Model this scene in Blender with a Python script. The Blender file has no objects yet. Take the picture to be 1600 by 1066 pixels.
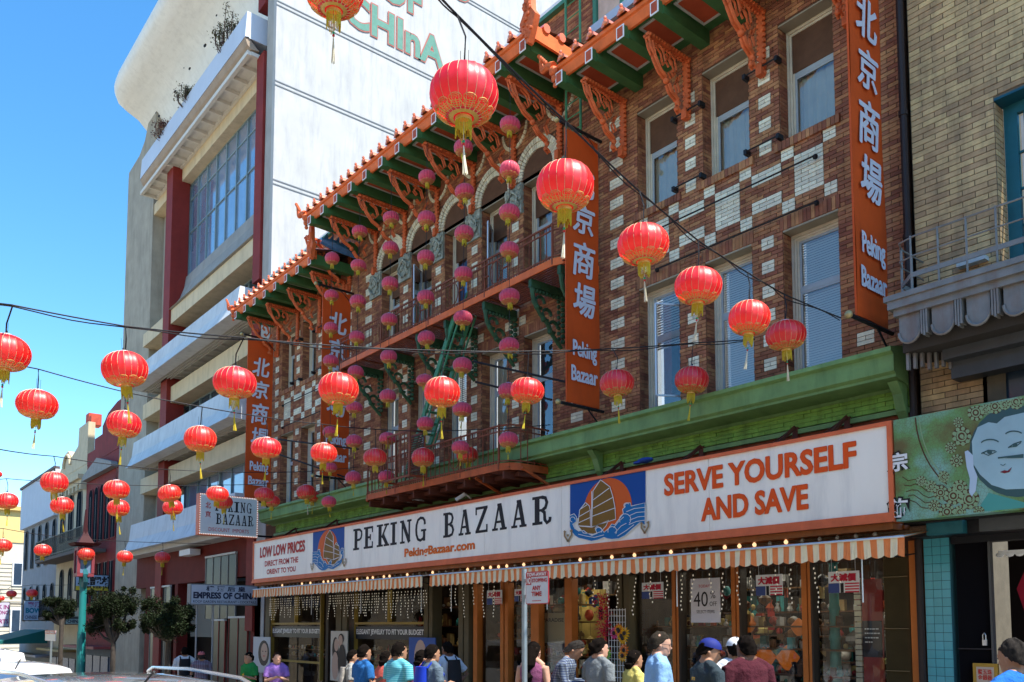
import bpy, math, random
from mathutils import Vector, Matrix
random.seed(7)
R_=random.Random(11)
SC=bpy.context.scene; COL=SC.collection
U=0.86   # metres per drawing unit
# ---------------- camera ----------------
FL=1325.;PX=800.;PY=881.;TH=math.atan(97/1325.);YAW=math.atan(1090/1325.);H=2.0
FW=(-math.cos(YAW),math.sin(YAW));RT=(math.sin(YAW),math.cos(YAW))
cam=bpy.data.cameras.new('camera');co=bpy.data.objects.new('camera',cam);COL.objects.link(co);SC.camera=co
cam.sensor_width=36;cam.lens=FL/1600*36;cam.shift_y=(PY-533)/1600;cam.clip_end=2000;cam.clip_start=.05
fwd=Vector((FW[0]*math.cos(TH),FW[1]*math.cos(TH),math.sin(TH)))
co.location=(0,0,H*U);co.rotation_euler=fwd.to_track_quat('-Z','Y').to_euler()
# ---------------- light ----------------
SUN=Vector((0.55,0.20,1.0)).normalized()
EL=math.asin(SUN.z);AZ=math.atan2(SUN.x,SUN.y)
w=bpy.data.worlds.new('World');SC.world=w;w.use_nodes=True;nt=w.node_tree
sk=nt.nodes.new('ShaderNodeTexSky');sk.sky_type='NISHITA';sk.sun_disc=False;sk.sun_elevation=EL;sk.sun_rotation=AZ
sk.air_density=.95;sk.dust_density=.05;sk.ozone_density=2.5
hs=nt.nodes.new('ShaderNodeHueSaturation');hs.inputs['Saturation'].default_value=1.27;hs.inputs['Hue'].default_value=.494;nt.links.new(sk.outputs[0],hs.inputs['Color']);nt.links.new(hs.outputs[0],nt.nodes['Background'].inputs[0]);nt.nodes['Background'].inputs[1].default_value=.15
sl=bpy.data.lights.new('sun','SUN');sl.energy=4.6;sl.angle=math.radians(.5);sl.color=(1,.94,.84)
so=bpy.data.objects.new('sun',sl);COL.objects.link(so);so.rotation_euler=SUN.to_track_quat('Z','Y').to_euler()
SC.view_settings.view_transform='Standard';SC.view_settings.look='None';SC.view_settings.gamma=1
SC.view_settings.exposure=1.2;SC.view_settings.use_curve_mapping=False
SC.cycles.max_bounces=6;SC.cycles.diffuse_bounces=3;SC.cycles.glossy_bounces=2;SC.cycles.transparent_max_bounces=8
SC.cycles.caustics_reflective=False;SC.cycles.caustics_refractive=False;SC.cycles.use_denoising=True;SC.cycles.sample_clamp_indirect=4
# ---------------- picture to place helpers (drawing units) ----------------
def ray(px,py):
    a=(px-PX)/FL;b=-(py-PY)/FL
    fh=math.cos(TH)-b*math.sin(TH);up=math.sin(TH)+b*math.cos(TH)
    return (a*RT[0]+fh*FW[0],a*RT[1]+fh*FW[1],up)
def atd(px,py,d):
    r=ray(px,py);t=d/r[1];return (r[0]*t,d,H+r[2]*t)
def atx(px,py,x):
    r=ray(px,py);t=x/r[0];return (x,r[1]*t,H+r[2]*t)
def atz(px,py,z):
    r=ray(px,py);t=(z-H)/r[2];return (r[0]*t,r[1]*t,z)
def depthof(p): return p[0]*FW[0]+p[1]*FW[1]
# ---------------- materials ----------------
MATS={}
def mat(name,col,rough=.7,var=.0,scale=8,bump=0,metal=0,island=0,emit=0,stain=0,scol=(.1,.08,.06),coat=0,spec=.5,sheen=0,vs=(1,1,1),alpha=None,emc=None,trans=0,bdist=.01):
    if name in MATS: return MATS[name]
    if spec==.5 and rough>=.45 and not metal: spec=.22
    m=bpy.data.materials.new(name);m.use_nodes=True;n=m.node_tree;N=n.nodes;L=n.links
    b=N['Principled BSDF'];b.inputs['Roughness'].default_value=rough;b.inputs['Metallic'].default_value=metal
    b.inputs['Specular IOR Level'].default_value=spec;b.inputs['Coat Weight'].default_value=coat
    b.inputs['Sheen Weight'].default_value=sheen
    c=(*col,1);b.inputs['Base Color'].default_value=c;last=None
    tc=N.new('ShaderNodeTexCoord');mp=N.new('ShaderNodeMapping');mp.inputs['Scale'].default_value=vs;L.new(tc.outputs['Object'],mp.inputs[0])
    def noise(s,det=5,r=.6):
        q=N.new('ShaderNodeTexNoise');q.inputs['Scale'].default_value=s;q.inputs['Detail'].default_value=det;q.inputs['Roughness'].default_value=r;L.new(mp.outputs[0],q.inputs[0]);return q
    if var or island:
        hsv=N.new('ShaderNodeHueSaturation');hsv.inputs['Color'].default_value=c
        if var:
            q=noise(scale);mr=N.new('ShaderNodeMapRange');mr.inputs[1].default_value=.25;mr.inputs[2].default_value=.75
            mr.inputs[3].default_value=1-var;mr.inputs[4].default_value=1+var;L.new(q.outputs[0],mr.inputs[0]);v=mr.outputs[0]
        else: v=None
        if island:
            g=N.new('ShaderNodeNewGeometry');oi=N.new('ShaderNodeObjectInfo');ad=N.new('ShaderNodeMath');ad.operation='ADD'
            L.new(g.outputs['Random Per Island'],ad.inputs[0]);L.new(oi.outputs['Random'],ad.inputs[1]);fr=N.new('ShaderNodeMath');fr.operation='FRACT';L.new(ad.outputs[0],fr.inputs[0])
            m2=N.new('ShaderNodeMapRange');m2.inputs[3].default_value=1-island;m2.inputs[4].default_value=1+island;L.new(fr.outputs[0],m2.inputs[0])
            m3=N.new('ShaderNodeMapRange');m3.inputs[3].default_value=.5-.02*min(1,island*2);m3.inputs[4].default_value=.5+.02*min(1,island*2);L.new(fr.outputs[0],m3.inputs[0]);L.new(m3.outputs[0],hsv.inputs['Hue'])
            if v is None: v=m2.outputs[0]
            else:
                mm=N.new('ShaderNodeMath');mm.operation='MULTIPLY';L.new(v,mm.inputs[0]);L.new(m2.outputs[0],mm.inputs[1]);v=mm.outputs[0]
        L.new(v,hsv.inputs['Value']);last=hsv.outputs[0]
    if stain:
        mp2=N.new('ShaderNodeMapping');mp2.inputs['Scale'].default_value=(2.2,2.2,.35);L.new(tc.outputs['Object'],mp2.inputs[0])
        q=N.new('ShaderNodeTexNoise');q.inputs['Scale'].default_value=1.6;q.inputs['Detail'].default_value=8;q.inputs['Roughness'].default_value=.7;L.new(mp2.outputs[0],q.inputs[0])
        mr=N.new('ShaderNodeMapRange');mr.inputs[1].default_value=.48;mr.inputs[2].default_value=.8;mr.inputs[3].default_value=0;mr.inputs[4].default_value=stain;L.new(q.outputs[0],mr.inputs[0])
        mx=N.new('ShaderNodeMix');mx.data_type='RGBA';L.new(mr.outputs[0],mx.inputs[0]);mx.inputs[7].default_value=(*scol,1)
        if last: L.new(last,mx.inputs[6])
        else: mx.inputs[6].default_value=c
        last=mx.outputs[2]
    if last: L.new(last,b.inputs['Base Color'])
    if bump:
        q=noise(scale*4,6,.7);bp=N.new('ShaderNodeBump');bp.inputs['Strength'].default_value=bump;bp.inputs['Distance'].default_value=bdist;L.new(q.outputs[0],bp.inputs['Height']);L.new(bp.outputs[0],b.inputs['Normal'])
    if emit:
        b.inputs['Emission Color'].default_value=(*(emc or col),1);b.inputs['Emission Strength'].default_value=emit
    if alpha is not None: b.inputs['Alpha'].default_value=alpha
    if trans:
        out=N['Material Output'];tr=N.new('ShaderNodeBsdfTranslucent');tr.inputs[0].default_value=c;mx=N.new('ShaderNodeMixShader');mx.inputs[0].default_value=trans
        L.new(b.outputs[0],mx.inputs[1]);L.new(tr.outputs[0],mx.inputs[2]);L.new(mx.outputs[0],out.inputs[0])
    MATS[name]=m;return m
def glassmat(name,tint=(.8,.85,.9),fac=.25,rough=.02):
    if name in MATS: return MATS[name]
    m=bpy.data.materials.new(name);m.use_nodes=True;n=m.node_tree;N=n.nodes;L=n.links;N.remove(N['Principled BSDF'])
    t=N.new('ShaderNodeBsdfTransparent');t.inputs[0].default_value=(*tint,1);g=N.new('ShaderNodeBsdfGlossy');g.inputs['Roughness'].default_value=rough;g.inputs[0].default_value=(.95,.97,1,1)
    lw=N.new('ShaderNodeFresnel');lw.inputs[0].default_value=1.5
    tc=N.new('ShaderNodeTexCoord');ns=N.new('ShaderNodeTexNoise');ns.inputs['Scale'].default_value=1.2;L.new(tc.outputs['Object'],ns.inputs[0]);bp=N.new('ShaderNodeBump');bp.inputs['Strength'].default_value=.05;bp.inputs['Distance'].default_value=.03;L.new(ns.outputs[0],bp.inputs['Height']);L.new(bp.outputs[0],g.inputs['Normal'])
    ad=N.new('ShaderNodeMath');ad.operation='MULTIPLY_ADD';L.new(lw.outputs[0],ad.inputs[0]);ad.inputs[1].default_value=(1.0 if fac>.05 else .55);ad.inputs[2].default_value=fac;ad.use_clamp=True
    mx=N.new('ShaderNodeMixShader');L.new(ad.outputs[0],mx.inputs[0]);L.new(t.outputs[0],mx.inputs[1]);L.new(g.outputs[0],mx.inputs[2]);L.new(mx.outputs[0],N['Material Output'].inputs[0])
    MATS[name]=m;return m
# ---------------- mesh collector ----------------
class G:
    def __init__(s): s.v=[];s.f=[];s.m=[]
    def add(s,v,f,mi=0):
        o=len(s.v);s.v.extend(v);s.f.extend([tuple(i+o for i in q) for q in f]);s.m.extend([mi]*len(f));return s
    def box(s,x0,x1,y0,y1,z0,z1,mi=0):
        if x0>x1:x0,x1=x1,x0
        if y0>y1:y0,y1=y1,y0
        if z0>z1:z0,z1=z1,z0
        return s.add([(x0,y0,z0),(x1,y0,z0),(x1,y1,z0),(x0,y1,z0),(x0,y0,z1),(x1,y0,z1),(x1,y1,z1),(x0,y1,z1)],[(0,3,2,1),(4,5,6,7),(0,1,5,4),(1,2,6,5),(2,3,7,6),(3,0,4,7)],mi)
    def brick(s,x0,x1,y0,y1,z0,z1,mi=0): # five faces, open at the back
        return s.add([(x0,y0,z0),(x1,y0,z0),(x1,y1,z0),(x0,y1,z0),(x0,y0,z1),(x1,y0,z1),(x1,y1,z1),(x0,y1,z1)],[(0,3,2,1),(4,5,6,7),(0,1,5,4),(1,2,6,5),(3,0,4,7)],mi)
    def poly(s,p,mi=0): return s.add(p,[tuple(range(len(p)))],mi)
    def prism(s,P,ax,a,b,mi=0): # 2D outline extruded: ax 'x' (y,z) ; 'y' (x,z) ; 'z' (x,y)
        f={'x':lambda p,t:(t,p[0],p[1]),'y':lambda p,t:(p[0],t,p[1]),'z':lambda p,t:(p[0],p[1],t)}[ax]
        n=len(P);v=[f(p,a) for p in P]+[f(p,b) for p in P]
        return s.add(v,[tuple(range(n)),tuple(range(2*n-1,n-1,-1))]+[(i,i+n,(i+1)%n+n,(i+1)%n) for i in range(n)],mi)
    def tube(s,pts,r,n=6,mi=0,cap=True):
        pts=[Vector(p) for p in pts];k=len(pts);v=[];rr=r if isinstance(r,(list,tuple)) else [r]*k
        up=Vector((0,0,1))
        for i,p in enumerate(pts):
            d=(pts[min(i+1,k-1)]-pts[max(i-1,0)]);d=d.normalized() if d.length>1e-9 else Vector((0,0,1))
            a=d.cross(up)
            if a.length<.15: a=d.cross(Vector((0,1,0)))
            a.normalize();b=d.cross(a)
            for j in range(n):
                t=2*math.pi*j/n;q=p+(a*math.cos(t)+b*math.sin(t))*rr[i];v.append(tuple(q))
        f=[(i*n+j,i*n+(j+1)%n,(i+1)*n+(j+1)%n,(i+1)*n+j) for i in range(k-1) for j in range(n)]
        if cap: f+= [tuple(range(n-1,-1,-1)),tuple((k-1)*n+j for j in range(n))]
        return s.add(v,f,mi)
    def bar(s,p,q,wd,ht,mi=0): # rectangular bar between two points
        p=Vector(p);q=Vector(q);d=(q-p).normalized();a=d.cross(Vector((0,0,1)))
        if a.length<.1:a=d.cross(Vector((0,1,0)))
        a.normalize();b=d.cross(a);v=[]
        for c in (p,q):
            for sx,sy in((-1,-1),(1,-1),(1,1),(-1,1)): v.append(tuple(c+a*sx*wd/2+b*sy*ht/2))
        return s.add(v,[(3,2,1,0),(4,5,6,7),(0,1,5,4),(1,2,6,5),(2,3,7,6),(3,0,4,7)],mi)
    def lathe(s,prof,n=16,c=(0,0,0),mi=0,lob=0,amp=0):
        v=[]
        for r,z in prof:
            for j in range(n):
                t=2*math.pi*j/n;k=r*(1-amp*abs(math.cos(lob*t/2))**6) if lob else r
                v.append((c[0]+k*math.cos(t),c[1]+k*math.sin(t),c[2]+z))
        f=[(i*n+j,i*n+(j+1)%n,(i+1)*n+(j+1)%n,(i+1)*n+j) for i in range(len(prof)-1) for j in range(n)]
        return s.add(v,f,mi)
    def ball(s,c,r,n=8,m=6,mi=0,sc=(1,1,1)):
        v=[(c[0],c[1],c[2]-r*sc[2])]
        for i in range(1,m):
            a=math.pi*i/m
            for j in range(n):
                t=2*math.pi*j/n;v.append((c[0]+r*sc[0]*math.sin(a)*math.cos(t),c[1]+r*sc[1]*math.sin(a)*math.sin(t),c[2]-r*sc[2]*math.cos(a)))
        v.append((c[0],c[1],c[2]+r*sc[2]));l=len(v)-1
        f=[(0,1+(j+1)%n,1+j) for j in range(n)]+[(1+(i-1)*n+j,1+(i-1)*n+(j+1)%n,1+i*n+(j+1)%n,1+i*n+j) for i in range(1,m-1) for j in range(n)]+[(l,1+(m-2)*n+j,1+(m-2)*n+(j+1)%n) for j in range(n)]
        return s.add(v,f,mi)
ORG={}
def mk(name,g,mats,o=(0,0,0),smooth=False):
    me=bpy.data.meshes.new(name)
    me.from_pydata([((x-o[0])*U,(y-o[1])*U,(z-o[2])*U) for x,y,z in g.v],[],g.f)
    for m in (mats if isinstance(mats,(list,tuple)) else [mats]): me.materials.append(m)
    if any(g.m): me.polygons.foreach_set('material_index',g.m)
    if smooth:
        me.polygons.foreach_set('use_smooth',[True]*len(me.polygons))
        try: me.set_sharp_from_angle(angle=math.radians(40))
        except Exception: pass
    me.update();return me
def thing(name,label,cat,o=(0,0,0),group=None,rz=0):
    e=bpy.data.objects.new(name,None);COL.objects.link(e);e.location=[c*U for c in o];e.empty_display_size=.2
    e['label']=label;e['category']=cat
    if group:e['group']=group
    ORG[e.name]=o;e.rotation_euler[2]=rz;return e
def part(name,g,mats,parent,label=None,kind=None,smooth=False,local=False):
    o=(0,0,0) if local else ORG.get(parent.name,(0,0,0))
    ob=bpy.data.objects.new(name,mk(name,g,mats,o,smooth));COL.objects.link(ob);ob.parent=parent;ORG[ob.name]=o
    if label:ob['label']=label
    if kind:ob['kind']=kind
    return ob
def solo(name,g,mats,label,cat,o=(0,0,0),group=None,smooth=False,kind=None):
    ob=bpy.data.objects.new(name,mk(name,g,mats,o,smooth));COL.objects.link(ob);ob.location=[c*U for c in o];ORG[ob.name]=o
    if kind:ob['kind']=kind
    else:
        ob['label']=label;ob['category']=cat
        if group:ob['group']=group
    return ob
def struct(name,g,mats,smooth=False):
    ob=bpy.data.objects.new(name,mk(name,g,mats,(0,0,0),smooth));COL.objects.link(ob);ob['kind']='structure';ORG[ob.name]=(0,0,0);return ob
def copy_tree(o,parent=None):
    c=o.copy();COL.objects.link(c);ORG[c.name]=ORG.get(o.name,(0,0,0))
    if parent:c.parent=parent
    for ch in list(o.children):copy_tree(ch,c)
    return c
# flat lettering: returns list of triangles in a unit frame, then mapped onto a surface
_tc={}
def text2d(s,off=0.,shear=0,spacing=1.,align='LEFT',line=1.):
    k=(s,off,shear,spacing,align,line)
    if k in _tc:return _tc[k]
    c=bpy.data.curves.new('t','FONT');c.body=s;c.offset=off;c.shear=shear;c.space_character=spacing;c.align_x=align;c.space_line=line;c.resolution_u=3
    o=bpy.data.objects.new('t',c);COL.objects.link(o);bpy.context.view_layer.update()
    me=bpy.data.meshes.new_from_object(o.evaluated_get(bpy.context.evaluated_depsgraph_get()))
    v=[(a.co.x,a.co.y) for a in me.vertices];f=[tuple(p.vertices) for p in me.polygons]
    bpy.data.objects.remove(o);bpy.data.curves.remove(c);bpy.data.meshes.remove(me)
    xs=[a[0] for a in v];ys=[a[1] for a in v];x0,x1,y0,y1=min(xs),max(xs),min(ys),max(ys)
    v=[((a-x0)/(x1-x0),(b-y0)/(y1-y0)) for a,b in v];_tc[k]=(v,f);return _tc[k]
def text_y(g,s,x0,x1,z0,z1,d,mi=0,**k): # facing -y
    bold=k.pop('bold',0);v,f=text2d(s,**k)
    for i,(dx,dz) in enumerate([(0,0)]+([(bold*math.cos(t*.785),bold*math.sin(t*.785)) for t in range(8)] if bold else [])): g.add([(x0+a*(x1-x0)+dx,d-.0012*i,z0+b*(z1-z0)+dz) for a,b in v],f,mi)
    return g
def text_x(g,s,y0,y1,z0,z1,x,mi=0,**k): # facing +x, reads along +y
    bold=k.pop('bold',0);v,f=text2d(s,**k)
    for i,(dy,dz) in enumerate([(0,0)]+([(bold*math.cos(t*.785),bold*math.sin(t*.785)) for t in range(8)] if bold else [])): g.add([(x+.0012*i,y0+a*(y1-y0)+dy,z0+b*(z1-z0)+dz) for a,b in v],f,mi)
    return g
def ribbon(g,pts,wd,f,mi=0): # flat stroke in 2D mapped by f
    n=len(pts);V=[]
    for i in range(n):
        a=pts[max(i-1,0)];b=pts[min(i+1,n-1)];dx,dy=b[0]-a[0],b[1]-a[1];l=math.hypot(dx,dy) or 1;nx,ny=-dy/l*wd/2,dx/l*wd/2
        V.append(f(pts[i][0]+nx,pts[i][1]+ny));V.append(f(pts[i][0]-nx,pts[i][1]-ny))
    g.add(V,[(2*i,2*i+1,2*i+3,2*i+2) for i in range(n-1)],mi)
def arc(cx,cy,r,a0,a1,n=12,ry=None):
    ry=ry or r;return [(cx+r*math.cos(math.radians(a0+(a1-a0)*i/n)),cy+ry*math.sin(math.radians(a0+(a1-a0)*i/n))) for i in range(n+1)]
# palette
BRK=mat('red_brick',(.33,.135,.068),.85,.35,4,.5,island=.34,stain=.6,scol=(.045,.03,.022))
ACC=mat('glazed_white_brick',(.74,.68,.5),.45,.08,10,.1,island=.16,stain=.5,scol=(.28,.22,.15))
MORT=mat('mortar',(.075,.045,.032),.95,.2,5,.3)
GRN=mat('green_paint',(.05,.145,.05),.5,.2,3,.15,stain=.4,scol=(.02,.05,.02))
CGRN=mat('cornice_green_paint',(.17,.3,.11),.45,.22,2.5,.12,stain=.65,scol=(.04,.1,.035))
ORG_=mat('orange_paint',(.74,.15,.035),.5,.15,6,.15,stain=.3,scol=(.25,.05,.02))
DOR=mat('rust_orange_paint',(.45,.1,.03),.55,.25,4,.2,stain=.5,scol=(.1,.03,.015))
TRIM=mat('pale_blue_grey_paint',(.45,.5,.5),.5,.1,5)
CREAM=mat('cream_paint',(.5,.46,.36),.55,.1,5,.05)
WHITE=mat('white_paint',(.75,.76,.76),.5,.05,4)
BLK=mat('black_iron',(.015,.015,.017),.5)
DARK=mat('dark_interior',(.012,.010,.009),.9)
GLS=glassmat('window_glass',(.8,.84,.85),.1)
SGL=glassmat('shop_glass',(.85,.88,.88),.02)
# ======================= ground, road, pavements =======================
SLP=.044
def gz(x): return -.1+SLP*(max(-120,min(60,x))+8)       # pavement level at the shops
ROADM=mat('asphalt',(.085,.08,.075),.9,.25,3,.5);PAVM=mat('pavement_concrete',(.33,.30,.26),.85,.15,2,.3,stain=.5,scol=(.1,.09,.08));GRDM=mat('ground_earth',(.12,.11,.1),.95,.2,.5)
def strip(name,y0,y1,dz,m,th=0,x0=-120,x1=60):
    g=G();n=12;a=[x0+(x1-x0)*i/n for i in range(n+1)]
    for i in range(n):
        p,q=a[i],a[i+1]
        g.poly([(p,y0,gz(p)+dz),(q,y0,gz(q)+dz),(q,y1,gz(q)+dz),(p,y1,gz(p)+dz)])
        if th:
            for yy,fl in ((y0,1),(y1,-1)): g.poly([(p,yy,gz(p)+dz-th),(q,yy,gz(q)+dz-th),(q,yy,gz(q)+dz),(p,yy,gz(p)+dz)][::fl])
    return struct(name,g,m)
g=G();g.poly([(-900,-900,-9),(900,-900,-9),(900,900,-9),(-900,900,-9)]);struct('ground',g,GRDM)
strip('road',1.2,6.2,-.17,ROADM)
strip('pavement',6.2,13.4,0,PAVM,.4)
strip('pavement_near',-3,1.2,0,PAVM,.4)
g=G()
for i in range(40):
    x=-110+i*3.2;g.poly([(x,3.72,gz(x)-.166),(x+1.2,3.72,gz(x+1.2)-.166),(x+1.2,3.84,gz(x+1.2)-.166),(x,3.84,gz(x)-.166)])
struct('lane_marking',g,mat('road_paint',(.7,.68,.6),.8,.2,5))
# ======================= brick shop building =======================
CX=-18.18
BLD=thing('brick_building','long brown brick building with white brick accents, arched windows and green orange eaves','building',(CX,13,-.5))
WX=[-11.62,-9.92,-8.22];WIN=[]
for x in WX: WIN+= [(x,x+1.05,10.62,12.83,'w3'),(x,x+1.05,6.35,9.0,'w2')]
for x in WX: WIN+= [(2*CX-x-1.05,2*CX-x,10.62,12.83,'w3'),(2*CX-x-1.05,2*CX-x,6.35,9.0,'w2')]
AX=[-22.05,-20.37,-18.69,-17.01,-15.33]
for x in AX: WIN+= [(x,x+1.02,9.95,12.83,'a3'),(x,x+1.02,6.35,9.0,'w2')]
ARC=[(x+.51,12.92) for x in AX];RO=.845;RI=.565
acc=[]
def mir(r): return (2*CX-r[1],2*CX-r[0],r[2],r[3])
motif=[(-10.8,-10.54,10.24,10.46),(-10.8,-10.54,9.28,9.5),(-10.54,-9.92,10.02,10.24),(-10.54,-9.92,9.5,9.72),(-9.92,-9.66,10.24,10.46),(-9.92,-9.66,9.28,9.5),(-9.66,-9.1,9.5,10.24),(-9.1,-8.84,10.24,10.46),(-9.1,-8.84,9.28,9.5),(-8.84,-8.22,10.02,10.24),(-8.84,-8.22,9.5,9.72),(-8.22,-7.96,10.24,10.46),(-8.22,-7.96,9.28,9.5),(-7.96,-7.4,9.5,10.24),(-7.4,-7.16,10.24,10.46),(-7.4,-7.16,9.28,9.5),(-11.36,-10.8,9.5,10.24),(-11.6,-11.36,10.24,10.46),(-11.6,-11.36,9.28,9.5)]
acc+=motif+[mir(r) for r in motif]
for i in range(4):
    c=(AX[i]+1.02+AX[i+1])/2
    acc+=[(c-.4,c-.14,9.28,9.5),(c+.14,c+.4,9.28,9.5),(c-.14,c+.14,9.06,9.28),(c-.14,c+.14,9.5,9.72)]
cols=[(-10.36,-10.1),(-8.66,-8.4)]
for a,b in cols:
    k=0
    while True:
        z=12.55-k*.4452
        if z<6.6:break
        if z>10.6 or z<9.0: acc+=[(a,b,z-.2226,z),mir((a,b,z-.2226,z))]
        k+=1
for a,b in ((-12.43,-12.04),(-13.7,-13.31),(-6.9,-6.6)):
    k=0
    while True:
        z=13.0-k*.4452
        if z<6.5:break
        acc+=[(a,b,z-.2226,z),mir((a,b,z-.2226,z))];k+=1
for i in range(4):
    c=(AX[i]+1.02+AX[i+1])/2;k=0
    while True:
        z=11.95-k*.4452
        if z<6.5:break
        if z>9.8 or z<8.9: acc.append((c-.13,c+.13,z-.2226,z))
        k+=1
BL=.26;BH=.0742
def field(x0,x1,z0,z1,d,holes,accs,arcs=(),bl=BL,bh=BH,gap=.011,seed=3,proud=.012):
    """running bond bricks cut at the openings: list of (x0,x1,z0,z1,is_accent)"""
    rr=random.Random(seed);out=[];n=int((z1-z0)/bh)
    for c in range(n):
        za=z1-(c+1)*bh;zb=za+bh;zm=(za+zb)/2
        cut=[(h[0],h[1]) for h in holes if h[2]<zm<h[3]]
        for ax,az in arcs:
            if az-.1<zm<az+RO:
                r=math.sqrt(max(0,RO*RO-max(0,zm-az)**2));cut.append((ax-r,ax+r))
        # accent edges on this course
        ac=sorted([(a[0],a[1]) for a in accs if a[2]-.01<zm<a[3]+.01])
        x=x0-(bl/2 if c%2 else 0)
        segs=[]
        while x<x1:
            segs.append((x,x+bl));x+=bl
        fin=[]
        for a,b in segs:
            parts_=[(max(a,x0),min(b,x1))]
            for ca,cb in cut+ac:
                q=[]
                for p0,p1 in parts_:
                    if cb<=p0 or ca>=p1:q.append((p0,p1));continue
                    if ca>p0:q.append((p0,ca))
                    if cb<p1:q.append((cb,p1))
                parts_=q
            fin+=[(p0,p1,0) for p0,p1 in parts_ if p1-p0>.035]
        for ca,cb in ac:
            w_=cb-ca;k=max(1,round(w_/bl));xs=[ca+(cb-ca)*i/k for i in range(k+1)]
            if c%2: xs=[ca]+[(xs[i]+xs[i+1])/2 for i in range(k)]+[cb]
            fin+=[(xs[i],xs[i+1],1) for i in range(len(xs)-1)]
        for a,b,t in fin: out.append((a+gap/2,b-gap/2,za+gap/2,zb-gap/2,t,d-proud-rr.random()*.006))
    return out
def lay(bricks,d,parent,mats,top=300,name='brick',label=None):
    def sz(b):
        q=b[0]**2+d*d;return (b[1]-b[0])*(b[3]-b[2])/q*(d/math.sqrt(q))+ (1e-6 if b[4] else 0)
    bricks=sorted(bricks,key=sz,reverse=True);cache={}
    for b in bricks[:top]:
        w_=round(b[1]-b[0],2);k=(w_,b[4])
        if k not in cache:
            g=G();g.brick(-w_/2,w_/2,-.02,.0,-BH/2+.0055,BH/2-.0055);cache[k]=mk(name,g,mats[b[4]])
        o=bpy.data.objects.new(name,cache[k]);COL.objects.link(o);o.parent=parent;po=ORG[parent.name]
        o.location=(((b[0]+b[1])/2-po[0])*U,(b[5]+.02-po[1])*U,((b[2]+b[3])/2-po[2])*U)
    g=G()
    for b in bricks[top:]: g.brick(b[0],b[1],b[5],b[5]+.02,b[2],b[3],b[4])
    if bricks[top:]: part('brickwork',g,mats,parent,kind='stuff')
holes=[(a,b,c,d_) for a,b,c,d_,_ in WIN]
# sills and soldier lintels
sol=[];SILL=G()
for a,b,c,d_,t in WIN:
    if t=='w2': sol.append((a-.05,b+.05,9.0,9.24))
    if t=='w3': sol.append((a-.1,b+.1,10.46,10.62))
for a,b,c,d_ in sol:
    n=int((b-a)/.075);pr=.06 if c>10 else .02
    for i in range(n): x=a+(b-a)*i/n;SILL.brick(x+.004,x+(b-a)/n-.004,13-pr-R_.random()*.006,13.0,c+.004,d_-.004)
part('soldier_bricks',SILL,BRK,BLD,kind='stuff')
main=field(-30.3,-6.02,5.72,13.6,13,holes+[(a,b,c,d_) for a,b,c,d_ in sol],acc,ARC)
ctr=[b for b in field(-23.6,-12.76,13.6,14.4,13,[],[],ARC,seed=5)]
lay(main+ctr,13,BLD,[BRK,ACC])
# mortar face with openings and reveals
g=G();zs=sorted(set([5.2,14.5]+[h[2] for h in holes]+[h[3] for h in holes]))
for i in range(len(zs)-1):
    z0,z1=zs[i],zs[i+1];zm=(z0+z1)/2;cut=sorted([(h[0],h[1]) for h in holes if h[2]<zm<h[3]]);x=-30.36
    for a,b in cut+[(-6.0,-6.0)]:
        if a>x:g.poly([(x,13,z0),(a,13,z0),(a,13,z1),(x,13,z1)])
        x=b
for a,b,c,d_ in holes:
    g.poly([(a,13,c),(a,13.25,c),(a,13.25,d_),(a,13,d_)]);g.poly([(b,13.25,c),(b,13,c),(b,13,d_),(b,13.25,d_)])
g.box(-6.0,-5.99,13,18,-3,15.3);g.box(-30.4,-30.37,13.02,18,-3,15.3)
part('wall',g,mat('wall_mortar',(.12,.06,.035),.95,.2,5,.3),BLD)
# reveal bricks on the left jambs
g=G()
for a,b,c,d_ in holes:
    k=0;z=c
    while z+BH<d_:
        off=.0 if k%2 else .12
        for y0,y1 in ((13.0,13.0+off),(13.0+off,13.25)):
            if y1-y0>.02: g.box(a-.004,a+.008,y0+.005,y1-.005,z+.005,z+BH-.005)
        z+=BH;k+=1
part('jamb_bricks',g,BRK,BLD,kind='stuff')
# arches
VM=G();PAN=G()
for i,(ax,az) in enumerate(ARC):
    for k in range(26):
        a0=math.pi*k/26;a1=math.pi*(k+1)/26;e=.012
        for r0,r1 in ((RI,.7),(.71,RO)):
            P=[(ax+r*math.cos(t),az+r*math.sin(t)) for r,t in ((r0,a0+e),(r1,a0+e*.8),(r1,a1-e*.8),(r0,a1-e))]
            dd=12.965 if r0<.7 else 12.94
            gg=G();gg.prism(P[::-1],'y',dd,13.02)
            if k%1==0: VM.add(gg.v,gg.f)
    PAN.poly([(ax+.56*math.cos(math.pi*t/16),13.03,az+.56*math.sin(math.pi*t/16)) for t in range(17)][::-1])
    PAN.box(ax-.56,ax+.56,13.0,13.03,12.83,12.93)
part('arch_bricks',VM,ACC,BLD,kind='stuff')
part('arch_panel',PAN,mat('brown_stucco',(.42,.21,.09),.9,.3,3,.3),BLD)
g=G()
for i in range(-1,5):
    c=(AX[0]+.51-.84)+1.68*(i+1) 
    for k in range(14):
        a0=math.pi*(1+k/14);a1=math.pi*(1+(k+1)/14)
        P=[(c+r*math.cos(t),14.4+(r*1.15)*math.sin(t)) for r,t in ((.42,a0+.02),(.5,a0+.02),(.5,a1-.02),(.42,a1-.02))]
        g.prism(P[::-1],'y',12.955,13.01)
part('pendant_arc_bricks',g,ACC,BLD,kind='stuff')
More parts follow.
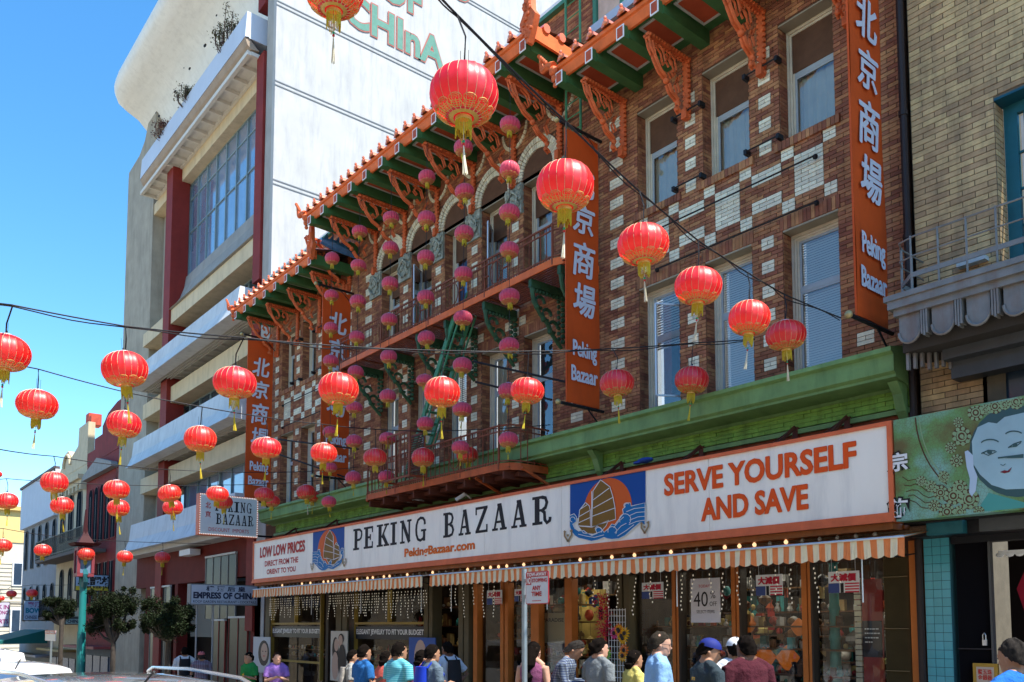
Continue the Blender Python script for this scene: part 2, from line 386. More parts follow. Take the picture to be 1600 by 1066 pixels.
# carved panels between the arches
CARV=mat('carved_verdigris',(.3,.32,.27),.8,.45,9,.9,stain=.6,scol=(.03,.05,.03))
for i in range(-1,5):
    c=(AX[0]+.51-.84)+1.68*(i+1)
    g=G();g.box(c-.31,c+.31,12.92,13.0,12.1,12.86);rr=random.Random(i)
    for k in range(26):
        t=rr.random()*6.28;g.ball((c+rr.uniform(-.27,.27),12.9,12.15+rr.random()*.66),rr.uniform(.04,.085),6,4,sc=(1,.6,1))
    for s in (-1,1):
        pts=[(c+s*(.05+.2*math.sin(t*.6)),12.87,12.2+.09*t) for t in range(7)];g.tube(pts,.035,5)
    part('carved_panel',g,CARV,BLD,smooth=True)
# ---- windows
BLND=mat('window_blind',(.78,.7,.54),.6,.05,5);CURT=mat('grey_curtain',(.74,.66,.5),.8,.1,3);BLUE=mat('blue_window_paper',(.05,.16,.42),.5,.1,3);PLY=mat('plywood_panel',(.35,.2,.07),.7,.2,4,vs=(1,1,8))
FRM=mat('window_frame_paint',(.62,.55,.42),.5,.12,6,.1,stain=.3,scol=(.15,.14,.12));SASH=mat('grey_sash_paint',(.36,.4,.42),.45,.1,6)
def window(x0,x1,z0,z1,y,bl,parent,frm=FRM,sash=SASH,mid=.62,name='window',deep=.25,openw=0):
    wd=part(name,G().box(x0-.02,x1+.02,y-.0,y+deep,z1-.03,z1-.001),mat('beige_soffit',(.3,.27,.2),.6,.1,4),parent) # lintel soffit
    g=G();yy=y+deep
    for k,(t,dd) in enumerate(((.05,0),(.04,.03),(.035,.055))):
        o=sum((.05,.04,.035)[:k]);a,b,c,e=x0+o,x1-o,z0+o,z1-.03-o
        g.box(a,a+t,yy+dd,yy+dd+.04,c,e);g.box(b-t,b,yy+dd,yy+dd+.04,c,e);g.box(a+t,b-t,yy+dd,yy+dd+.04,e-t,e);g.box(a+t,b-t,yy+dd,yy+dd+.04,c,c+t)
    part('frame',g,frm,wd)
    a,b,c,e=x0+.125,x1-.125,z0+.125,z1-.155;zm=c+(e-c)*mid
    g=G();s=.04
    g.box(a,b,yy+.06,yy+.1,zm-.03,zm+.03)
    for p,q in ((c,zm-.03),(zm+.03,e)):
        g.box(a,a+s,yy+.065,yy+.1,p,q);g.box(b-s,b,yy+.065,yy+.1,p,q);g.box(a+s,b-s,yy+.065,yy+.1,q-s,q);g.box(a+s,b-s,yy+.065,yy+.1,p,p+s)
    part('sash',g,sash,wd)
    part('pane',G().poly([(a+s,yy+.08,c+s),(b-s,yy+.08,c+s),(b-s,yy+.08,e-s),(a+s,yy+.08,e-s)]),GLS,wd)
    g=G();m=BLND
    if bl=='slat':
        n=int((e-c)/.045)
        for i in range(n):
            z=c+(e-c)*i/n;g.poly([(a,yy+.15,z),(b,yy+.15,z),(b,yy+.165,z+.046),(a,yy+.165,z+.046)])
    elif bl=='half':
        n=int((e-zm)/.045)
        for i in range(n):
            z=zm-.2+(e-zm+.2)*i/n;g.poly([(a,yy+.15,z),(b,yy+.15,z),(b,yy+.165,z+.046),(a,yy+.165,z+.046)])
    elif bl in('curt','blue','cream','ply','dark'):
        m={'curt':CURT,'blue':BLUE,'cream':CREAM,'ply':PLY,'dark':mat('dim_curtain',(.06,.065,.07),.8,.2,3)}[bl];n=14;v=[]
        for i in range(n+1):
            x=a+(b-a)*i/n;o=.02*math.sin(i*2.3)
            v+=[(x,yy+.17+o,c),(x,yy+.17+o,e)]
        g.add(v,[(2*i,2*i+2,2*i+3,2*i+1) for i in range(n)])
    if g.v: part('blind',g,m,wd)
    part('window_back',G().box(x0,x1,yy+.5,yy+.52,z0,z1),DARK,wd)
    if openw:   # a casement leaf standing open
        g=G();L=.55;an=math.radians(openw);px_,py_=a if openw>0 else b,yy-.02
        ex,ey=px_+L*math.cos(an)*(1 if openw>0 else -1),py_-L*math.sin(abs(an))
        for p,q in (((px_,py_,c+.1),(ex,ey,c+.1)),((px_,py_,e-.4),(ex,ey,e-.4)),((px_,py_,c+.1),(px_,py_,e-.4)),((ex,ey,c+.1),(ex,ey,e-.4))): g.bar(p,q,.035,.035)
        part('open_leaf',g,mat('pale_aluminium',(.6,.64,.68),.35,metal=.4),wd)
        part('pane',G().poly([(px_,py_,c+.1),(ex,ey,c+.1),(ex,ey,e-.4),(px_,py_,e-.4)]),GLS,wd)
    return wd
kinds={(-11.62,'w3'):'curt',(-9.92,'w3'):'curt',(-8.22,'w3'):'curt',(-11.62,'w2'):'half',(-9.92,'w2'):'slat',(-8.22,'w2'):'slat'}
for a,b,c,d_,t in WIN:
    k=kinds.get((a,t)) or R_.choice(['curt','slat','half','cream','dark'])
    if t=='a3' and abs(a+18.69)<.01:k='blue'
    if t=='a3' and abs(a+20.37)<.01:k='curt'
    window(a,b,c,d_,13.0,k,BLD,mid=.62,openw={(-11.62,'w2'):-60,(-20.37,'a3'):55,(-17.01,'a3'):50}.get((a,t),0))
g=G();g.box(-9.79,-8.96,13.345,13.36,12.25,12.68);part('board',g,PLY,BLD,label='brown plywood board in the upper part of a window')
# tie rods and clamps
for z in (10.02,9.2):
    for xa,xb in ((-11.05,-7.5),(2*CX+7.5,2*CX+11.05)):
        g=G();g.tube([(xa,12.86,z),(xb,12.86,z)],.016,5)
        for x in (xa,xb): g.ball((x,12.9,z),.05,6,4)
        part('tie_rod',g,BLK,BLD)
for c in (-10.23,-8.53,2*CX+10.23,2*CX+8.53):
    for z in (12.15,10.7):
        g=G();g.tube([(c-.34,12.86,z),(c+.34,12.86,z)],.016,5);g.box(c-.37,c-.31,12.84,13,z-.05,z+.04);g.box(c+.31,c+.37,12.84,13,z-.05,z+.04);part('tie_rod',g,BLK,BLD)
# ---- cornice
prof=[(13,6.36),(12.42,6.22),(12.32,6.2),(12.32,6.13),(12.4,6.1),(12.4,5.84),(12.46,5.8),(12.46,5.76),(12.86,5.7),(12.9,5.66),(13,5.66)]
g=G();g.prism(prof[::-1],'x',-29.6,-6.02);cor=part('cornice',g,CGRN,BLD)
gb=G();fb=field(-29.3,-6.02,5.36,5.68,12.93,[],[],seed=9,gap=.006,proud=.008)
for b in fb: gb.brick(b[0],b[1],b[5]-R_.random()*.012,b[5]+.03,b[2],b[3])
part('painted_bricks',gb,mat('green_painted_brick',(.17,.34,.06),.6,.35,5,.9,stain=.7,scol=(.02,.05,.015)),BLD,kind='stuff')
g=G();g.box(-29.4,-6.02,12.88,13,5.28,5.36);g.prism([(12.55,5.72),(12.88,5.72),(12.88,5.2),(12.8,5.3),(12.7,5.55)],'x',-12.75,-12.6);g.prism([(12.55,5.72),(12.88,5.72),(12.88,5.2),(12.8,5.3),(12.7,5.55)],'x',-6.2,-6.05)
part('cornice_moulding',g,CGRN,BLD)
g=G();g.box(-30.3,-6.02,12.95,13.2,4.2,5.28);part('brown_band',g,mat('brown_board',(.2,.06,.03),.7,.3,2,.2,stain=.5,scol=(.03,.015,.01)),BLD)
# ---- eaves
TILE=mat('glazed_orange_tile',(.72,.18,.06),.3,.2,8,.15,stain=.3,scol=(.25,.07,.04),coat=.9);SOF=mat('soffit_orange_paint',(.42,.075,.03),.6,.15,4)
def bracket(parent,x,de,zu,wl):
    g=G();T=.07
    y0=de+.15;y1=12.93;L=y1-y0
    # bead chains along the soffit and down the wall
    n=15
    for i in range(n):
        y=y0+L*i/(n-1)
        for s in (-1,1): g.ball((x+s*.06,y+(.03 if s>0 else 0),zu-.06),.036,6,4)
        g.ball((x,y,zu-.12),.028,6,4)
    m=int(wl/.1)
    for i in range(m):
        z=zu-.1-wl*i/m
        for s in (-1,1): g.ball((x+s*.055,12.93,z),.045,6,4)
    g.box(x-.045,x+.045,y0,y1,zu-.06,zu);g.box(x-.045,x+.045,12.9,12.99,zu-wl,zu)
    k=L/1.2;f=lambda a,b:(x,y0+a*k*1.0,zu-b*wl/1.25)
    def sc(pts,r=.03):
        r*=.72
        q=[]
        for i in range(len(pts)-1):
            for t in (0,.5): q.append((pts[i][0]+(pts[i+1][0]-pts[i][0])*t,pts[i][1]+(pts[i+1][1]-pts[i][1])*t))
        q.append(pts[-1])
        for s in (-.035,.035): g.tube([(x+s,)+f(a,b)[1:] for a,b in q],r,5)
    sc([(0.0,.1),(.06,.28),(.14,.38),(.2,.3)]);sc([(.1,.15),(.2,.42),(.36,.62),(.52,.7)],.045)
    g.ball(f(.56,.74),.07,8,6);sc([(.6,.8),(.68,.92),(.82,.98),(.88,1.02)],.05);g.ball(f(.9,1.06),.06,8,6)
    sc([(.9,1.1),(.86,1.18),(.95,1.25)],.04);g.ball(f(.86,1.2),.055,6,5)
    sc([(.3,.14),(.44,.22),(.5,.4),(.42,.5),(.34,.42)]);sc([(.6,.16),(.78,.24),(.84,.45),(.74,.6),(.66,.52)])
    sc([(.66,.2),(.6,.32),(.68,.4)],.03);sc([(.95,.5),(.86,.7),(.94,.84)],.035)
    g.box(x-.06,x+.06,12.82,12.96,zu-wl*1.04,zu-wl*.88)
    return part('bracket',g,ORG_B,parent,smooth=True)
ORG_B=mat('orange_carved_wood',(.62,.13,.04),.6,.3,9,.2,stain=.35,scol=(.12,.03,.015))
def eave(xa,xb,de,zu,rafters,brs,label,wl,back=13.0,zrise=.35):
    g=G();zt=zu+.36
    # fascia with stepped moulding
    g.prism([(de,zu+.16),(de-.06,zu+.3),(de-.06,zu+.34),(de-.1,zu+.36),(de-.1,zu+.44),(de+.05,zu+.44),(de+.05,zu+.16)],'x',xa,xb)
    ev=part('eave',g,ORG_,BLD,label=label)
    g=G();g.poly([(xa,de-.08,zu+.445),(xb,de-.08,zu+.445),(xb,13,zu+.445+zrise),(xa,13,zu+.445+zrise)]);part('roof_slope',g,mat('purple_grey_tile',(.12,.09,.1),.7,.2,5),ev)
    g=G();g.box(xa+.02,xb-.02,de+.05,12.99,zu+.28,zu+.32);part('soffit',g,GRN,ev)
    r0=None
    for x in rafters:
        g=G();g.box(x-.11,x+.11,de+.0,12.98,zu,zu+.278)
        r=part('rafter',g,GRN,ev)
        g=G();g.box(x-.09,x+.09,de-.13,de-.001,zu-.02,zu+.22);part('rafter_nose',g,GRN,ev);g=G();g.box(x-.1,x+.1,de-.142,de-.131,zu-.03,zu+.23);e=part('rafter_end',g,WHITE,ev)
        g=G();g.box(x-.07,x+.07,de-.15,de-.1425,zu+.0,zu+.2);part('rafter_end_panel',g,SOF,ev)
    rs=sorted(rafters)
    for i in range(len(rs)-1):
        a,b=rs[i]+.2,rs[i+1]-.2
        if b-a<.15:continue
        for y0,y1 in ((de+.28,12.7),):
            g=G();g.box(a,b,y0,y1,zu+.262,zu+.279);part('soffit_panel',g,SOF,ev)
            g=G()
            for q in ((a-.05,a,y0-.05,y1+.05),(b,b+.05,y0-.05,y1+.05),(a,b,y0-.05,y0),(a,b,y1,y1+.05)): g.box(*q,zu+.25,zu+.278)
            part('panel_border',g,mat('border_white',(.5,.5,.45),.6),ev)
    for x in brs: bracket(ev,x,de,zu,wl)
    n=int(round((xb-xa)/.425));base=None
    for i in range(n):
        x=xa+(i+.5)*(xb-xa)/n
        if base is None:
            g=G();m=8;v=[]
            ye=13.0
            for yy,zz,rr in ((de-.16,0,.115),(de+.05,.02,.11),(ye,zrise,.11)):
                for j in range(m+1):
                    t=math.pi*j/m;v.append((rr*math.cos(t),yy,zu+.44+zz+rr*1.15*math.sin(t)))
            for k in range(2):
                for j in range(m): g_f=(k*(m+1)+j,k*(m+1)+j+1,(k+1)*(m+1)+j+1,(k+1)*(m+1)+j);g.f.append(g_f);g.m.append(0)
            g.v=v;g.f.append(tuple(range(m,-1,-1)));g.m.append(0)
            g.ball((0,de-.17,zu+.5),.06,8,5,sc=(1,.6,1));g.ball((0,de-.16,zu+.6),.04,6,4)
            # move out of world: mesh is built about x=0
            me=mk('roof_tile',g,TILE,(0,ORG[ev.name][1],ORG[ev.name][2]),True);base=me
        o=bpy.data.objects.new('roof_tile',base);COL.objects.link(o);o.parent=ev;o.location=((x-ORG[ev.name][0])*U,0,0)
    return ev
E1=eave(-12.55,-6.15,11.62,13.3,[-12.4+.86*i for i in range(1,8)]+[-12.42],[-11.97,-10.25,-8.53,-6.85],'lower right eave with orange fascia, green rafters and scrolled brackets',1.25,back=14)
E2=eave(2*CX+6.15,2*CX+12.55,11.62,13.3,[2*CX+12.4-.86*i for i in range(1,8)]+[2*CX+12.42],[2*CX+v for v in (11.97,10.25,8.53,6.85)],'lower left eave with sunlit tile ends',1.25,back=14)
E3=eave(-23.5,-12.9,11.24,14.22,[CX+.84*i for i in range(-6,7)],[CX+v for v in (-5.85,-4.2,-2.52,-.84,.84,2.52,4.2)],'raised centre eave with upturned corners and green rafters',1.35,back=14)
# corner returns, upturned tips and finials
def flame(parent,x,y,z,s=1,label=None):
    g=G();P=[(-.2,0),(-.24,.12),(-.12,.3),(-.1,.62),(-.08,.78),(.08,.78),(.1,.62),(.12,.3),(.24,.12),(.2,0),(.1,-.22),(.03,-.38),(-.03,-.38),(-.1,-.22)]
    g.prism([(x+a*s,z+b*s) for a,b in P],'y',y-.09*s,y+.05*s)
    rr=random.Random(4)
    for k in range(24):
        b=rr.uniform(-.3,.55);w_=.15*(1-abs(b-.05)*.9);g.ball((x+rr.uniform(-w_,w_)*s,y-.09*s,z+b*s),.05*s,6,4)
    g.ball((x,y-.02,z+.8*s),.08*s,8,5);return part('finial',g,ORG_B,parent,smooth=True,label=label)
flame(E3,-12.9,11.12,14.62,1.05,'large carved orange finial on the roof corner')
flame(E2,2*CX+12.55+.1,11.45,13.7,.9)
def curl(parent,x,y,z,dx,dy,s=1):
    g=G();pts=[];r=[]
    for i in range(16):
        t=i/15;a=t*4.4;pts.append((x+dx*s*(.55*t+.1*math.sin(a)),y+dy*s*.55*t,z+s*(.42*t*t+.06*math.sin(a*2))));r.append(.09*s*(1.15-t*.85))
    g.tube(pts,r,7)
    e=pts[-1]
    for i in range(5): g.ball((e[0]-dx*.06*i*s,e[1],e[2]-.07*i*s),.05*s,6,4)
    g.ball((x,y,z-.12),.12*s,7,5);g.ball((x-dx*.03,y,z-.3),.09*s,7,5);g.ball((x-dx*.05,y,z-.45),.06*s,7,5)
    return part('upturned_tip',g,ORG_B,parent,smooth=True)
curl(E1,-12.6,11.5,13.75,-1,-.1,.9);curl(E3,-23.55,11.15,14.65,-1,-.2,1.0);curl(E2,2*CX+6.15-.05,11.5,13.75,-1,-.2,.9)
for x,sg in ((-12.9,1),(-23.5,-1)):
    g=G();a=x;b=x+sg*.06
    pr=[(11.1,14.36),(11.1,14.68),(12.1,14.6),(12.99,14.62),(12.99,14.34),(12.1,14.32)]
    g.prism(pr,'x',min(a,b),max(a,b));part('return_fascia',g,ORG_,E3)
    for yy in (11.5,11.95,12.4): 
        g=G();g.tube([(x-.3,yy,14.72),(x+sg*.1,yy,14.7)],.1,8);part('roof_tile',g,TILE,E3,smooth=True)
    g=G();g.box(x+sg*.02,x+sg*.3,12.6,12.95,13.9,14.2);part('return_bracket',g,GRN,E3)
# ---- parapets above the eaves
top=field(-30.34,-23.5,13.9,15.2,13,[],[],seed=21)+field(-23.5,-12.92,14.75,16.5,13,[],[],seed=22)
g=G()
for b in top:g.brick(b[0],b[1],b[5],b[5]+.02,b[2],b[3])
part('upper_brickwork',g,BRK,BLD,kind='stuff')
UW=mat('wall_mortar',(.085,.05,.036),.95,.2,5,.3);TG=mat('teal_green_trim',(.06,.2,.13),.5,.1,5)
g=G();g.box(-30.36,-23.5,13.003,13.3,14.5,15.24);g.box(-23.5,-12.91,13.002,18,14.5,16.54);g.box(-30.3,-6.1,13.3,18,12,14.0);part('upper_wall',g,UW,BLD)
g=G();g.box(-30.4,-23.52,12.9,13.3,15.3,15.38);g.box(-23.55,-12.85,12.88,13.3,16.6,16.7);part('coping',g,WHITE,BLD)
g=G();g.box(-30.4,-23.52,12.88,13.0,15.22,15.3);g.box(-23.55,-12.85,12.86,13.0,16.5,16.6);part('coping_trim',g,TG,BLD)
g=G();g.box(-12.9,-12.8,12.97,13.1,15.45,18.2)
for x in (-12.1,-10.4,-8.7): g.box(x,x+.09,13.0,13.1,15.45,18.2)
g.box(-12.8,-6,13.0,13.1,18.1,18.2);g.box(-12.8,-6,12.96,13.1,15.42,15.5);part('roof_window_frame',g,TG,BLD)
g=G();g.poly([(-12.0,13.05,15.5),(-6,13.05,15.5),(-6,13.05,18.1),(-12.0,13.05,18.1)]);part('roof_window_pane',g,GLS,BLD)
g=G();g.box(-12.88,-6,12.86,12.96,15.22,15.42);part('roof_window_sill',g,mat('pale_blue_paint',(.35,.45,.55),.5,.1,4),BLD)
g=G();g.box(-12.88,-6,13.0,13.3,14.0,15.42);part('upper_wall',g,mat('purple_wall',(.12,.06,.055),.8,.2,3),BLD)
g=G();g.box(-12.78,-12.12,13.03,13.2,15.5,18.1);part('pink_brick_panel',g,mat('pink_brick',(.5,.38,.3),.8,.2,5,.2),BLD)
# blue glazed fish on the left return
g=G();c=(2*CX+12.75,12.0,13.95)
g.tube([(c[0],11.7,14.0),(c[0]+.05,12.1,13.95),(c[0]+.1,12.5,13.85),(c[0]+.1,12.9,13.75)],[.1,.17,.13,.05],8)
for k in range(6): g.add([(c[0],11.75+k*.2,14.05),(c[0],11.95+k*.2,14.05),(c[0]+.05,11.9+k*.2,14.3)],[(0,1,2)])
g.add([(c[0]+.1,12.8,13.75),(c[0]+.1,13.1,14.0),(c[0]+.1,13.1,13.55)],[(0,1,2)])
solo('roof_fish',g,mat('blue_glaze',(.05,.16,.35),.2,.3,8,coat=.6),'blue glazed fish ornament lying on the left roof return','ornament',(c[0],12,13.8),smooth=True)
# ======================= fire escape =======================
IRON=mat('rust_red_iron',(.22,.06,.028),.6,.3,6,.3,stain=.4,scol=(.06,.02,.015))
def balcony(name,label,x0,x1,y0,zf,zr,gapx=None):
    t=thing(name,label,'balcony',((x0+x1)/2,13,zf))
    g=G();cr=.35
    # floor edge follows a plan with chamfered corners
    plan=[(x0,12.95),(x0,y0+cr),(x0+cr*.3,y0+cr*.3),(x0+cr,y0),(x1-cr,y0),(x1-cr*.3,y0+cr*.3),(x1,y0+cr),(x1,12.95)]
    for i in range(len(plan)-1):
        p,q=plan[i],plan[i+1];g.bar((*p,zf),(*q,zf),.03,.16)
    part('floor_edge',g,ORG_ if zf>8 else DOR,t)
    g=G();y=y0+.1
    while y<12.9:
        g.bar((x0+.08,y,zf-.02),(x1-.08,y,zf-.02),.05,.02);y+=.085
    for i in range(9): x=x0+.3+(x1-x0-.6)*i/8;g.box(x-.025,x+.025,y0+.05,12.95,zf-.07,zf-.035)
    part('floor_slats',g,IRON,t,kind='stuff')
    # rails
    for k,(hh,r) in enumerate(((zr,.022),(zr-.13,.016),(zf+.13,.016))):
        g=G();
        for i in range(len(plan)-1):
            p,q=plan[i],plan[i+1];g.bar((*p,hh),(*q,hh),r*1.6,r*1.6)
        part('rail',g,IRON,t)
    # balusters
    g=G();g2=G();L=x1-x0-2*cr;n=int(L/.19)
    def bal(x,y,i):
        g.box(x-.008,x+.008,y-.008,y+.008,zf+.08,zr)
    for i in range(n+1): bal(x0+cr+L*i/n,y0,i)
    m=int((12.9-y0-cr)/.19)
    for xx in (x0,x1):
        for i in range(m+1): bal(xx,y0+cr+(12.9-y0-cr)*i/m,i)
    part('balusters',g,IRON,t,kind='stuff')
    c=x0+cr+.75
    while c<x1-cr-.3:
        g=G();g.tube([(c+.2*math.cos(a*.3927),y0-.012,(zf+zr)/2-.0+.27*math.sin(a*.3927)) for a in range(17)],.012,5)
        for s in (-1,1): g.tube([(c+s*.27,y0-.015,(zf+zr)/2),(c+s*.42,y0-.015,(zf+zr)/2)],.02,5)
        c+=1.7;part('ring_ornament',g,IRON,t,smooth=True)
    for i in range(5):
        g=G();x=x0+cr+L*i/4;g.box(x-.02,x+.02,y0-.02,y0+.02,zf-.05,zr+.03);part('post',g,IRON,t)
    # small fret between the two top rails
    g=G();n=int(L/.1)
    for i in range(n): x=x0+cr+L*i/n;g.box(x-.006,x+.006,y0-.006,y0+.006,zr-.13,zr)
    for i in range(n): x=x0+cr+L*i/n;g.box(x-.012,x+.012,y0-.012,y0+.012,zf+.08,zf+.16)
    part('fret',g,IRON,t,kind='stuff');return t
FE=balcony('fire_escape_balcony','upper rust red iron fire escape balcony running below the arched windows',-22.95,-12.75,11.9,9.78,10.62)
FE2=balcony('fire_escape_balcony','lower rust red fire escape balcony just above the long shop sign',-20.95,-14.4,11.75,5.56,6.5)
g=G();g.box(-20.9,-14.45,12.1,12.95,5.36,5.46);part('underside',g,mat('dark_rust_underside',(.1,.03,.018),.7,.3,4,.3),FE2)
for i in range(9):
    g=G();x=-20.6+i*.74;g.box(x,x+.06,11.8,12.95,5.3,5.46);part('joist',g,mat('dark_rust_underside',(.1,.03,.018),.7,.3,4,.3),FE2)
for x in (-15.7,-14.0):
    g=G();g.bar((x,11.8,5.45),(x,12.95,5.0),.05,.05);part('strut',g,DOR,FE2)
# ornate green brackets under the upper balcony
for x in (-21.9,-20.2,-18.5,-17.2,-15.6,-13.9,-12.95):
    g=G();g.box(x-.05,x+.05,11.95,12.95,9.5,9.68)
    rr=random.Random(int(x*10))
    for i in range(9): g.ball((x,12.05+.1*i,9.46-.0*i),.055,6,4);g.ball((x+.04,12.9,9.45-.125*i),.06,6,4);g.ball((x-.04,12.85,9.4-.125*i),.05,6,4)
    for k in range(3):
        c=(12.25+.2*k,9.22-.24*k);g.tube([(x,c[0]+.13*math.cos(a*.5),c[1]+.13*math.sin(a*.5)) for a in range(11)],.04,6)
        g.ball((x,c[0]-.1,c[1]-.12),.07,7,5)
    g.tube([(x,12.0,9.5),(x,12.06,9.2),(x,12.25,8.95),(x,12.45,8.8),(x,12.62,8.55),(x,12.8,8.4),(x,12.9,8.3)],[.05,.05,.045,.05,.045,.05,.04],6)
    part('scroll_bracket',g,mat('dark_green_iron',(.035,.09,.04),.5,.4,8,.3),FE,smooth=True)
# steep green stair and green ladder
ST=thing('fire_escape_stair','steep green iron fire escape stair between the two balconies','stair',(-18,12.2,5.8))
for y in (12.05,12.5):
    for dx in (0,):
        g=G();g.bar((-16.9,y,9.75),(-19.2,y,5.9),.05,.14);part('stringer',g,mat('bright_green_iron',(.07,.24,.12),.5,.2,6),ST)
        g=G();g.bar((-16.35,y,10.2),(-18.6,y,6.5),.035,.035);part('handrail',g,mat('bright_green_iron',(.07,.24,.12),.5),ST)
for i in range(15):
    t=(i+.5)/15;x=-16.9-2.3*t;z=9.75-3.85*t
    g=G();g.box(x-.08,x+.08,12.08,12.47,z-.01,z+.012);part('tread',g,mat('bright_green_iron',(.07,.24,.12),.5),ST)
LD=thing('roof_ladder','tall thin green ladder rising from the balcony past the eaves to the roof','ladder',(-13.3,12.9,9.8))
LG=mat('bright_green_iron',(.07,.24,.12),.5)
for x in (-13.55,-13.08):
    g=G();g.tube([(x,12.75,9.8),(x,12.75,13.6),(x,12.75,14.2),(x,12.75,17.4)],.03,6);part('stile',g,LG,LD)
for i in range(21):
    g=G();z=10.1+i*.34;g.tube([(-13.55,12.75,z),(-13.08,12.75,z)],.014,5);part('rung',g,LG,LD)
# slatted landing box on the lower balcony
t=thing('slatted_iron_box','rusty slatted iron cage standing out from the lower balcony near the stair foot','cage',(-18.4,11.5,5.8))
g=G()
for x in (-19.1,-17.75):
    for y in (11.3,11.74): g.box(x-.02,x+.02,y-.02,y+.02,5.72,6.9)
for z in (5.74,6.88):
    for y in (11.3,11.74): g.bar((-19.1,y,z),(-17.75,y,z),.03,.05)
    for x in (-19.1,-17.75): g.bar((x,11.3,z),(x,11.74,z),.03,.05)
part('frame',g,IRON,t)
for i in range(7):
    g=G();x=-19.0+i*.2;g.box(x-.012,x+.012,11.29,11.31,5.74,6.88);part('bar',g,IRON,t)
for i in range(18):
    g=G();z=5.8+i*.06;g.box(-18.5,-17.8,11.7,11.715,z,z+.035);part('slat',g,mat('dark_rust_slat',(.1,.03,.02),.7),t)
# downpipe at the right end
g=G();g.tube([(-5.97,12.88,17),(-5.97,12.88,-.1)],.055,8)
for z in (12,10,8,6,4): g.tube([(-5.97,12.88,z),(-5.97,12.88,z+.08)],.07,8)
solo('downpipe',g,mat('dark_pipe',(.03,.02,.018),.5),'dark downpipe between the red brick shop and the tan brick building','pipe',(-5.97,12.88,-.1),smooth=True)
# ======================= long shop sign =======================
SD=12.0
SX0,SX1,SZ0,SZ1=-29.07,-5.88,3.5,4.98
SG=thing('long_shop_sign','very long white PEKING BAZAAR sign with orange frame above the striped awnings','sign',((SX0+SX1)/2,12.2,3.5))
PANW=mat('sign_white_panel',(.88,.84,.75),.35,.06,1.2,.03,stain=.42,scol=(.38,.38,.38),vs=(1,1,.3))
FRO=mat('salmon_orange_frame',(.68,.15,.06),.45,.12,5,.1,stain=.25,scol=(.2,.05,.03))
g=G();seams=[SX0+.06,-22.75,-21.35,-18.45,-15.6,-12.95,-12.72,-10.6,-9.16,-5.95]
for i in range(len(seams)-1): g.box(seams[i]+.004,seams[i+1]-.004,SD+.0,SD+.08,SZ0+.13,SZ1-.05)
part('panel',g,PANW,SG)
g=G();g.box(SX0,SX1,SD-.03,SD+.3,SZ1-.06,SZ1);g.box(SX0,SX1,SD-.03,SD+.3,SZ0+.07,SZ0+.14);g.box(SX0,SX1,SD-.05,SD+.3,SZ0,SZ0+.068)
g.box(SX0,SX0+.06,SD-.03,SD+.3,SZ0+.14,SZ1-.06);g.box(SX1-.07,SX1,SD-.03,SD+.3,SZ0+.14,SZ1-.06);part('frame',g,FRO,SG)
g=G();g.box(SX0+.02,SX1-.02,SD+.09,SD+.29,SZ0+.1,SZ1-.03);part('sign_back',g,DOR,SG)
INKB=mat('ink_black',(.02,.018,.02),.6);INKO=mat('ink_orange_red',(.75,.085,.008),.5);INKR=mat('ink_red',(.5,.035,.03),.5)
def S2(px,py,k=1,d=SD): p=atd(px,py,d);return (p[0],d-.004*k,p[2])
# slab serif capitals as flat shapes
GL={'P':([(0,0,.62,.1),(.14,.1,.44,.9),(0,.9,.6,1)],[([(.44,.95),(.7,.93),(.86,.83),(.88,.7),(.82,.55),(.68,.47),(.44,.46)],.15)]),
'E':([(0,0,.95,.1),(.14,.1,.44,.9),(0,.9,.95,1),(.44,.46,.72,.56),(.62,.38,.74,.64),(.84,.1,.95,.3),(.84,.72,.95,.9)],[]),
'K':([(0,0,.52,.09),(.14,.09,.4,.91),(0,.91,.52,1),(.58,0,1.03,.09),(.6,.91,1.0,1)],[([(.42,.4),(.82,.94)],.12),([(.5,.52),(.86,.05)],.22)]),
'I':([(0,0,1,.1),(.28,.1,.74,.9),(0,.9,1,1)],[]),
'N':([(0,0,.42,.09),(.14,.09,.27,.91),(0,.91,.34,1),(.62,.91,1,1),(.74,.09,.88,.91)],[([(.2,.97),(.82,.03)],.24)]),
'G':([(.55,.4,1,.49),(.72,.0,.92,.42)],[([(.88,.68),(.86,.84),(.72,.95),(.5,.98),(.28,.9),(.16,.7),(.13,.5),(.16,.3),(.28,.1),(.5,.03),(.74,.1),(.86,.3)],.17)]),
'B':([(0,0,.6,.1),(.14,.1,.44,.9),(0,.9,.6,1),(.44,.47,.66,.56)],[([(.55,.95),(.76,.9),(.85,.75),(.76,.58),(.6,.52)],.17),([(.6,.5),(.8,.43),(.9,.27),(.8,.1),(.55,.05)],.18)]),
'A':([(0,0,.4,.09),(.54,0,1,.09),(.36,.9,.64,1),(.24,.27,.7,.36)],[([(.17,.04),(.47,.96)],.13),([(.53,.97),(.8,.04)],.24)]),
'Z':([(.0,.9,1,1),(0,0,1,.1),(0,.7,.12,.92),(.88,.08,1,.3)],[([(.86,.93),(.14,.07)],.26)]),
'R':([(0,0,.58,.1),(.14,.1,.42,.9),(0,.9,.6,1),(.42,.45,.66,.54)],[([(.55,.95),(.76,.9),(.84,.74),(.76,.57),(.6,.5)],.17),([(.55,.5),(.7,.4),(.72,.15),(.84,.03),(1.0,.1),(1.02,.22)],.17)])}
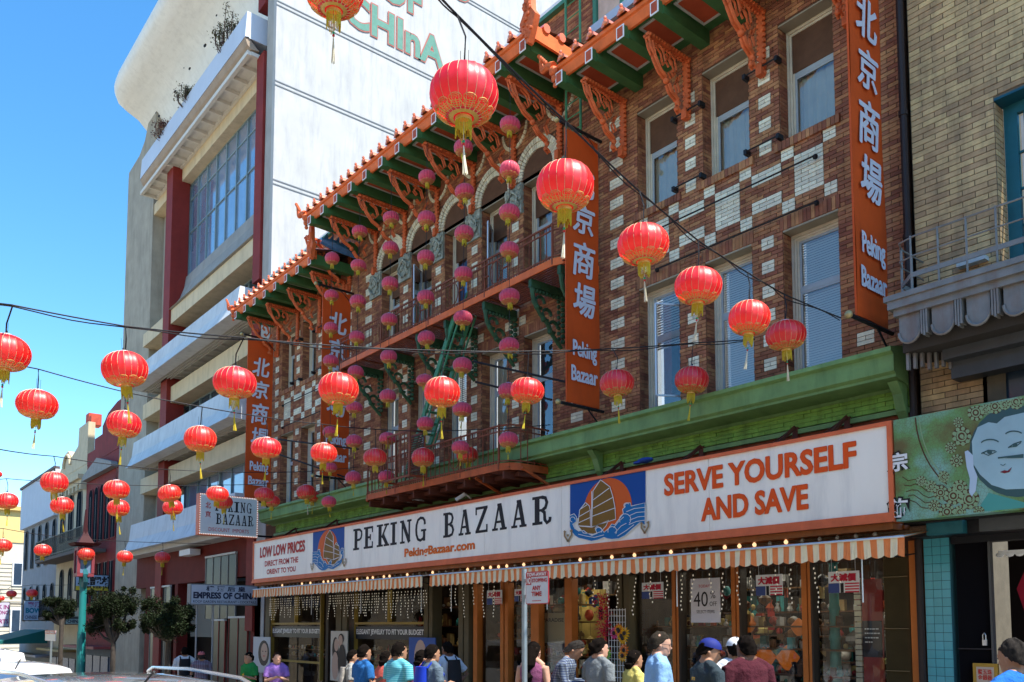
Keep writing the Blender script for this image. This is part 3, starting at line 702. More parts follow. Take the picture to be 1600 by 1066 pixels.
def slab(g,ch,x0,x1,z0,z1,fy,mi=0):
    k=0;W=x1-x0;Hh=z1-z0
    for a,b,c,d_ in GL[ch][0]:
        g.add([fy(x0+u*W,z0+v*Hh,k) for u,v in ((a,b),(c,b),(c,d_),(a,d_))],[(0,1,2,3)],mi);k+=.12
    for pts,wd in GL[ch][1]:
        # even thickness in real space
        P=[(x0+u*W,z0+v*Hh) for u,v in pts];n=len(P);V=[]
        for i in range(n):
            a=P[max(i-1,0)];b=P[min(i+1,n-1)];dx,dy=b[0]-a[0],b[1]-a[1];l=math.hypot(dx,dy);nx,ny=-dy/l,dx/l;h_=wd*W/2
            V.append(fy(P[i][0]+nx*h_,P[i][1]+ny*h_*.8,k));V.append(fy(P[i][0]-nx*h_,P[i][1]-ny*h_*.8,k))
        g.add(V,[(2*i,2*i+1,2*i+3,2*i+2) for i in range(n-1)],mi);k+=.12
fsign=lambda x,z,k:(x,SD-.004-.003*k,z)
zt=atd(832,777.5,SD)[2];zb=atd(832,821.5,SD)[2]
for ch,a,b in (('P',552,567),('E',568.5,583.6),('K',588.7,607.7),('I',610,620),('N',625,643),('G',648,666),('B',692.6,710),('A',716.6,735.7),('Z',743,762),('A',769,792),('A',799,823),('R',832,859.4)):
    g=G();py=lambda p:p;x0=atd(a,850,SD)[0];x1=atd(b,850,SD)[0];slab(g,ch,x0,x1,zb,zt,fsign);part('letter',g,INKB,SG)
def words(s,a,b,ytl,ybl,m,off,d=SD,par=SG,name='lettering',**k):
    x0,_,z1=atd(a,ytl,d);z0=atd(a,ybl,d)[2];x1=atd(b,ytl,d)[0];g=G();text_y(g,s,x0,x1,z0,z1,d-.005,off=off*(.6 if z1-z0>.25 else 1),bold=min(.016,(z1-z0)*.022) if z1-z0>.25 else 0,**k);return part(name,g,m,par)
words('SERVE YOURSELF',1038.4,1338.8,742,775.5,INKO,.035);words('AND SAVE',1096,1262.7,780,815,INKO,.035)
words('LOW LOW PRICES',407,476.5,856,872,INKR,.03);words('DIRECT FROM THE',414,466,877,885.7,INKR,.03);words('ORIENT TO YOU',417,462,890,898,INKR,.03)
words('PekingBazaar.com',632.5,742,858,874.5,mat('ink_bright_orange',(.75,.14,.01),.5),.03)
# junk emblem, drawn on the big panel and mirrored for the small one
LB=mat('emblem_deep_blue',(.0,.06,.28),.45);LS=mat('emblem_orange',(.62,.10,.012),.45);LW=mat('emblem_wave_blue',(.0,.14,.38),.45);LBr=mat('emblem_brown',(.2,.1,.015),.5);LWh=mat('emblem_white',(.7,.7,.7),.5);LTn=mat('emblem_tan',(.3,.2,.1),.5)
xb0=atd(891,780,SD)[0];xb1=atd(1009,780,SD)[0];xs0=atd(489,860,SD)[0];xs1=atd(538,860,SD)[0]
def emblem(mirror):
    g=G()
    def f(px,py,k):
        p=atd(px,py,SD);x=p[0]
        if mirror: u=(x-xb0)/(xb1-xb0);x=xs1-u*(xs1-xs0)
        return (x,SD-.003*k-.002,p[2])
    def F2(k): return lambda a,b:f(a,b,k)
    def P(pts,k,mi):
        v=[f(a,b,k) for a,b in pts]
        g.poly(v if not mirror else v[::-1],mi)
    P([(891,757),(1009,735),(1009,790),(891,812)],1,0)
    c=atd(949,797,SD);pts=[]
    zc=atd(949,832,SD)[2]
    for i in range(49):
        a=2*math.pi*i/48;z=max(zc,c[2]+.63*math.sin(a));x=c[0]+.66*math.cos(a)
        if mirror: u=(x-xb0)/(xb1-xb0);x=xs1-u*(xs1-xs0)
        pts.append((x,SD-.008,z))
    g.poly(pts,1)
    Wv=[(891,806),(898,803),(902,808),(901,816),(896,819),(899,826),(905,830),(913,829),(918,833),(926,837),(934,834),(931,826),(934,822),(940,826),(945,832),(952,826),(957,819),(962,820),(968,812),(975,803),(974,796),(978,792),(977,789),(981,786),(986,786),(987,791),(1009,786),(1009,820),(1001,817),(990,826),(978,837),(968,842),(957,843),(950,842),(945,840),(935,844),(925,846),(914,843),(905,841),(899,837),(893,830),(891,822)]
    hull=[(904,822),(925.8,824),(944,817),(952,813),(948,822),(940,831),(928,835),(912.6,833),(908,827)];P(hull,3,3)
    P(Wv,4,2)
    s1=[(939.3,750),(954,761),(958.6,776),(962,793),(963,811.6),(925.8,823.4),(926.5,795),(927.7,767.6)];s2=[(915.9,785.4),(921.8,790.6),(923.4,797.8),(923.4,809),(923.8,822.8),(904,821.5),(906.7,797.2)]
    P(s1,5,3);P(s2,5,3)
    for L in (s1+[s1[0]],s2+[s2[0]],hull+[hull[0]],Wv+[Wv[0]]): ribbon(g,L,1.1,F2(6),4)
    for L in ([(928,781.5),(953,763)],[(928,794.5),(958.6,777.5)],[(926.5,807),(962,794)],[(907,796.5),(918.5,789)],[(906,807.5),(922.5,798)],[(905.5,817),(923,809)],[(925.8,768),(925.5,824)]): ribbon(g,L,1.1,F2(6.6),4)
    for L in (arc(978,812,9,150,400,10),arc(958,830,7,160,400,9),arc(937,829,5,170,400,8),arc(896,812,4,100,360,7),arc(980,790,4,120,330,7),[(980,800),(992,795),(1009,793)],[(985,806),(996,801),(1009,800)],[(985,813),(998,808),(1009,807)],[(984,820),(996,815),(1009,813)],[(966,838),(980,829),(992,820)],[(905,835),(918,838),(930,840),(945,836)],[(962,833),(972,822),(980,818)],[(960,825),(968,815),(976,808)]): ribbon(g,L,.95,F2(7.2),4)
    for cx,cy in ((888.5,838),(1008.5,825)):
        for pts in ([(cx-5,cy-7),(cx-5,cy),(cx-1,cy+6),(cx,cy+9)],[(cx+6,cy-9),(cx+6,cy-2),(cx+2,cy+5),(cx,cy+9)]): ribbon(g,pts,2.6,F2(8),5)
        ribbon(g,[(cx-6,cy-8),(cx-3,cy-6)],3,F2(8.4),5);ribbon(g,[(cx+4,cy-7),(cx+7,cy-10)],3,F2(8.4),5);ribbon(g,[(cx-1.6,cy-1),(cx+1.8,cy-1.4)],3.4,F2(8.8),5)
    return part('junk_emblem',g,[LB,LS,LW,LBr,LWh,LTn],SG)
emblem(False);emblem(True)
# marquee bulbs and strip under the sign
g=G();g.box(SX0+.1,SX1-.05,12.02,12.32,3.40,3.498);g.box(SX0+.1,SX1-.02,12.32,12.95,3.42,3.48);part('bulb_strip',g,mat('orange_brown_board',(.3,.09,.02),.55,.25,3,.2,stain=.4,scol=(.05,.02,.01)),SG)
BON=mat('lit_bulb',(1,.75,.45),.3,emit=.55,emc=(1,.65,.35));BOFF=mat('unlit_bulb',(.4,.36,.32),.15,coat=.5)
pr=[(.001,-.062),(.024,-.055),(.034,-.036),(.034,-.018),(.022,.0),(.013,.012)]
g=G();g.lathe(pr,8);mon=mk('bulb',g,BON,smooth=True);moff=mk('bulb',g,BOFF,smooth=True);rb=random.Random(5)
x=SX0+.3
while x<SX1-.1:
    on=(rb.random()<.33) if x<-8 else rb.random()<.3
    o=bpy.data.objects.new('bulb',mon if on else moff);COL.objects.link(o);o.parent=SG;po=ORG[SG.name];o.location=((x-po[0])*U,(12.16-po[1])*U,(3.385-po[2])*U);x+=.30
    if on:o['label']='lit warm white bulb'
# braces from the wall down to the sign
for x in (-27.5,-24.5,-12.05,-10.0,-8.0,-7.05):
    g=G();g.bar((x,12.25,4.98),(x,12.87,5.4),.035,.06);g.bar((x-.2,12.3,5.0),(x,12.87,5.4),.02,.02);g.box(x-.05,x+.05,12.87,12.95,4.95,5.4);part('brace',g,mat('dark_brown_red_iron',(.1,.03,.02),.6,.2,5),SG)
# small things on top of the sign
for i,(px,py,c,l) in enumerate(((722,776,(.6,.6,.58),'small white floodlight on top of the long sign above the Z'),(1000,718,(.02,.06,.3),'blue cloth lying on top of the long sign near the emblem'),(645,783,(.35,.35,.37),'bundle of pale cable lying on the sign under the lower balcony'))):
    p=atd(px,py,12.2);g=G()
    if i==0: g.tube([(p[0]-.12,12.1,p[2]-.08),(p[0]+.06,12.25,p[2]+.06)],.05,8);g.tube([(p[0]+.06,12.25,p[2]+.06),(p[0]+.1,12.4,p[2]-.05)],.02,5)
    elif i==1: g.ball((p[0],12.35,p[2]),.2,10,6,sc=(1,.5,.28));g.ball((p[0]-.15,12.3,p[2]-.03),.12,8,5,sc=(1,.5,.3))
    else:
        for k in range(5): g.tube([(p[0]-.25+.02*k,12.2+.05*k,p[2]),(p[0],12.25,p[2]+.05+.02*k),(p[0]+.3,12.2+.04*k,p[2]-.02)],.014,5)
    solo(['floodlight','blue_cloth','cable_bundle'][i],g,mat('m_top%d'%i,c,.6),l,['lamp','cloth','cable'][i],p,smooth=True)
# ======================= awnings =======================
A1=mat('awning_orange',(.72,.22,.07),.8,.12,6,.1);A2=mat('awning_cream',(.74,.65,.44),.8,.08,6,.1)
def awning(x0,x1,label):
    t=thing('striped_awning',label,'awning',((x0+x1)/2,12,3));g=G();n=int(round((x1-x0)/.1));w_=(x1-x0)/n;rr=random.Random(3)
    ph=[rr.uniform(-.012,.012) for _ in range(n*4+2)]
    for i in range(n):
        mi=i%2
        for k in range(4):
            xa=x0+i*w_+k*w_/4;xb=xa+w_/4;q=i*4+k
            ya=11.6+.02*math.sin(xa*7)+ph[q];yb=11.6+.02*math.sin(xb*7)+ph[q+1]
            s=lambda x:2.945+.035*abs(math.sin(math.pi*(x-x0)/(2*w_)))
            s=lambda x:2.985-.035*abs(math.sin(math.pi*(x-x0)/(2*w_)))
            g.poly([(xa,ya,s(xa)),(xb,yb,s(xb)),(xb,11.6,3.22),(xa,11.6,3.22)],mi)
        xa=x0+i*w_;g.poly([(xa,11.6,3.222),(xa+w_,11.6,3.222),(xa+w_,12.5,3.38),(xa,12.5,3.38)],mi)
    part('canvas',g,[A1,A2],t)
    g=G();g.tube([(x0,11.585,3.235),(x1,11.585,3.235)],.018,6);part('front_bar',g,mat('pale_aluminium',(.6,.64,.68),.35,metal=.4),t)
    g=G();g.tube([(x0+.02,12.52,3.42),(x1-.02,12.52,3.42)],.055,8);part('roller',g,mat('speckled_roll',(.3,.2,.14),.9,.5,40),t)
    k=max(2,int((x1-x0)/2.6))
    for i in range(k):
        xx=x0+.5+(x1-x0-1)*i/(k-1);g=G();g.tube([(xx,11.62,3.2),(xx+.02,12.3,3.02),(xx+.02,12.95,3.1)],.012,5);part('folding_arm',g,BLK,t)
        g=G();g.tube([(xx-.45,12.2,3.2),(xx-.45,12.2,2.35)],.011,5);part('crank_rod',g,mat('pale_aluminium',(.6,.64,.68),.35,metal=.4),t)
awning(-28.05,-17.6,'faded orange and cream striped awning over the jewelry windows at the left')
awning(-17.25,-5.56,'longer orange and cream striped awning over the entrance and lamp windows at the right')
# icicle light strings
LT=mat('string_light_glow',(.6,.55,.45),.4,emit=.12,emc=(1,.85,.6))
for x0,x1,l in ((-27.6,-23.9,'hanging icicle light string over the left jewelry window'),(-23.3,-17.9,'hanging icicle light string over the right jewelry window'),(-17.0,-14.9,'sparse icicle light string at the left end of the long awning'),(-12.0,-6.4,'sparse icicle light string over the lamp shop windows')):
    g=G();rr=random.Random(int(x0));x=x0
    dn=.13 if 'jewelry' in l else .34
    while x<x1:
        L=rr.uniform(.25,.75);z=2.98;a=x
        pts=[(x,12.0,z)]
        while z>2.98-L:
            z-=.075;a+=rr.uniform(-.035,.035);pts.append((a,12.0,z));g.box(a-.007,a+.007,11.993,12.007,z-.03,z,0)
        g.tube(pts,.004,3,mi=1);x+=dn*rr.uniform(.7,1.4)
    solo('icicle_lights',g,[LT,BLK],l,'string lights',(x0,12,3))
# ======================= banners =======================
BAN=mat('banner_orange_red',(.58,.08,.012),.6,.16,1.2,.2,stain=.35,scol=(.3,.05,.02));CHM=mat('banner_pale_lettering',(.62,.64,.72),.5,.05,4)
zz=lambda py:atx(915,py,-12.68)[2]
zb0,zb1=6.66,12.6
rows=[('北',zz(312),zz(262)),('京',zz(370),zz(322)),('商',zz(437),zz(381)),('場',zz(498),zz(446))]
print('banner rows',rows)
def banner(x,label,lab2=True,ztop=12.6):
    t=thing('hanging_banner',label,'banner',(x,12.4,6.6));Y0,Y1=11.92,12.88
    g=G();n=12;v=[]
    for i in range(n+1):
        z=zb0+(ztop-zb0)*i/n
        for j in range(5):
            y=Y0+(Y1-Y0)*j/4;v.append((x+.012*math.sin(i*.9+j*1.3),y,z))
    k=5;m=len(v)
    g.add(v+[(a-.03,b,c) for a,b,c in v],[(i*k+j,i*k+j+1,(i+1)*k+j+1,(i+1)*k+j) for i in range(n) for j in range(4)]+[(m+i*k+j,m+(i+1)*k+j,m+(i+1)*k+j+1,m+i*k+j+1) for i in range(n) for j in range(4)])
    g.box(x-.03,x+.0,Y0-.015,Y0,zb0,ztop);part('banner_cloth',g,BAN,t,smooth=True)
    off=ztop-12.6
    for s,a,b in rows:
        g=G();text_x(g,s,Y0+.17,Y1-.15,a+.02,b-.02,x+.03,off=.0,shear=.12,bold=.017);part('lettering',g,CHM,t)
    zc=rows[3][1]
    for s,ya,yb,za,zb_ in (('Peking',Y0+.15,Y1-.12,zc-.98,zc-.55),('Bazaar',Y0+.1,Y1-.1,zc-1.42,zc-1.1)):
        g=G();text_x(g,s,ya,yb,za,zb_,x+.03,off=.0,bold=.012);part('lettering',g,CHM,t)
    for z in (ztop+.08,zb0-.05):
        g=G();g.tube([(x,11.75,z),(x,12.99,z)],.035,7);g.tube([(x,12.5,z),(x,12.95,z-.38)],.018,5);part('pole',g,BLK,t)
    for z in (ztop+.08,zb0-.05): g=G();g.ball((x,11.66,z),.062,9,7);part('ball_end',g,mat('old_brass',(.4,.33,.15),.4,metal=.3),t,smooth=True)
    return t
banner(-6.31,'nearest tall orange red banner with Chinese characters, beside the tan brick building')
banner(-12.68,'tall orange red banner right of the arched windows behind the large lanterns')
banner(-23.82,'tall orange red banner left of the arched windows, partly behind lanterns')
banner(-29.77,'farthest orange red banner at the left corner, in front of the grey white building')
# black spreader rods of the lantern rig
for (a,b,l) in (((740,565),(884,597),'upper black rod reaching from the wall to the second banner'),((743,597),(862,625),'lower black rod behind the lantern left of the second banner'),((436,687),(560,702),'upper black rod at the left banners'),((438,711),(540,746),'lower black rod at the left banners')):
    x1=atd(b[0],b[1],12.2)[0];p=atd(*a,11.8);q=atd(*b,12.6);g=G();g.tube([p,q],.028,6);solo('spreader_rod',g,BLK,l,'rod',p)
# ======================= shop front =======================
SF=thing('shop_front','open shop front of windows and posts beneath the striped awnings','shop front',(-18,13,-.5))
OPO=mat('orange_brown_post',(.5,.15,.03),.5,.12,3,.1,stain=.25,scol=(.1,.03,.01));OLV=mat('olive_brown_pillar',(.11,.085,.045),.6,.12,3,.1);GLD=mat('gold_brown_frame',(.3,.2,.04),.45,.1,4);DBR=mat('dark_brown_frame',(.05,.035,.025),.6)
def colx(a,b,m,name='post',y0=12.93,y1=13.12,z1=3.3,z0=None,label=None):
    x0=atd(a,980,13)[0];x1=atd(b,980,13)[0];g=G();g.box(x0,x1,y0,y1,z0 if z0 is not None else gz(x0)-.3,z1);return part(name,g,m,SF,label=label)
for a,b in ((1427,1443),(1257,1265),(1267,1271),(1147,1153),(1155,1159),(1054,1059),(1061,1064),(886,897),(833,845),(785,790),(792,797),(743,749)): colx(a,b,OPO)
for a,b in ((970,978),(981,990),(722,729),(731,738),(668,674),(676,681),(530,538),(540,547),(419,426)): colx(a,b,OLV,y0=12.88,y1=13.2)
for a,b in ((1159,1162),(1271,1274),(1064,1067),(548,556),(512,516)): colx(a,b,DBR)
g=G();xa=atd(1385,980,13)[0];xb=atd(1423,980,13)[0];n=12
for i in range(n): x=xa+(xb-xa)*i/n;g.prism([(x,13.05),(x+(xb-xa)/n*.5,12.93),(x+(xb-xa)/n,13.05)],'z',gz(x)-.2,3.2)
for z in (2.75,1.95,1.3): g.box(xa,xb,12.92,12.935,z,z+.015)
part('folding_gate',g,mat('olive_gate',(.16,.115,.055),.6,.12,4),SF)
# header, bulkheads
g=G();g.box(-29.6,-6.02,12.96,13.1,3.05,4.2);part('header',g,mat('dark_header',(.06,.03,.02),.7,.2,3),SF)
for a,b in ((426,530),(556,668),(745,886),(1000,1385)):
    x0=atd(a,980,13)[0];x1=atd(b,980,13)[0];g=G();g.box(x0,x1,12.98,13.05,gz(x0)-.3,gz((x0+x1)/2)+.72);part('bulkhead',g,DBR if a<700 else mat('tile_bulkhead',(.3,.28,.24),.4,.1,5),SF)
for a,b in ((426,503),(556,668),(750,785),(797,833),(846,886),(992,1054),(1067,1147),(1162,1257),(1274,1385)):
    x0=atd(a,980,13)[0];x1=atd(b,980,13)[0];g=G();g.poly([(x0,13.07,gz(x0)+.7),(x1,13.07,gz(x0)+.7),(x1,13.07,3.05),(x0,13.07,3.05)]);part('pane',g,SGL,SF)
for a,b in ((426,503),(556,668)):
    x0=atd(a,980,13)[0];x1=atd(b,980,13)[0];g=G()
    for z in (2.08,.78): g.box(x0,x1,12.95,13.06,z-.04,z+.03)
    for x in (x0,(x0+x1)/2,x1): g.box(x-.03,x+.03,12.94,13.06,2.11,3.05)
    for x in (x0,x1): g.box(x-.03,x+.03,12.94,13.06,.2,2.04)
    part('gold_frame',g,GLD,SF)
    g=G();g.box(x0+.06,x1-.06,12.97,13.04,1.6,1.98);part('jewelry_panel',g,mat('navy_black',(.008,.008,.018),.4),SF)
    g=G();text_y(g,'ELEGANT JEWELRY TO FIT YOUR BUDGET!',x0+.1,x1-.1,1.7,1.9,12.966,off=.03);part('lettering',g,WHITE,SF)
# interior
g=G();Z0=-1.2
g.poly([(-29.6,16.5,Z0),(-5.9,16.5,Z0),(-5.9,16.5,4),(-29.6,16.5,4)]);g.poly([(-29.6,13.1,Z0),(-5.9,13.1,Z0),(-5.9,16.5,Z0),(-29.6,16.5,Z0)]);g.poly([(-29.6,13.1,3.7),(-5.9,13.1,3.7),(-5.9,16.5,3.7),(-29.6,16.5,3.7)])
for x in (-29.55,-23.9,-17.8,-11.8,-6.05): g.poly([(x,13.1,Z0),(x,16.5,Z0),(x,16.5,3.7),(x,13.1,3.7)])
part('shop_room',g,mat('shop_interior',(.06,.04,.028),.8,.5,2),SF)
MER=mat('merchandise',(.3,.16,.08),.5,.4,9,island=.9)
MC=[mat('goods_%s'%n,c,.45,.3,8,island=.6) for n,c in (('straw',(.42,.3,.12)),('white',(.5,.48,.45)),('red',(.4,.04,.03)),('teal',(.04,.25,.24)),('black',(.03,.03,.035)),('brown',(.15,.07,.03)))]
rr=random.Random(77)
def goods(x0,x1,y0,y1,zs,label,dens=9,sz=.12):
    g=G()
    for z in zs:
        g.box(x0,x1,y0,y1,z-.03,z,5)
        for i in range(int((x1-x0)*dens)):
            x=rr.uniform(x0+.05,x1-.05);y=rr.uniform(y0+.03,y0+(y1-y0)*.7);s=sz*rr.uniform(.4,1.3);k=rr.random();mi=rr.choice([0,1,1,2,3,4,5,5,0])
            if k<.35: g.box(x-s*.4,x+s*.4,y-s*.3,y+s*.3,z,z+s*1.4,mi)
            elif k<.6: g.ball((x,y,z+s*.6),s*.55,8,5,mi)
            else: g.lathe([(s*.35,0),(s*.5,s*.4),(s*.2,s*.9),(s*.3,s*1.3),(.001,s*1.35)],8,(x,y,z),mi)
    part('shelf_goods',g,MC,SF,kind='stuff',label=label,smooth=True)
goods(-29.3,-25.8,13.3,13.9,(.95,1.2),'jewelry and small boxes in the left jewelry window',22,.08)
goods(-23.3,-19.5,13.3,13.9,(.95,1.25),'jewelry and boxes in the right jewelry window',16,.1)
goods(-16.9,-13.9,13.4,14.0,(.9,1.3,1.7,2.1,2.5),'straw hats and souvenirs',13,.15)
goods(-11.6,-6.7,13.3,14.1,(.75,1.15,1.6,2.0),'crockery and souvenirs',15,.13)
goods(-11.6,-6.7,15.6,16.3,(.8,1.3,1.8,2.3,2.8),'goods on the back shelves',7,.2)
goods(-16.9,-12.4,15.6,16.3,(.8,1.3,1.8,2.3,2.8),'goods on the back shelves',7,.2)
goods(-29,-18.5,15.4,16.2,(.8,1.4,2.0,2.6),'goods on the back shelves',5,.22)
for x0,x1,l in ((-16.8,-13.8,'scarves, masks and ornaments hanging in the window'),(-11.5,-6.9,'lanterns, fans and ornaments hanging in the window')):
    g=G()
    for i in range(int((x1-x0)*13)):
        x=rr.uniform(x0,x1);y=rr.uniform(13.4,15.2);z=rr.uniform(1.3,2.95);s=rr.uniform(.05,.15);k=rr.random();mi=rr.choice([0,0,1,2,2,3,4,5,5])
        g.tube([(x,y,z+s),(x,y,3.6)],.004,3,4)
        if k<.35: g.lathe([(.01,s),(s,s*.3),(s,-s*.3),(.01,-s)],8,(x,y,z),mi)
        elif k<.65: g.box(x-s*.6,x+s*.6,y,y+.02,z-s*2,z+s,mi)
        elif k<.8: g.poly([(x,y,z-s)]+[(x+2*s*math.cos(t*.3),y,z-s+2*s*math.sin(t*.3)) for t in range(2,9)],mi)
        else: g.ball((x,y,z),s*.7,8,6,mi,sc=(1,1,1.3))
    part('hanging_goods',g,MC,SF,kind='stuff',label=l,smooth=True)
# lit ceiling tubes inside
for x in (-10.2,-9.0,-7.6,-13.2,-15.5,-20.5,-26.5):
    g=G();g.box(x-.5,x+.5,14.2,14.28,3.3,3.36);part('ceiling_tube',g,mat('lit_tube',(1,1,.95),.5,emit=13,emc=(1,.95,.8)),SF,label='lit fluorescent tube')
# orange silk lamps
SLK=mat('orange_silk_lit',(.6,.2,.03),.7,.3,14,.3,emit=.1,emc=(1,.3,.04),trans=.4)
for i,(px,py,r,l) in enumerate(((1196,1027,.17,'glowing orange silk lamp left of the pair in the shop window'),(1231,1028,.18,'glowing orange silk lamp right of the pair in the shop window'),(1171,975,.15,'dim orange silk lamp above the maroon shirted man'),(1248,980,.15,'dim orange silk lamp half hidden by the orange post'))):
    p=atd(px,py,13.45);t=thing('silk_lamp',l,'lamp',p);g=G()
    sc=1.3 if i<2 else 1.1
    g.lathe([(a*r*sc,b*r*sc) for a,b in ((.1,.95),(.3,.8),(.95,.12),(1.0,0),(.85,-.2),(.45,-.75),(.2,-.95))],20,p,lob=20,amp=.12);part('shade',g,SLK if i<2 else mat('orange_silk_dim',(.55,.16,.03),.7,emit=.05,emc=(1,.25,.03)),t,smooth=True)
    g=G();g.tube([(p[0],p[1],p[2]+r),(p[0],p[1],3.4)],.006,4);g.ball((p[0],p[1],p[2]-r*1.3),.04,6,4);part('cord',g,BLK,t)
    g=G();g.ball((p[0],p[1]-.02,p[2]+.02),.05,8,6,sc=(.5,.5,1));part('bulb',g,BON,t)
# teal column with printed panel, white block strip and red poster in the last window
p0=atd(1303,930,13.5);g=G();xx=p0[0];zt_=atd(1303,895,13.5)[2];zb_=.4
g.lathe([(.16,0),(.16,.1),(.12,.16),(.1,.4),(.085,1.0),(.1,1.02),(.1,1.06),(.085,1.1),(.08,1.5),(.095,1.52),(.095,1.56),(.08,1.6),(.07,2.3),(.09,2.32),(.09,2.36),(.07,2.4)],14,(xx,13.5,.75))
t=thing('teal_lamp_column','tall turquoise ornamental column standing inside the last shop window','column',(xx,13.5,.4));part('shaft',g,mat('turquoise_paint',(.02,.32,.3),.4,.1,5),t,smooth=True);g=G();g.box(xx-.2,xx+.2,13.3,13.7,gz(xx),.75);part('plinth',g,mat('cream_yellow_red',(.5,.4,.2),.5,.2,8),t)
x1,x2=atd(1348,950,13.12)[0],atd(1380,950,13.12)[0]
t=thing('window_poster','red and black poster with a few white text lines at the end of the window','poster',(x1,13.2,1));g=G();g.box(x1,x2,13.1,13.13,.7,2.75);part('board',g,mat('poster_red',(.33,.05,.04),.5),t)
g=G();g.box(x1+.0,x2-.02,13.09,13.099,1.5,2.08);part('black_panel',g,mat('navy_black',(.008,.008,.018),.4),t)
g=G()
for i,(a,wd) in enumerate(((1.94,.9),(1.87,.95),(1.8,.8),(1.73,.5))):
    x=x1+.04;e=x1+(x2-x1)*wd
    while x<e-.03: w_=rr.uniform(.02,.05);g.box(x,x+w_,13.085,13.089,a,a+.02);x+=w_+.012
part('text_lines',g,WHITE,t)
g=G()
for i in range(26): g.box(x1-.13,x1-.02,13.09,13.13,.45+i*.09,.45+i*.09+.075)
part('white_blocks',g,ACC,SF,kind='stuff')
# signs hung in the windows
REDI=mat('ink_sale_red',(.55,.02,.05),.5);FBL=mat('flag_blue',(.05,.08,.25),.5)
for (a,b,yt,yb,l) in ((1003,1036,911,936,'red Chinese sale sign with flag stripes above the blue shirted man'),(1181,1222,899,931,'red Chinese sale sign with flag stripes above the maroon shirted man'),(1294,1342,894,927,'red Chinese sale sign with flag stripes in front of the turquoise column'),(761,784,923,945,'red Chinese sale sign in the narrow window left of the parking sign'),(804,822,921,940,'small red Chinese sale sign partly behind the parking sign')):
    d=12.8;x0,_,z1=atd(a,yt,d);z0=atd(a,yb,d)[2];x1_=atd(b,yt,d)[0];zm=z0+(z1-z0)*.45
    t=thing('sale_sign',l,'sign',(x0,d,z0),'red sale signs hung in the shop windows');g=G();g.box(x0,x1_,d,d+.015,z0,z1);part('card',g,WHITE,t)
    g=G();text_y(g,'大減價',x0+.05,x1_-.05,zm+.03,z1-.04,d-.004,off=.005,bold=.006);part('lettering',g,REDI,t)
    g=G();W=x1_-x0;g.box(x0,x0+W*.36,d-.006,d-.001,z0,zm,0);g.box(x0+W*.4,x0+W*.5,d-.006,d-.001,z0,zm,1)
    for i in range(4):h_=(zm-z0)/7;g.box(x0+W*.55,x1_,d-.006,d-.001,z0+i*2*h_,z0+(i*2+1)*h_,2)
    part('flag_print',g,[FBL,INKB,REDI],t)
    g=G();g.tube([(x0+.06,d,z1),(x0+.06,d,3.1)],.004,3);g.tube([(x1_-.06,d,z1),(x1_-.06,d,3.1)],.004,3);part('string',g,WHITE,t)
d=12.75;x0,_,z1=atd(1079,905,d);z0=atd(1079,973,d)[2];x1_=atd(1124,905,d)[0];W=x1_-x0;HH=z1-z0
t=thing('discount_poster','large white poster reading TODAY 40 OFF select items in the shop window','poster',(x0,d,z0));g=G();g.box(x0,x1_,d,d+.02,z0,z1);part('card',g,mat('poster_white',(.62,.6,.64),.5,.03,3),t)
for s,a,b,c,e,m,of in (('TODAY',.28,.68,.79,.86,REDI,.0),('40',.1,.6,.36,.7,INKB,.0),('%',.68,.86,.54,.7,INKB,.0),('OFF',.66,.9,.37,.47,INKB,.0),('SELECT ITEMS',.2,.82,.21,.28,INKB,.0)):
    g=G();text_y(g,s,x0+a*W,x0+b*W,z0+c*HH,z0+e*HH,d-.004,off=of);part('lettering',g,m,t)
# photo posters by the jewelry windows (plain painted figures)
SKN=mat('print_skin',(.5,.33,.25),.5);HRD=mat('print_dark_hair',(.03,.02,.02),.5);BLU_=mat('print_blue',(.04,.09,.3),.5);PBG=mat('print_pale',(.5,.52,.55),.5)
def poster(a,b,yt,d,z0,bgm,fig,l,tl=1):
    x0,_,z1=atd(a,yt,d);x1_=atd(b,yt,d)[0];t=thing('photo_poster',l,'poster',(x0,d,z0));g=G();g.box(x0,x1_,d,d+.03,z0,z1);part('board',g,bgm,t);W=x1_-x0;HH=z1-z0
    g=G();k=0
    for kind,cx,cy,rx,ry,mi in fig:
        k+=1;g.poly([(x0+W*(cx+rx*math.cos(q*.3927)),d-.003*k,z0+HH*(cy+ry*math.sin(q*.3927))) for q in range(16)],mi)
    part('printed_figure',g,[SKN,HRD,BLU_,WHITE,INKR],t)
poster(396,422,995,12.7,.3,PBG,[('h',.65,.55,.33,.36,1),('f',.68,.58,.2,.25,0),('e',.6,.6,.04,.015,1),('e',.78,.6,.04,.015,1),('m',.69,.47,.06,.015,4)],'pale poster of a dark haired woman left of the left jewelry window')
poster(517,543,986,12.6,.3,mat('print_warm_pale',(.55,.5,.42),.5),[('h',.3,.62,.2,.26,1),('f',.36,.72,.13,.13,0),('b',.3,.3,.2,.28,0),('h',.65,.85,.17,.1,1),('f',.62,.8,.13,.12,0),('c',.72,.4,.24,.34,1)],'poster of a couple leaning together between the jewelry windows')
poster(639,680,996,12.6,.3,BLU_,[('h',.45,.6,.24,.36,0),('f',.48,.68,.16,.24,0),('e',.4,.72,.04,.015,1),('e',.56,.72,.04,.015,1),('m',.48,.58,.06,.014,4)],'blue poster of a woman with covered fair hair beside the right jewelry window')
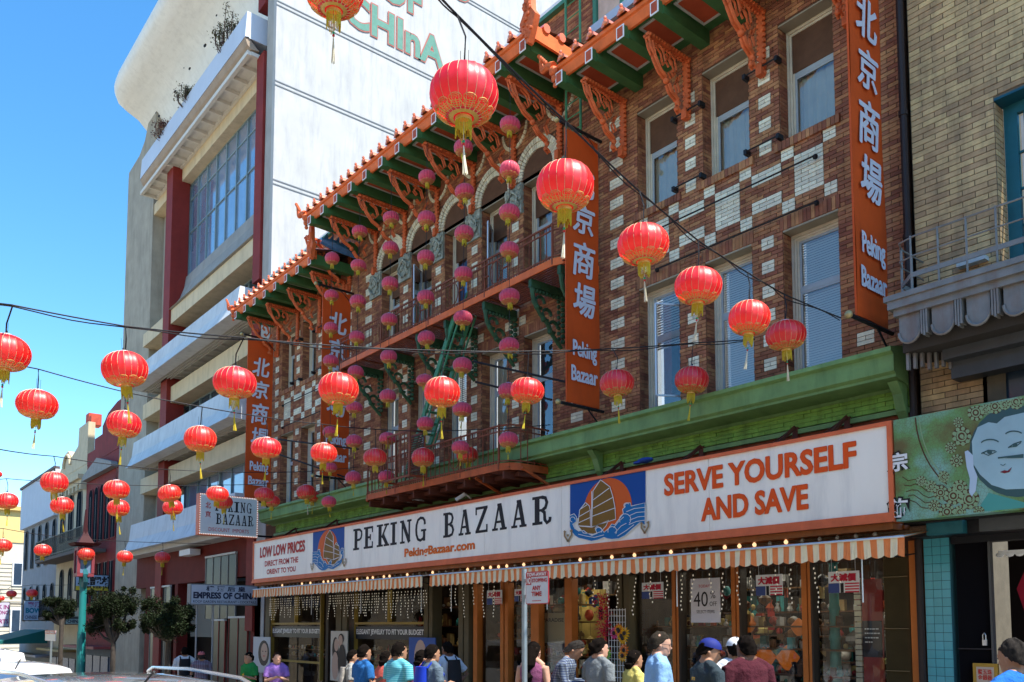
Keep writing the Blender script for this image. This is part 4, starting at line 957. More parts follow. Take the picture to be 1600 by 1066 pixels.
# flower display at the entrance
t=thing('flower_rack','white wire grid rack with sunflowers and red blossom garland at the shop entrance','display',(-12.9,12.7,.2))
g=G();x0,x1_=atd(951,960,12.7)[0],atd(977,960,12.7)[0]
for i in range(7): x=x0+(x1_-x0)*i/6;g.tube([(x,12.7,.1),(x,12.7,2.35)],.008,4)
for i in range(18): z=.2+i*.125;g.tube([(x0,12.7,z),(x1_,12.7,z)],.006,4)
part('wire_grid',g,WHITE,t)
g=G();rr2=random.Random(8)
for i in range(420):
    z=rr2.uniform(1.7,2.65);c=atd(943-(z-1.8)*3,960,12.6)[0];x=c+rr2.gauss(0,.07);y=12.6+rr2.gauss(0,.07);s=.035
    a=[rr2.uniform(-s,s) for _ in range(6)];g.add([(x,y,z),(x+s,y+a[0],z+a[1]),(x+a[2],y+a[3],z+s)],[(0,1,2)])
part('blossom_garland',g,mat('pink_red_blossom',(.5,.02,.06),.6,island=.4),t)
for i in range(9):
    px=955+rr2.uniform(-14,22);py=995+rr2.uniform(-12,32);p=atd(px,py,12.55);g=G()
    for k in range(12):
        a=k*math.pi/6;g.add([p,(p[0]+.1*math.cos(a-.2),p[1]-.02,p[2]+.1*math.sin(a-.2)),(p[0]+.14*math.cos(a),p[1]-.0,p[2]+.14*math.sin(a)),(p[0]+.1*math.cos(a+.2),p[1]-.02,p[2]+.1*math.sin(a+.2))],[(0,1,2,3)],0)
    g.ball((p[0],p[1]-.03,p[2]),.045,8,5,1,sc=(1,.5,1));part('flower',g,[mat(*[('petal_yellow',(.75,.38,.01)),('petal_orange',(.7,.15,.01)),('petal_green',(.2,.5,.05)),('petal_pink',(.6,.05,.2))][[0,0,0,1,0,2,3,1,0][i]],.6),HRD],t)
g=G();g.box(atd(905,950,15)[0],atd(945,950,15)[0],15.0,15.05,1.4,2.9);part('yellow_wall',g,mat('yellow_goods_wall',(.5,.36,.1),.7,.3,4),SF)
g=G();pp=[(920,935),(932,928),(936,940),(930,950),(921,945)];g.poly([atd(a,b,14.4) for a,b in pp]);part('blue_kite',g,mat('kite_blue',(.03,.08,.3),.6),SF)
g=G();g.poly([atd(a,b,14.5) for a,b in ((904,930),(916,925),(926,932),(914,942),(903,945))]);part('yellow_kite',g,mat('kite_yellow',(.6,.4,.03),.6),SF)
words('PARADISE',849,881,966,972,INKB,.02,d=13.3,par=SF)
g=G();g.box(atd(846,960,13.3)[0],atd(886,960,13.3)[0],13.31,13.33,1.6,2.3);part('paradise_board',g,mat('tan_print',(.3,.26,.15),.6),SF)
# parking sign on its pole
c=atd(839,918,8.0);k=depthof(c)/FL*1.0
xl,_,zt_=atd(821.5,894,c[1]);xr=atd(857,894,c[1])[0];zb_=atd(821.5,944.5,c[1])[2];W=xr-xl;HH=zt_-zb_
t=thing('parking_sign','white and red TOW AWAY NO STOPPING ANY TIME sign on a grey pole','sign',(xl,c[1],gz(xl)))
def rrect(a,b,c_,e,r): 
    P=[]
    for (cx,cy,s) in ((b-r,e-r,0),(a+r,e-r,90),(a+r,c_+r,180),(b-r,c_+r,270)): P+=arc(cx,cy,r,s,s+90,4)
    return P
g=G();g.prism(rrect(xl,xr,zb_,zt_,.03),'y',c[1],c[1]+.01);part('plate',g,mat('sign_rim_red',(.45,.03,.04),.4),t)
g=G();g.prism(rrect(xl+.012,xr-.012,zb_+.012,zt_-.012,.022),'y',c[1]-.003,c[1]);part('white_face',g,mat('sign_face',(.55,.58,.62),.4,.05,6),t)
g=G();g.box(xl+.014,xr-.014,c[1]-.006,c[1]-.0035,zt_-HH*.17,zt_-.014);g.box(xl+.014,xl+W*.26,c[1]-.006,c[1]-.0035,zt_-HH*.41,zt_-HH*.17);part('red_field',g,mat('sign_red',(.42,.03,.04),.4),t)
for s,a,b,e,f_,m in (('TOW-AWAY',.07,.93,.85,.96,0),('NO',.06,.24,.62,.82,0),('STOPPING',.3,.95,.66,.78,1),('ANY',.3,.68,.42,.56,1),('TIME',.27,.72,.24,.38,1),('-----',.3,.7,.09,.11,1)):
    g=G();text_y(g,s,xl+a*W,xl+b*W,zb_+e*HH,zb_+f_*HH,c[1]-.009,off=.03);part('lettering',g,[WHITE,INKR][m],t)
g=G();xp=atd(819.5,960,c[1]+.05)[0];g.tube([(xp,c[1]+.05,gz(xp)),(xp,c[1]+.05,zt_+.05)],.042,10);g.box(xp,xl+.1,c[1]+.015,c[1]+.04,zb_+.1,zb_+.14);g.box(xp,xl+.1,c[1]+.015,c[1]+.04,zt_-.14,zt_-.1);part('pole',g,mat('galvanised_steel',(.25,.3,.33),.45,.15,6,metal=.5),t,smooth=True)
# ======================= grey white concrete building =======================
CW=thing('concrete_building','tall grey white concrete building with curved balconies and red columns left of the brick shops','building',(-41,13.4,-1.5))
CONC=mat('raw_concrete',(.36,.32,.25),.85,.18,1.2,.25,stain=.55,scol=(.13,.12,.1));PCON=mat('painted_concrete',(.58,.6,.61),.6,.1,1.2,.1,stain=.6,scol=(.25,.26,.27))
CRM=mat('cream_concrete',(.62,.5,.32),.75,.12,1.5,.2,stain=.45,scol=(.22,.17,.12));REDC=mat('oxide_red_paint',(.22,.03,.024),.65,.15,2,.05,spec=.15,stain=.3,scol=(.08,.015,.012))
WALLW=mat('white_painted_wall',(.42,.42,.41),.8,.09,1,.1,stain=.7,scol=(.24,.26,.28),vs=(1,1,1));SOFW=mat('off_white_soffit',(.5,.49,.45),.7,.1,2,.1,stain=.3,scol=(.28,.25,.2))
XR=-30.41;XL=-52.1
g=G();g.box(XR-.25,XR,13.0,60,-3,45);part('side_wall',g,WALLW,CW)
JN=mat('joint_dark',(.22,.24,.26),.8)
g=G()
for z in (19.3,23.32,26.62,31.3,35.3):
    for dz in (0,-.17): g.box(XR,XR+.025,13.0,60,z+dz-.02,z+dz+.02)
part('joint_strip',g,JN,CW)
MINT=mat('faded_mint_lettering',(.1,.24,.19),.8,.15,6,stain=.25,scol=(.3,.32,.31));PNK=mat('faded_pink_outline',(.34,.12,.1),.8,.1,6)
for s,y0,y1,z0,z1 in (('CHInA',15.95,21.0,27.12,28.55),('OF',17.6,19.75,29.05,30.5),('EMPRESS',13.6,22.4,31.0,32.5)):
    for k,(m,o) in enumerate(((PNK,.055),(MINT,.028))):
        e=.06 if k==0 else 0
        # outline sits behind the fill
        vb,fb_=text2d(s,off=.03);g=G();text_x(g,s,y0-e,y1+e,z0-e,z1+e,XR+.03+.006*k,off=o);part('painted_letters',g,m,CW)
# piers and beams on the street face
g=G();g.box(XL,-46.98,13.3,20,-3,28.6);g.prism([(XL,28.6),(-46.98,28.6),(-46.98,31.0),(-48.3,31.0),(-48.5,30.2),(-49.0,29.5),(-50.0,29.05),(XL,28.9)],'y',13.31,20);part('left_pier',g,CONC,CW)
g=G();g.box(-31.25,XR-.251,13.0,14.5,-3,29.5);part('right_pier',g,mat('light_concrete',(.36,.35,.32),.8,.15,1.2,.2,stain=.5,scol=(.2,.18,.16)),CW)
g=G();g.box(XL,XR-.26,15.2,60,-3,27);part('rear_mass',g,CONC,CW)
g=G();g.box(-46.98,-43.4,13.9,14.2,-2,25);part('return_wall',g,mat('warm_concrete',(.4,.36,.29),.8,.1,2,.1),CW)
for x0,x1 in ((-43.35,-42.4),(-32.0,-31.3)):
    g=G();g.box(x0,x1,12.9,13.75,(-2 if x0<-40 else 15.6),25.0);part('red_column',g,REDC,CW)
    if x0>-40: g=G();g.box(x0,x1,12.9,13.75,27.0,31);part('red_column',g,REDC,CW)
for z0,z1 in ((11.5,12.9),(7.4,8.9),(3.0,4.6)):
    g=G();g.box(-32.0,-31.3,12.92,13.6,z0-1.2,z1+1);part('red_column',g,REDC,CW)
GCW=mat('concrete_bldg_glass',(.16,.24,.36),.06,.35,.6,spec=1,coat=1);GCD=mat('dark_strip_glass',(.03,.05,.08),.12,.3,1,spec=.5);ALU=mat('teal_grey_mullion',(.2,.28,.3),.4,.05,5)
def glazing(x0,x1,z0,z1,y,nx,rows,m,panem):
    wd=part('window',G().box(x0,x1,y,y+.1,z1-.06,z1),ALU,CW)
    g=G();g.box(x0,x1,y,y+.1,z0,z0+.06)
    for i in range(nx+1): x=x0+(x1-x0)*i/nx;g.box(x-.035,x+.035,y-.02,y+.1,z0+.06,z1-.06)
    for z in rows: g.box(x0,x1,y+.01,y+.09,z-.03,z+.03)
    part('mullions',g,m,wd)
    zs_=[z0]+list(rows)+[z1];rr=random.Random(int(z0*10))
    for i in range(nx):
        for j in range(len(zs_)-1):
            a=x0+(x1-x0)*i/nx+.035;b=x0+(x1-x0)*(i+1)/nx-.035;t=rr.uniform(-.012,.012)
            g=G();g.poly([(a,y+.06+t,zs_[j]+.03),(b,y+.06-t,zs_[j]+.03),(b,y+.06-t,zs_[j+1]-.03),(a,y+.06+t,zs_[j+1]-.03)])
            part('pane',g,panem,wd)
glazing(-43.75,-32.6,19.5,24.35,13.8,9,(21.8,23.5),ALU,GCW)
for z0,z1 in ((15.3,16.9),(11.3,12.95),(7.0,8.95)): glazing(-43.4,-32.0,z0,z1,13.9,8,(),ALU,GCD if z0>9 else GCW)
g=G()
for a,b in ((-39.3,15.9),(-37.7,15.9)):
    g.bar((a,13.9,16.5),(a,13.2,15.9),.05,.05)
g.bar((-39.3,13.2,15.9),(-37.7,13.2,15.9),.05,.05);part('open_casement',g,WHITE,CW)
# cream beams
for z0,z1,y in ((24.35,24.95,13.35),(16.9,17.6,13.0),(12.95,13.75,13.1),(8.95,9.75,13.1)):
    g=G();g.box(-46.98,-31.76,y,14.4,z0,z1);part('cream_beam',g,CRM,CW)
# curved spandrel under the big window
g=G();g.prism([(13.75,19.48),(13.68,19.48),(13.6,18.9),(13.4,18.3),(13.1,17.85),(12.88,17.62),(13.75,17.62)][::-1],'x',-42.4,-32.0);part('curved_spandrel',g,mat('grey_spandrel',(.3,.29,.27),.8,.15,1.5,.2,stain=.5,scol=(.18,.15,.13)),CW)
def cbalc(zt,zb,x0=-45.6,x1=-31.75):
    b=part('balcony',G().prism([(12.32,zt),(12.4,zt),(12.4,zb+.25),(12.6,zb+.12),(12.6,zb),(11.98,zb),(12.1,zb+.25),(12.24,zb+.6)][::-1],'x',x0+.06,x1-.06),PCON,CW)
    for xx in (x0,x1-.06): g=G();g.prism([(12.32,zt),(13.9,zt),(13.9,zb),(11.95,zb),(12.1,zb+.25),(12.24,zb+.6)][::-1],'x',xx,xx+.06);part('balcony_end',g,PCON,b)
    g=G();g.box(x0+.06,x1-.06,12.6,13.9,zb+.1,zb+.2)
    for y in (12.75,12.9,13.05): g.box(x0+.1,x1-.1,y,y+.04,zb+.02,zb+.1)
    n=int((x1-x0)/.95)
    for i in range(n+1): x=x0+.1+(x1-x0-.26)*i/n;g.box(x,x+.06,13.1,13.85,zb-.0,zb+.1)
    part('balcony_soffit',g,SOFW,b)
cbalc(15.3,14.1);cbalc(11.38,10.02);cbalc(7.12,5.72)
g=G();g.box(-46.9,-31.8,12.3,13.9,5.5,5.715);part('canopy_soffit',g,SOFW,CW)
# top planter and coffered cornice
g=G();g.prism([(12.35,26.65),(12.45,26.65),(12.45,25.6),(12.28,25.55)][::-1],'x',-45.9,-31.75);g.box(-31.81,-31.75,12.451,13.9,25.55,26.65);g.box(-45.9,-45.84,12.451,13.9,25.55,26.65);g.box(-45.84,-31.81,12.451,13.9,25.6,25.75);part('planter',g,mat('pale_blue_parapet',(.55,.6,.68),.5,.05,1,stain=.2,scol=(.4,.4,.42)),CW)
g=G();g.prism([(12.3,25.54),(12.5,25.54),(12.9,25.2),(12.55,25.15),(12.4,25.3)][::-1],'x',-45.9,-31.8);part('coved_band',g,mat('tan_cove',(.36,.28,.21),.8,.15,2,.2,stain=.4,scol=(.2,.14,.1)),CW)
g=G();x0,x1=-46.4,-31.9;g.box(x0,x1,12.45,12.6,24.96,25.14);g.box(x0,x1,13.25,13.4,24.96,25.14);g.box(x0,x1,12.6,13.25,25.12,25.14)
n=15
for i in range(n+1): x=x0+(x1-x0-.1)*i/n;g.box(x,x+.14,12.6,13.25,24.962,25.12)
part('coffers',g,mat('coffer_white',(.62,.6,.54),.6,.05,2,.05),CW)
# curved roof overhang
def roofp(t,xx):
    P=[(13.95,28.6),(13.8,29.5),(13.4,30.2),(12.8,30.7),(12.1,30.95),(11.6,31.1),(11.42,31.4),(11.48,31.8)]
    return P
g=G();P=roofp(0,0);xs=[-49.1,-49.0,-48.75,-48.3,-47.4,-46]+[-45+i*1.44 for i in range(11)];v=[];n=len(P)
for x in xs:
    k=min(1,(x+49.1)/1.5);k=1-(1-k)**2.4;k=max(0,k)
    for (y,z) in P: v.append((x,13.95-(13.95-y)*(.88+.14*k),z-.1*(1-k)+(.25*max(0,(12.2-y)))))
g.add(v,[(i*n+j,(i+1)*n+j,(i+1)*n+j+1,i*n+j+1) for i in range(len(xs)-1) for j in range(n-1)])
top=[(x,v[i*n+n-1][1],v[i*n+n-1][2]) for i,x in enumerate(xs)]
g.add([p for p in top]+[(p[0],18,p[2]) for p in top],[(i,i+1,len(top)+i+1,len(top)+i) for i in range(len(top)-1)])
g.add([v[j] for j in range(n)]+[(xs[0],18,v[n-1][2]),(xs[0],18,28.6)],[tuple(range(n+2))])
SHL=mat('roof_shell_plaster',(.78,.78,.73),.75,.06,2,.35,stain=.35,scol=(.38,.37,.34),vs=(.4,2,2));part('roof_shell',g,SHL,CW,smooth=True)
g=G();rr=random.Random(3)
for px,py,r in ((322,72,.11),(298,108,.09),(289,107,.04),(275,144,.1),(250,182,.09),(245,177,.05),(340,25,.06)):
    # on the shell at about y=12.3
    p=atd(px,py,12.35);g.ball((p[0],12.30,p[2]),r,8,4,sc=(1.3,.5,.5))
part('vent_hole',g,BLK,CW)
g=G();g.box(-46.5,-31.3,13.96,14.2,25.0,28.6);part('roof_recess',g,SHL,CW)
# planter bushes
LEAFM=mat('dry_bush_leaf',(.07,.065,.03),.8,island=.5);TWG=mat('bush_twig',(.09,.05,.04),.9)
for px,py,wd,hh,l in ((362,45,1.9,1.5,'largest straggly bush in the roof planter, at the right'),(302,122,1.1,.9,'middle small bush in the roof planter'),(267,176,1.3,.9,'reddish bush at the left end of the roof planter')):
    p=atd(px,py,12.7);x=p[0];t=thing('planter_bush',l,'bush',(x,12.7,26.2),'bushes in the roof planter');g=G();gt=G();rr=random.Random(px)
    for i in range(26):
        a=rr.uniform(-1,1)*wd/2;h_=hh*rr.uniform(.5,1);q=(x+a,12.45+rr.uniform(-.35,.3),26.3+h_);gt.tube([(x+a*.5,12.7,26.0),((x+a*.8),q[1],26.2+h_*.5),q],.015,4)
        for k in range(34):
            s=.06;c=(q[0]+rr.gauss(0,.13),q[1]+rr.gauss(0,.1),q[2]-abs(rr.gauss(0,.2)));g.add([c,(c[0]+rr.uniform(-s,s),c[1]+rr.uniform(-s,s),c[2]+s),(c[0]+s,c[1]+rr.uniform(-s,s),c[2]+rr.uniform(-s,s))],[(0,1,2)])
    part('foliage',g,LEAFM if px!=267 else mat('reddish_leaf',(.12,.04,.03),.8,island=.5),t);part('stems',gt,TWG,t)
# ground storey
g=G();g.box(-46.98,-30.7,13.05,13.5,3.95,5.5);part('red_fascia',g,mat('dark_oxide_red',(.13,.018,.014),.7,.2,2,.05,spec=.1),CW)
for x0,x1 in ((-45.1,-44.3),(-40.6,-40.2),(-31.6,-30.7)):
    g=G();g.box(x0,x1,13.0,13.5,-2,3.95);part('red_pier',g,mat('dark_oxide_red',(.13,.018,.014),.7,.2,2,.05,spec=.1),CW)
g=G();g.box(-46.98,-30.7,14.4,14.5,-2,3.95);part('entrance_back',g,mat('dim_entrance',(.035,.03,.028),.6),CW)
g=G()
for i in range(26): x=-40.1+i*.12;g.box(x,x+.085,13.6,13.66,1.5,3.9)
part('ribbed_panel',g,mat('grey_ribbed',(.2,.21,.19),.6),CW)
for x0,x1,z0,z1 in ((-44.2,-41.2,-1.0,3.85),(-36.6,-33.2,2.3,4.9),(-35.6,-34.2,-.8,2.2),(-33.8,-31.9,-.9,2.3)):
    wd=part('window',G().box(x0,x1,13.04-.1,13.05,z1,z1+.08),mat('white_frame',(.5,.5,.48),.5),CW);n=4 if x1-x0>2.5 else 2;g=G()
    for i in range(n+1): x=x0+(x1-x0)*i/n;g.box(x-.025,x+.025,12.98,13.04,z0,z1)
    part('mullions',g,mat('grey_frame',(.2,.2,.19),.5) if z1>4 or n==4 else REDC,wd)
    for i in range(n):
        g=G();a=x0+(x1-x0)*i/n+.04;b=x0+(x1-x0)*(i+1)/n-.04;g.poly([(a,13.0,z0),(b,13.0,z0),(b,13.0,z1),(a,13.0,z1)]);part('pane',g,mat('dim_pane',(.02,.028,.03),.3,.4,1,spec=.1),wd)
g=G();text_y(g,'100F MARGARITES',-41,-36,4.45,4.75,13.03,off=.0) if 0 else None
g=G();g.box(-38.6,-37.2,12.5,12.95,5.1,5.35);part('canopy_lamp',g,WHITE,CW)
# blade sign PEKING BAZAAR
X=-29.55;A=atx(312,770,X);B=atx(408,782,X);z0=atx(310,835,X)[2];z1=A[2];ya,yb=A[1],B[1]-.1
t=thing('projecting_sign','small projecting white PEKING BAZAAR discount imports sign edged with bulbs','sign',(X,12.9,z0))
g=G();g.box(X-.32,X-.01,ya,yb,z0,z1);part('box',g,FRO,t)
g=G();g.box(X-.008,X+.0,ya+.05,yb-.05,z0+.05,z1-.05);part('face',g,mat('blade_white',(.6,.63,.62),.4,.05,3),t)
W=yb-ya;HH=z1-z0
for s,a,b,c,d_,m,o in (('PEKING',.26,.9,.6,.86,INKB,.04),('BAZAAR',.28,.93,.28,.54,INKB,.04),('DISCOUNT  IMPORTS',.16,.84,.1,.19,INKR,.0),('北',.1,.19,.64,.8,INKR,.02),('京',.1,.19,.42,.58,INKR,.02)):
    if s in('PEKING','BAZAAR'):
        g=G();w_=(b-a)*W/len(s)
        for i,ch in enumerate(s): slab(g,ch,ya+a*W+i*w_,ya+a*W+(i+.82)*w_,z0+c*HH,z0+d_*HH,lambda u,v,k:(X+.004+.002*k,u,v))
    else: g=G();text_x(g,s,ya+a*W,ya+b*W,z0+c*HH,z0+d_*HH,X+.006,off=o)
    part('lettering',g,m,t)
g=G()
for i in range(34): 
    y=ya+.04+(W-.08)*i/33
    for z in (z0+.035,z1-.035): g.ball((X+.01,y,z),.022,6,4)
for i in range(18):
    z=z0+.05+(HH-.1)*i/17
    for y in (ya+.03,yb-.03): g.ball((X+.01,y,z),.022,6,4)
part('edge_bulbs',g,mat('white_bulb',(.75,.7,.65),.3,emit=.25,emc=(1,.9,.8)),t,kind='stuff')
g=G();g.tube([(X-.15,yb,z1-.1),(X-.15,13,z1-.1)],.04,6);g.tube([(X-.15,yb,z0+.1),(X-.15,13,z0+.1)],.04,6);part('bracket_arm',g,BLK,t)
# EMPRESS sign
X=-31.0;A=atx(298,912,X);B=atx(404,910,X);z1=A[2];z0=atx(300,945,X)[2];ya,yb=A[1],B[1];W=yb-ya;HH=z1-z0
t=thing('projecting_sign','wide projecting pale EMPRESS OF CHINA restaurant sign over the pavement','sign',(X,12.9,z0))
g=G();g.box(X-.35,X-.01,ya,yb,z0,z1);part('box',g,mat('sign_box_grey',(.2,.21,.22),.5),t);g=G();g.box(X-.008,X,ya+.04,yb-.04,z0+.04,z1-.04);part('face',g,mat('blade_blue_white',(.42,.47,.55),.4,.05,3),t)
for s,a,b,c,d_,o in (('樓 酒 后 皇',.22,.8,.66,.92,.03),('EMPRESS OF CHINA',.04,.97,.3,.62,.05),('ROOF GARDEN RESTAURANT • COCKTAILS',.04,.97,.1,.22,.01)):
    g=G();text_x(g,s,ya+a*W,ya+b*W,z0+c*HH,z0+d_*HH,X+.006,off=o);part('lettering',g,mat('ink_navy',(.02,.025,.06),.5),t)
g=G();g.tube([(X-.17,yb,z1-.1),(X-.17,13.2,z1-.1)],.04,6);g.tube([(X-.17,ya+.9,z0),(X-.17,ya+.9,gz(X))],.03,6);g.tube([(X-.17,ya+.3,z0),(X-.17,ya+.3,gz(X))],.03,6);part('support',g,mat('grey_steel',(.3,.3,.3),.5),t)
# ======================= right tan brick building =======================
RB=thing('tan_brick_building','tan brick building with teal window and rusty balcony at the right edge','building',(-3,13,-.2))
TAN=mat('tan_brick',(.5,.335,.17),.8,.3,5,.35,island=.2,stain=.85,scol=(.1,.08,.06))
hol=[(-4.7,-2.9,7.0,9.7),(-5.0,-2.5,4.6,6.2)]
tb=field(-5.9,-2.0,5.0,13.6,13,hol,[],bl=.36,bh=.088,gap=.012,seed=31)+field(-5.78,-5.1,4.9,5.0,13,[],[],bl=.3,bh=.088,seed=32)
lay(tb,13,RB,[TAN,TAN])
g=G()
for a,b,c,d_ in ((-5.92,-4.7,4.0,20),(-4.7,-2.9,9.7,20),(-4.7,-2.9,6.2,7.0),(-2.9,1,4,20),(-4.7,-2.9,4,4.6)): g.poly([(a,13,c),(b,13,c),(b,13,d_),(a,13,d_)])
g.poly([(-4.7,13,7),(-4.7,13.3,7),(-4.7,13.3,9.7),(-4.7,13,9.7)]);g.box(-5.92,-5.91,13,20,-2,20);part('wall',g,mat('tan_mortar',(.12,.1,.07),.95,.2,5,.3),RB)
g=G();k=0
z=7.0
while z<9.62: g.box(-4.705,-4.69,13.005,13.14,z+.005,z+.08);g.box(-4.705,-4.69,13.15,13.3,z+.005,z+.08);z+=.088
part('jamb_bricks',g,TAN,RB,kind='stuff')
TEAL=mat('teal_paint',(.02,.12,.15),.45,.15,4,.1)
g=G();g.box(-4.7,-2.9,13.0,13.32,9.66,9.699);part('soffit',g,mat('deep_teal_soffit',(.01,.08,.12),.5),RB)
wd=part('window',G().box(-4.68,-4.5,13.28,13.36,7.0,9.66),TEAL,RB);g=G();g.box(-4.5,-2.9,13.28,13.36,9.5,9.66);g.box(-4.42,-4.36,13.3,13.36,7,9.5)
for z in (8.9,8.35,7.8,7.3): g.box(-4.5,-2.9,13.32,13.36,z,z+.03)
g.box(-3.7,-3.64,13.3,13.36,7,9.5);part('frame',g,TEAL,wd);g=G();g.poly([(-4.5,13.35,7),(-2.9,13.35,7),(-2.9,13.35,9.5),(-4.5,13.35,9.5)]);part('pane',g,GLS,wd);g=G();g.box(-4.5,-2.9,13.6,13.62,7,9.5);part('blind',g,CURT,wd)
g=G();g.box(-5.1,-2.5,13.02,13.1,5.9,6.2);g.box(-5.02,-4.95,13.0,13.1,4.4,5.9);part('window_surround',g,mat('dark_teal_brown',(.05,.05,.045),.6),RB)
g=G();g.poly([(-4.95,13.05,4.4),(-2.5,13.05,4.4),(-2.5,13.05,5.9),(-4.95,13.05,5.9)]);part('pane',g,GCD,RB)
g=G();g.box(-5.2,-4.6,12.93,12.99,8.12,8.2) if 0 else g.box(-5.25,-4.85,12.85,12.99,7.3,7.36);part('lamp_bracket',g,TRIM,RB)
# metal balcony
RUS=mat('grey_metal_rust',(.2,.2,.19),.5,.2,5,.3,stain=.75,scol=(.16,.06,.025),metal=.2)
BA=thing('metal_balcony','weathered grey metal balcony with rusty scalloped underside on the tan brick building','balcony',(-4,12.5,6.7))
BY=11.95
g=G();g.box(-5.9,-1,BY-.05,13,6.72,6.8);g.box(-5.86,-1,BY-.02,13,6.6,6.72);g.box(-5.8,-1,BY+.04,13,6.5,6.6);part('floor',g,RUS,BA)
for z,r in ((7.58,.014),(7.3,.012),):
    g=G();g.tube([(-1,BY,z),(-5.45,BY,z),(-5.7,BY+.08,z),(-5.78,BY+.3,z),(-5.78,12.95,z)],r,6);part('rail',g,RUS,BA)
g=G();g.bar((-1,BY,7.02),(-5.5,BY,7.02),.02,.07);g.bar((-5.5,BY,7.02),(-5.78,BY+.3,7.02),.02,.07);g.bar((-5.78,BY+.3,7.02),(-5.78,12.95,7.02),.02,.07);part('rail',g,RUS,BA)
x=-5.5
while x<-1: 
    g=G();g.tube([(x,BY,6.8),(x,BY,7.6)],.015,6);part('baluster',g,RUS,BA);x+=.38
for y in (BY+.3,BY+.62): g=G();g.tube([(-5.78,y,6.8),(-5.78,y,7.6)],.02,6);part('baluster',g,RUS,BA)
x=-5.78;i=0
while x<-1.2:
    g=G();P=[(x+.03,6.5),(x+.03,6.25)]+[(x+.18+.15*math.cos(math.radians(a)),6.25+.17*math.sin(math.radians(a))) for a in range(180,361,20)]+[(x+.33,6.5)]
    g.prism(P[::-1],'y',BY+.1,BY+.14);part('scallop',g,RUS,BA)
    g=G();g.tube([(p[0],BY+.09,p[1]) for p in P[1:-1]],.022,6);part('scallop_rim',g,RUS,BA)
    g=G()
    for k in range(3): g.box(x+.36+k*.035,x+.385+k*.035,BY+.05,BY+.2,6.12+.03*abs(k-1),6.5)
    part('drop',g,RUS,BA);x+=.47
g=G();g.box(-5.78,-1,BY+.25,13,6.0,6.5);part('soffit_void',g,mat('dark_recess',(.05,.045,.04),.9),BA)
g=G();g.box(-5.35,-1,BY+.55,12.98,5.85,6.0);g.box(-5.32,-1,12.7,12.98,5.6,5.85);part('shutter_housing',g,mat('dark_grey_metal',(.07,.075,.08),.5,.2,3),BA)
for k in range(8):
    x=-5.76+.07*k;g=G();g.box(x,x+.04,BY+.3+.07*k,BY+.36+.07*k,5.75+.02*(k%3),6.4);part('hanging_strip',g,RUS,BA)
# billboard
X0,X1,Z0,Z1=-5.86,-1.6,3.5,4.98
BB=thing('face_billboard','green billboard with a large serene pale blue face and ornament above the right shop','billboard',(X0,12.2,Z0))
m=bpy.data.materials.new('printed_green');m.use_nodes=True;n=m.node_tree;b=n.nodes['Principled BSDF'];b.inputs['Roughness'].default_value=.4
tc=n.nodes.new('ShaderNodeTexCoord');ns=n.nodes.new('ShaderNodeTexNoise');ns.inputs['Scale'].default_value=1.6;ns.inputs['Detail'].default_value=3;n.links.new(tc.outputs['Object'],ns.inputs[0])
cr=n.nodes.new('ShaderNodeValToRGB');cr.color_ramp.elements[0].position=.36;cr.color_ramp.elements[0].color=(.12,.1,.03,1);cr.color_ramp.elements[1].position=.62;cr.color_ramp.elements[1].color=(.2,.42,.36,1);e=cr.color_ramp.elements.new(.48);e.color=(.12,.28,.09,1);n.links.new(ns.outputs[0],cr.inputs[0])
vo=n.nodes.new('ShaderNodeTexVoronoi');vo.inputs['Scale'].default_value=28;vo.feature='DISTANCE_TO_EDGE';n.links.new(tc.outputs['Object'],vo.inputs[0]);mr=n.nodes.new('ShaderNodeMapRange');mr.inputs[1].default_value=.02;mr.inputs[2].default_value=.09;mr.inputs[3].default_value=.45;mr.inputs[4].default_value=0;n.links.new(vo.outputs[0],mr.inputs[0])
mx=n.nodes.new('ShaderNodeMix');mx.data_type='RGBA';n.links.new(mr.outputs[0],mx.inputs[0]);n.links.new(cr.outputs[0],mx.inputs[6]);mx.inputs[7].default_value=(.1,.08,.03,1);n.links.new(mx.outputs[2],b.inputs['Base Color'])
g=G();g.box(X0,X1,12.0,12.25,Z0,Z1);part('panel',g,m,BB)
g=G();g.box(X0-.02,X1,12.25,12.3,Z0-.03,Z1+.03);part('back_frame',g,BLK,BB)
PF=[mat('print_face_blue',(.3,.47,.53),.4,.18,1.2),mat('print_teal_dark',(.02,.08,.09),.4),mat('print_ornament_brown',(.09,.04,.02),.5),mat('print_ornament_green',(.24,.36,.2),.5),mat('print_lip_red',(.16,.02,.03),.5),mat('print_neck_teal',(.05,.3,.27),.4),mat('print_ear_pale',(.42,.55,.68),.4)]
g=G()
def B2(k): return lambda px,py:(lambda p:(min(p[0],X1-.02),12.0-.0025*k,max(Z0+.02,min(Z1-.02,p[2]))))(atd(px,py,12.0))
def bp(pts,k,mi): f=B2(k);g.poly([f(*p) for p in pts],mi)
def br(pts,w_,k,mi): ribbon(g,pts,w_,B2(k),mi)
bp([(1520,840),(1525,800),(1545,770),(1600,785),(1640,790),(1640,795)],1,5)
bp(arc(1590,705,75,0,360,28,ry=72),2,1)          # hair mass
bp([(1521,725),(1519,690),(1528,668),(1545,660),(1558,662),(1570,652),(1600,645),(1630,652),(1640,680),(1638,735),(1625,755),(1600,764),(1572,765),(1550,758),(1532,742)],4,0)
bp([(1508,706),(1513,704),(1521,712),(1522,730),(1528,745),(1525,768),(1519,776),(1515,770),(1516,748),(1511,730)],5,6)
br(arc(1548,695,15,200,330,10,ry=8),2,6,1);br([(1534,709),(1545,704),(1556,705)],2,6,1);br([(1536,708),(1545,712),(1558,706)],1.4,6,1);g.poly([B2(6.5)(x,y) for x,y in arc(1547,707,4,0,360,10,ry=3)],1)
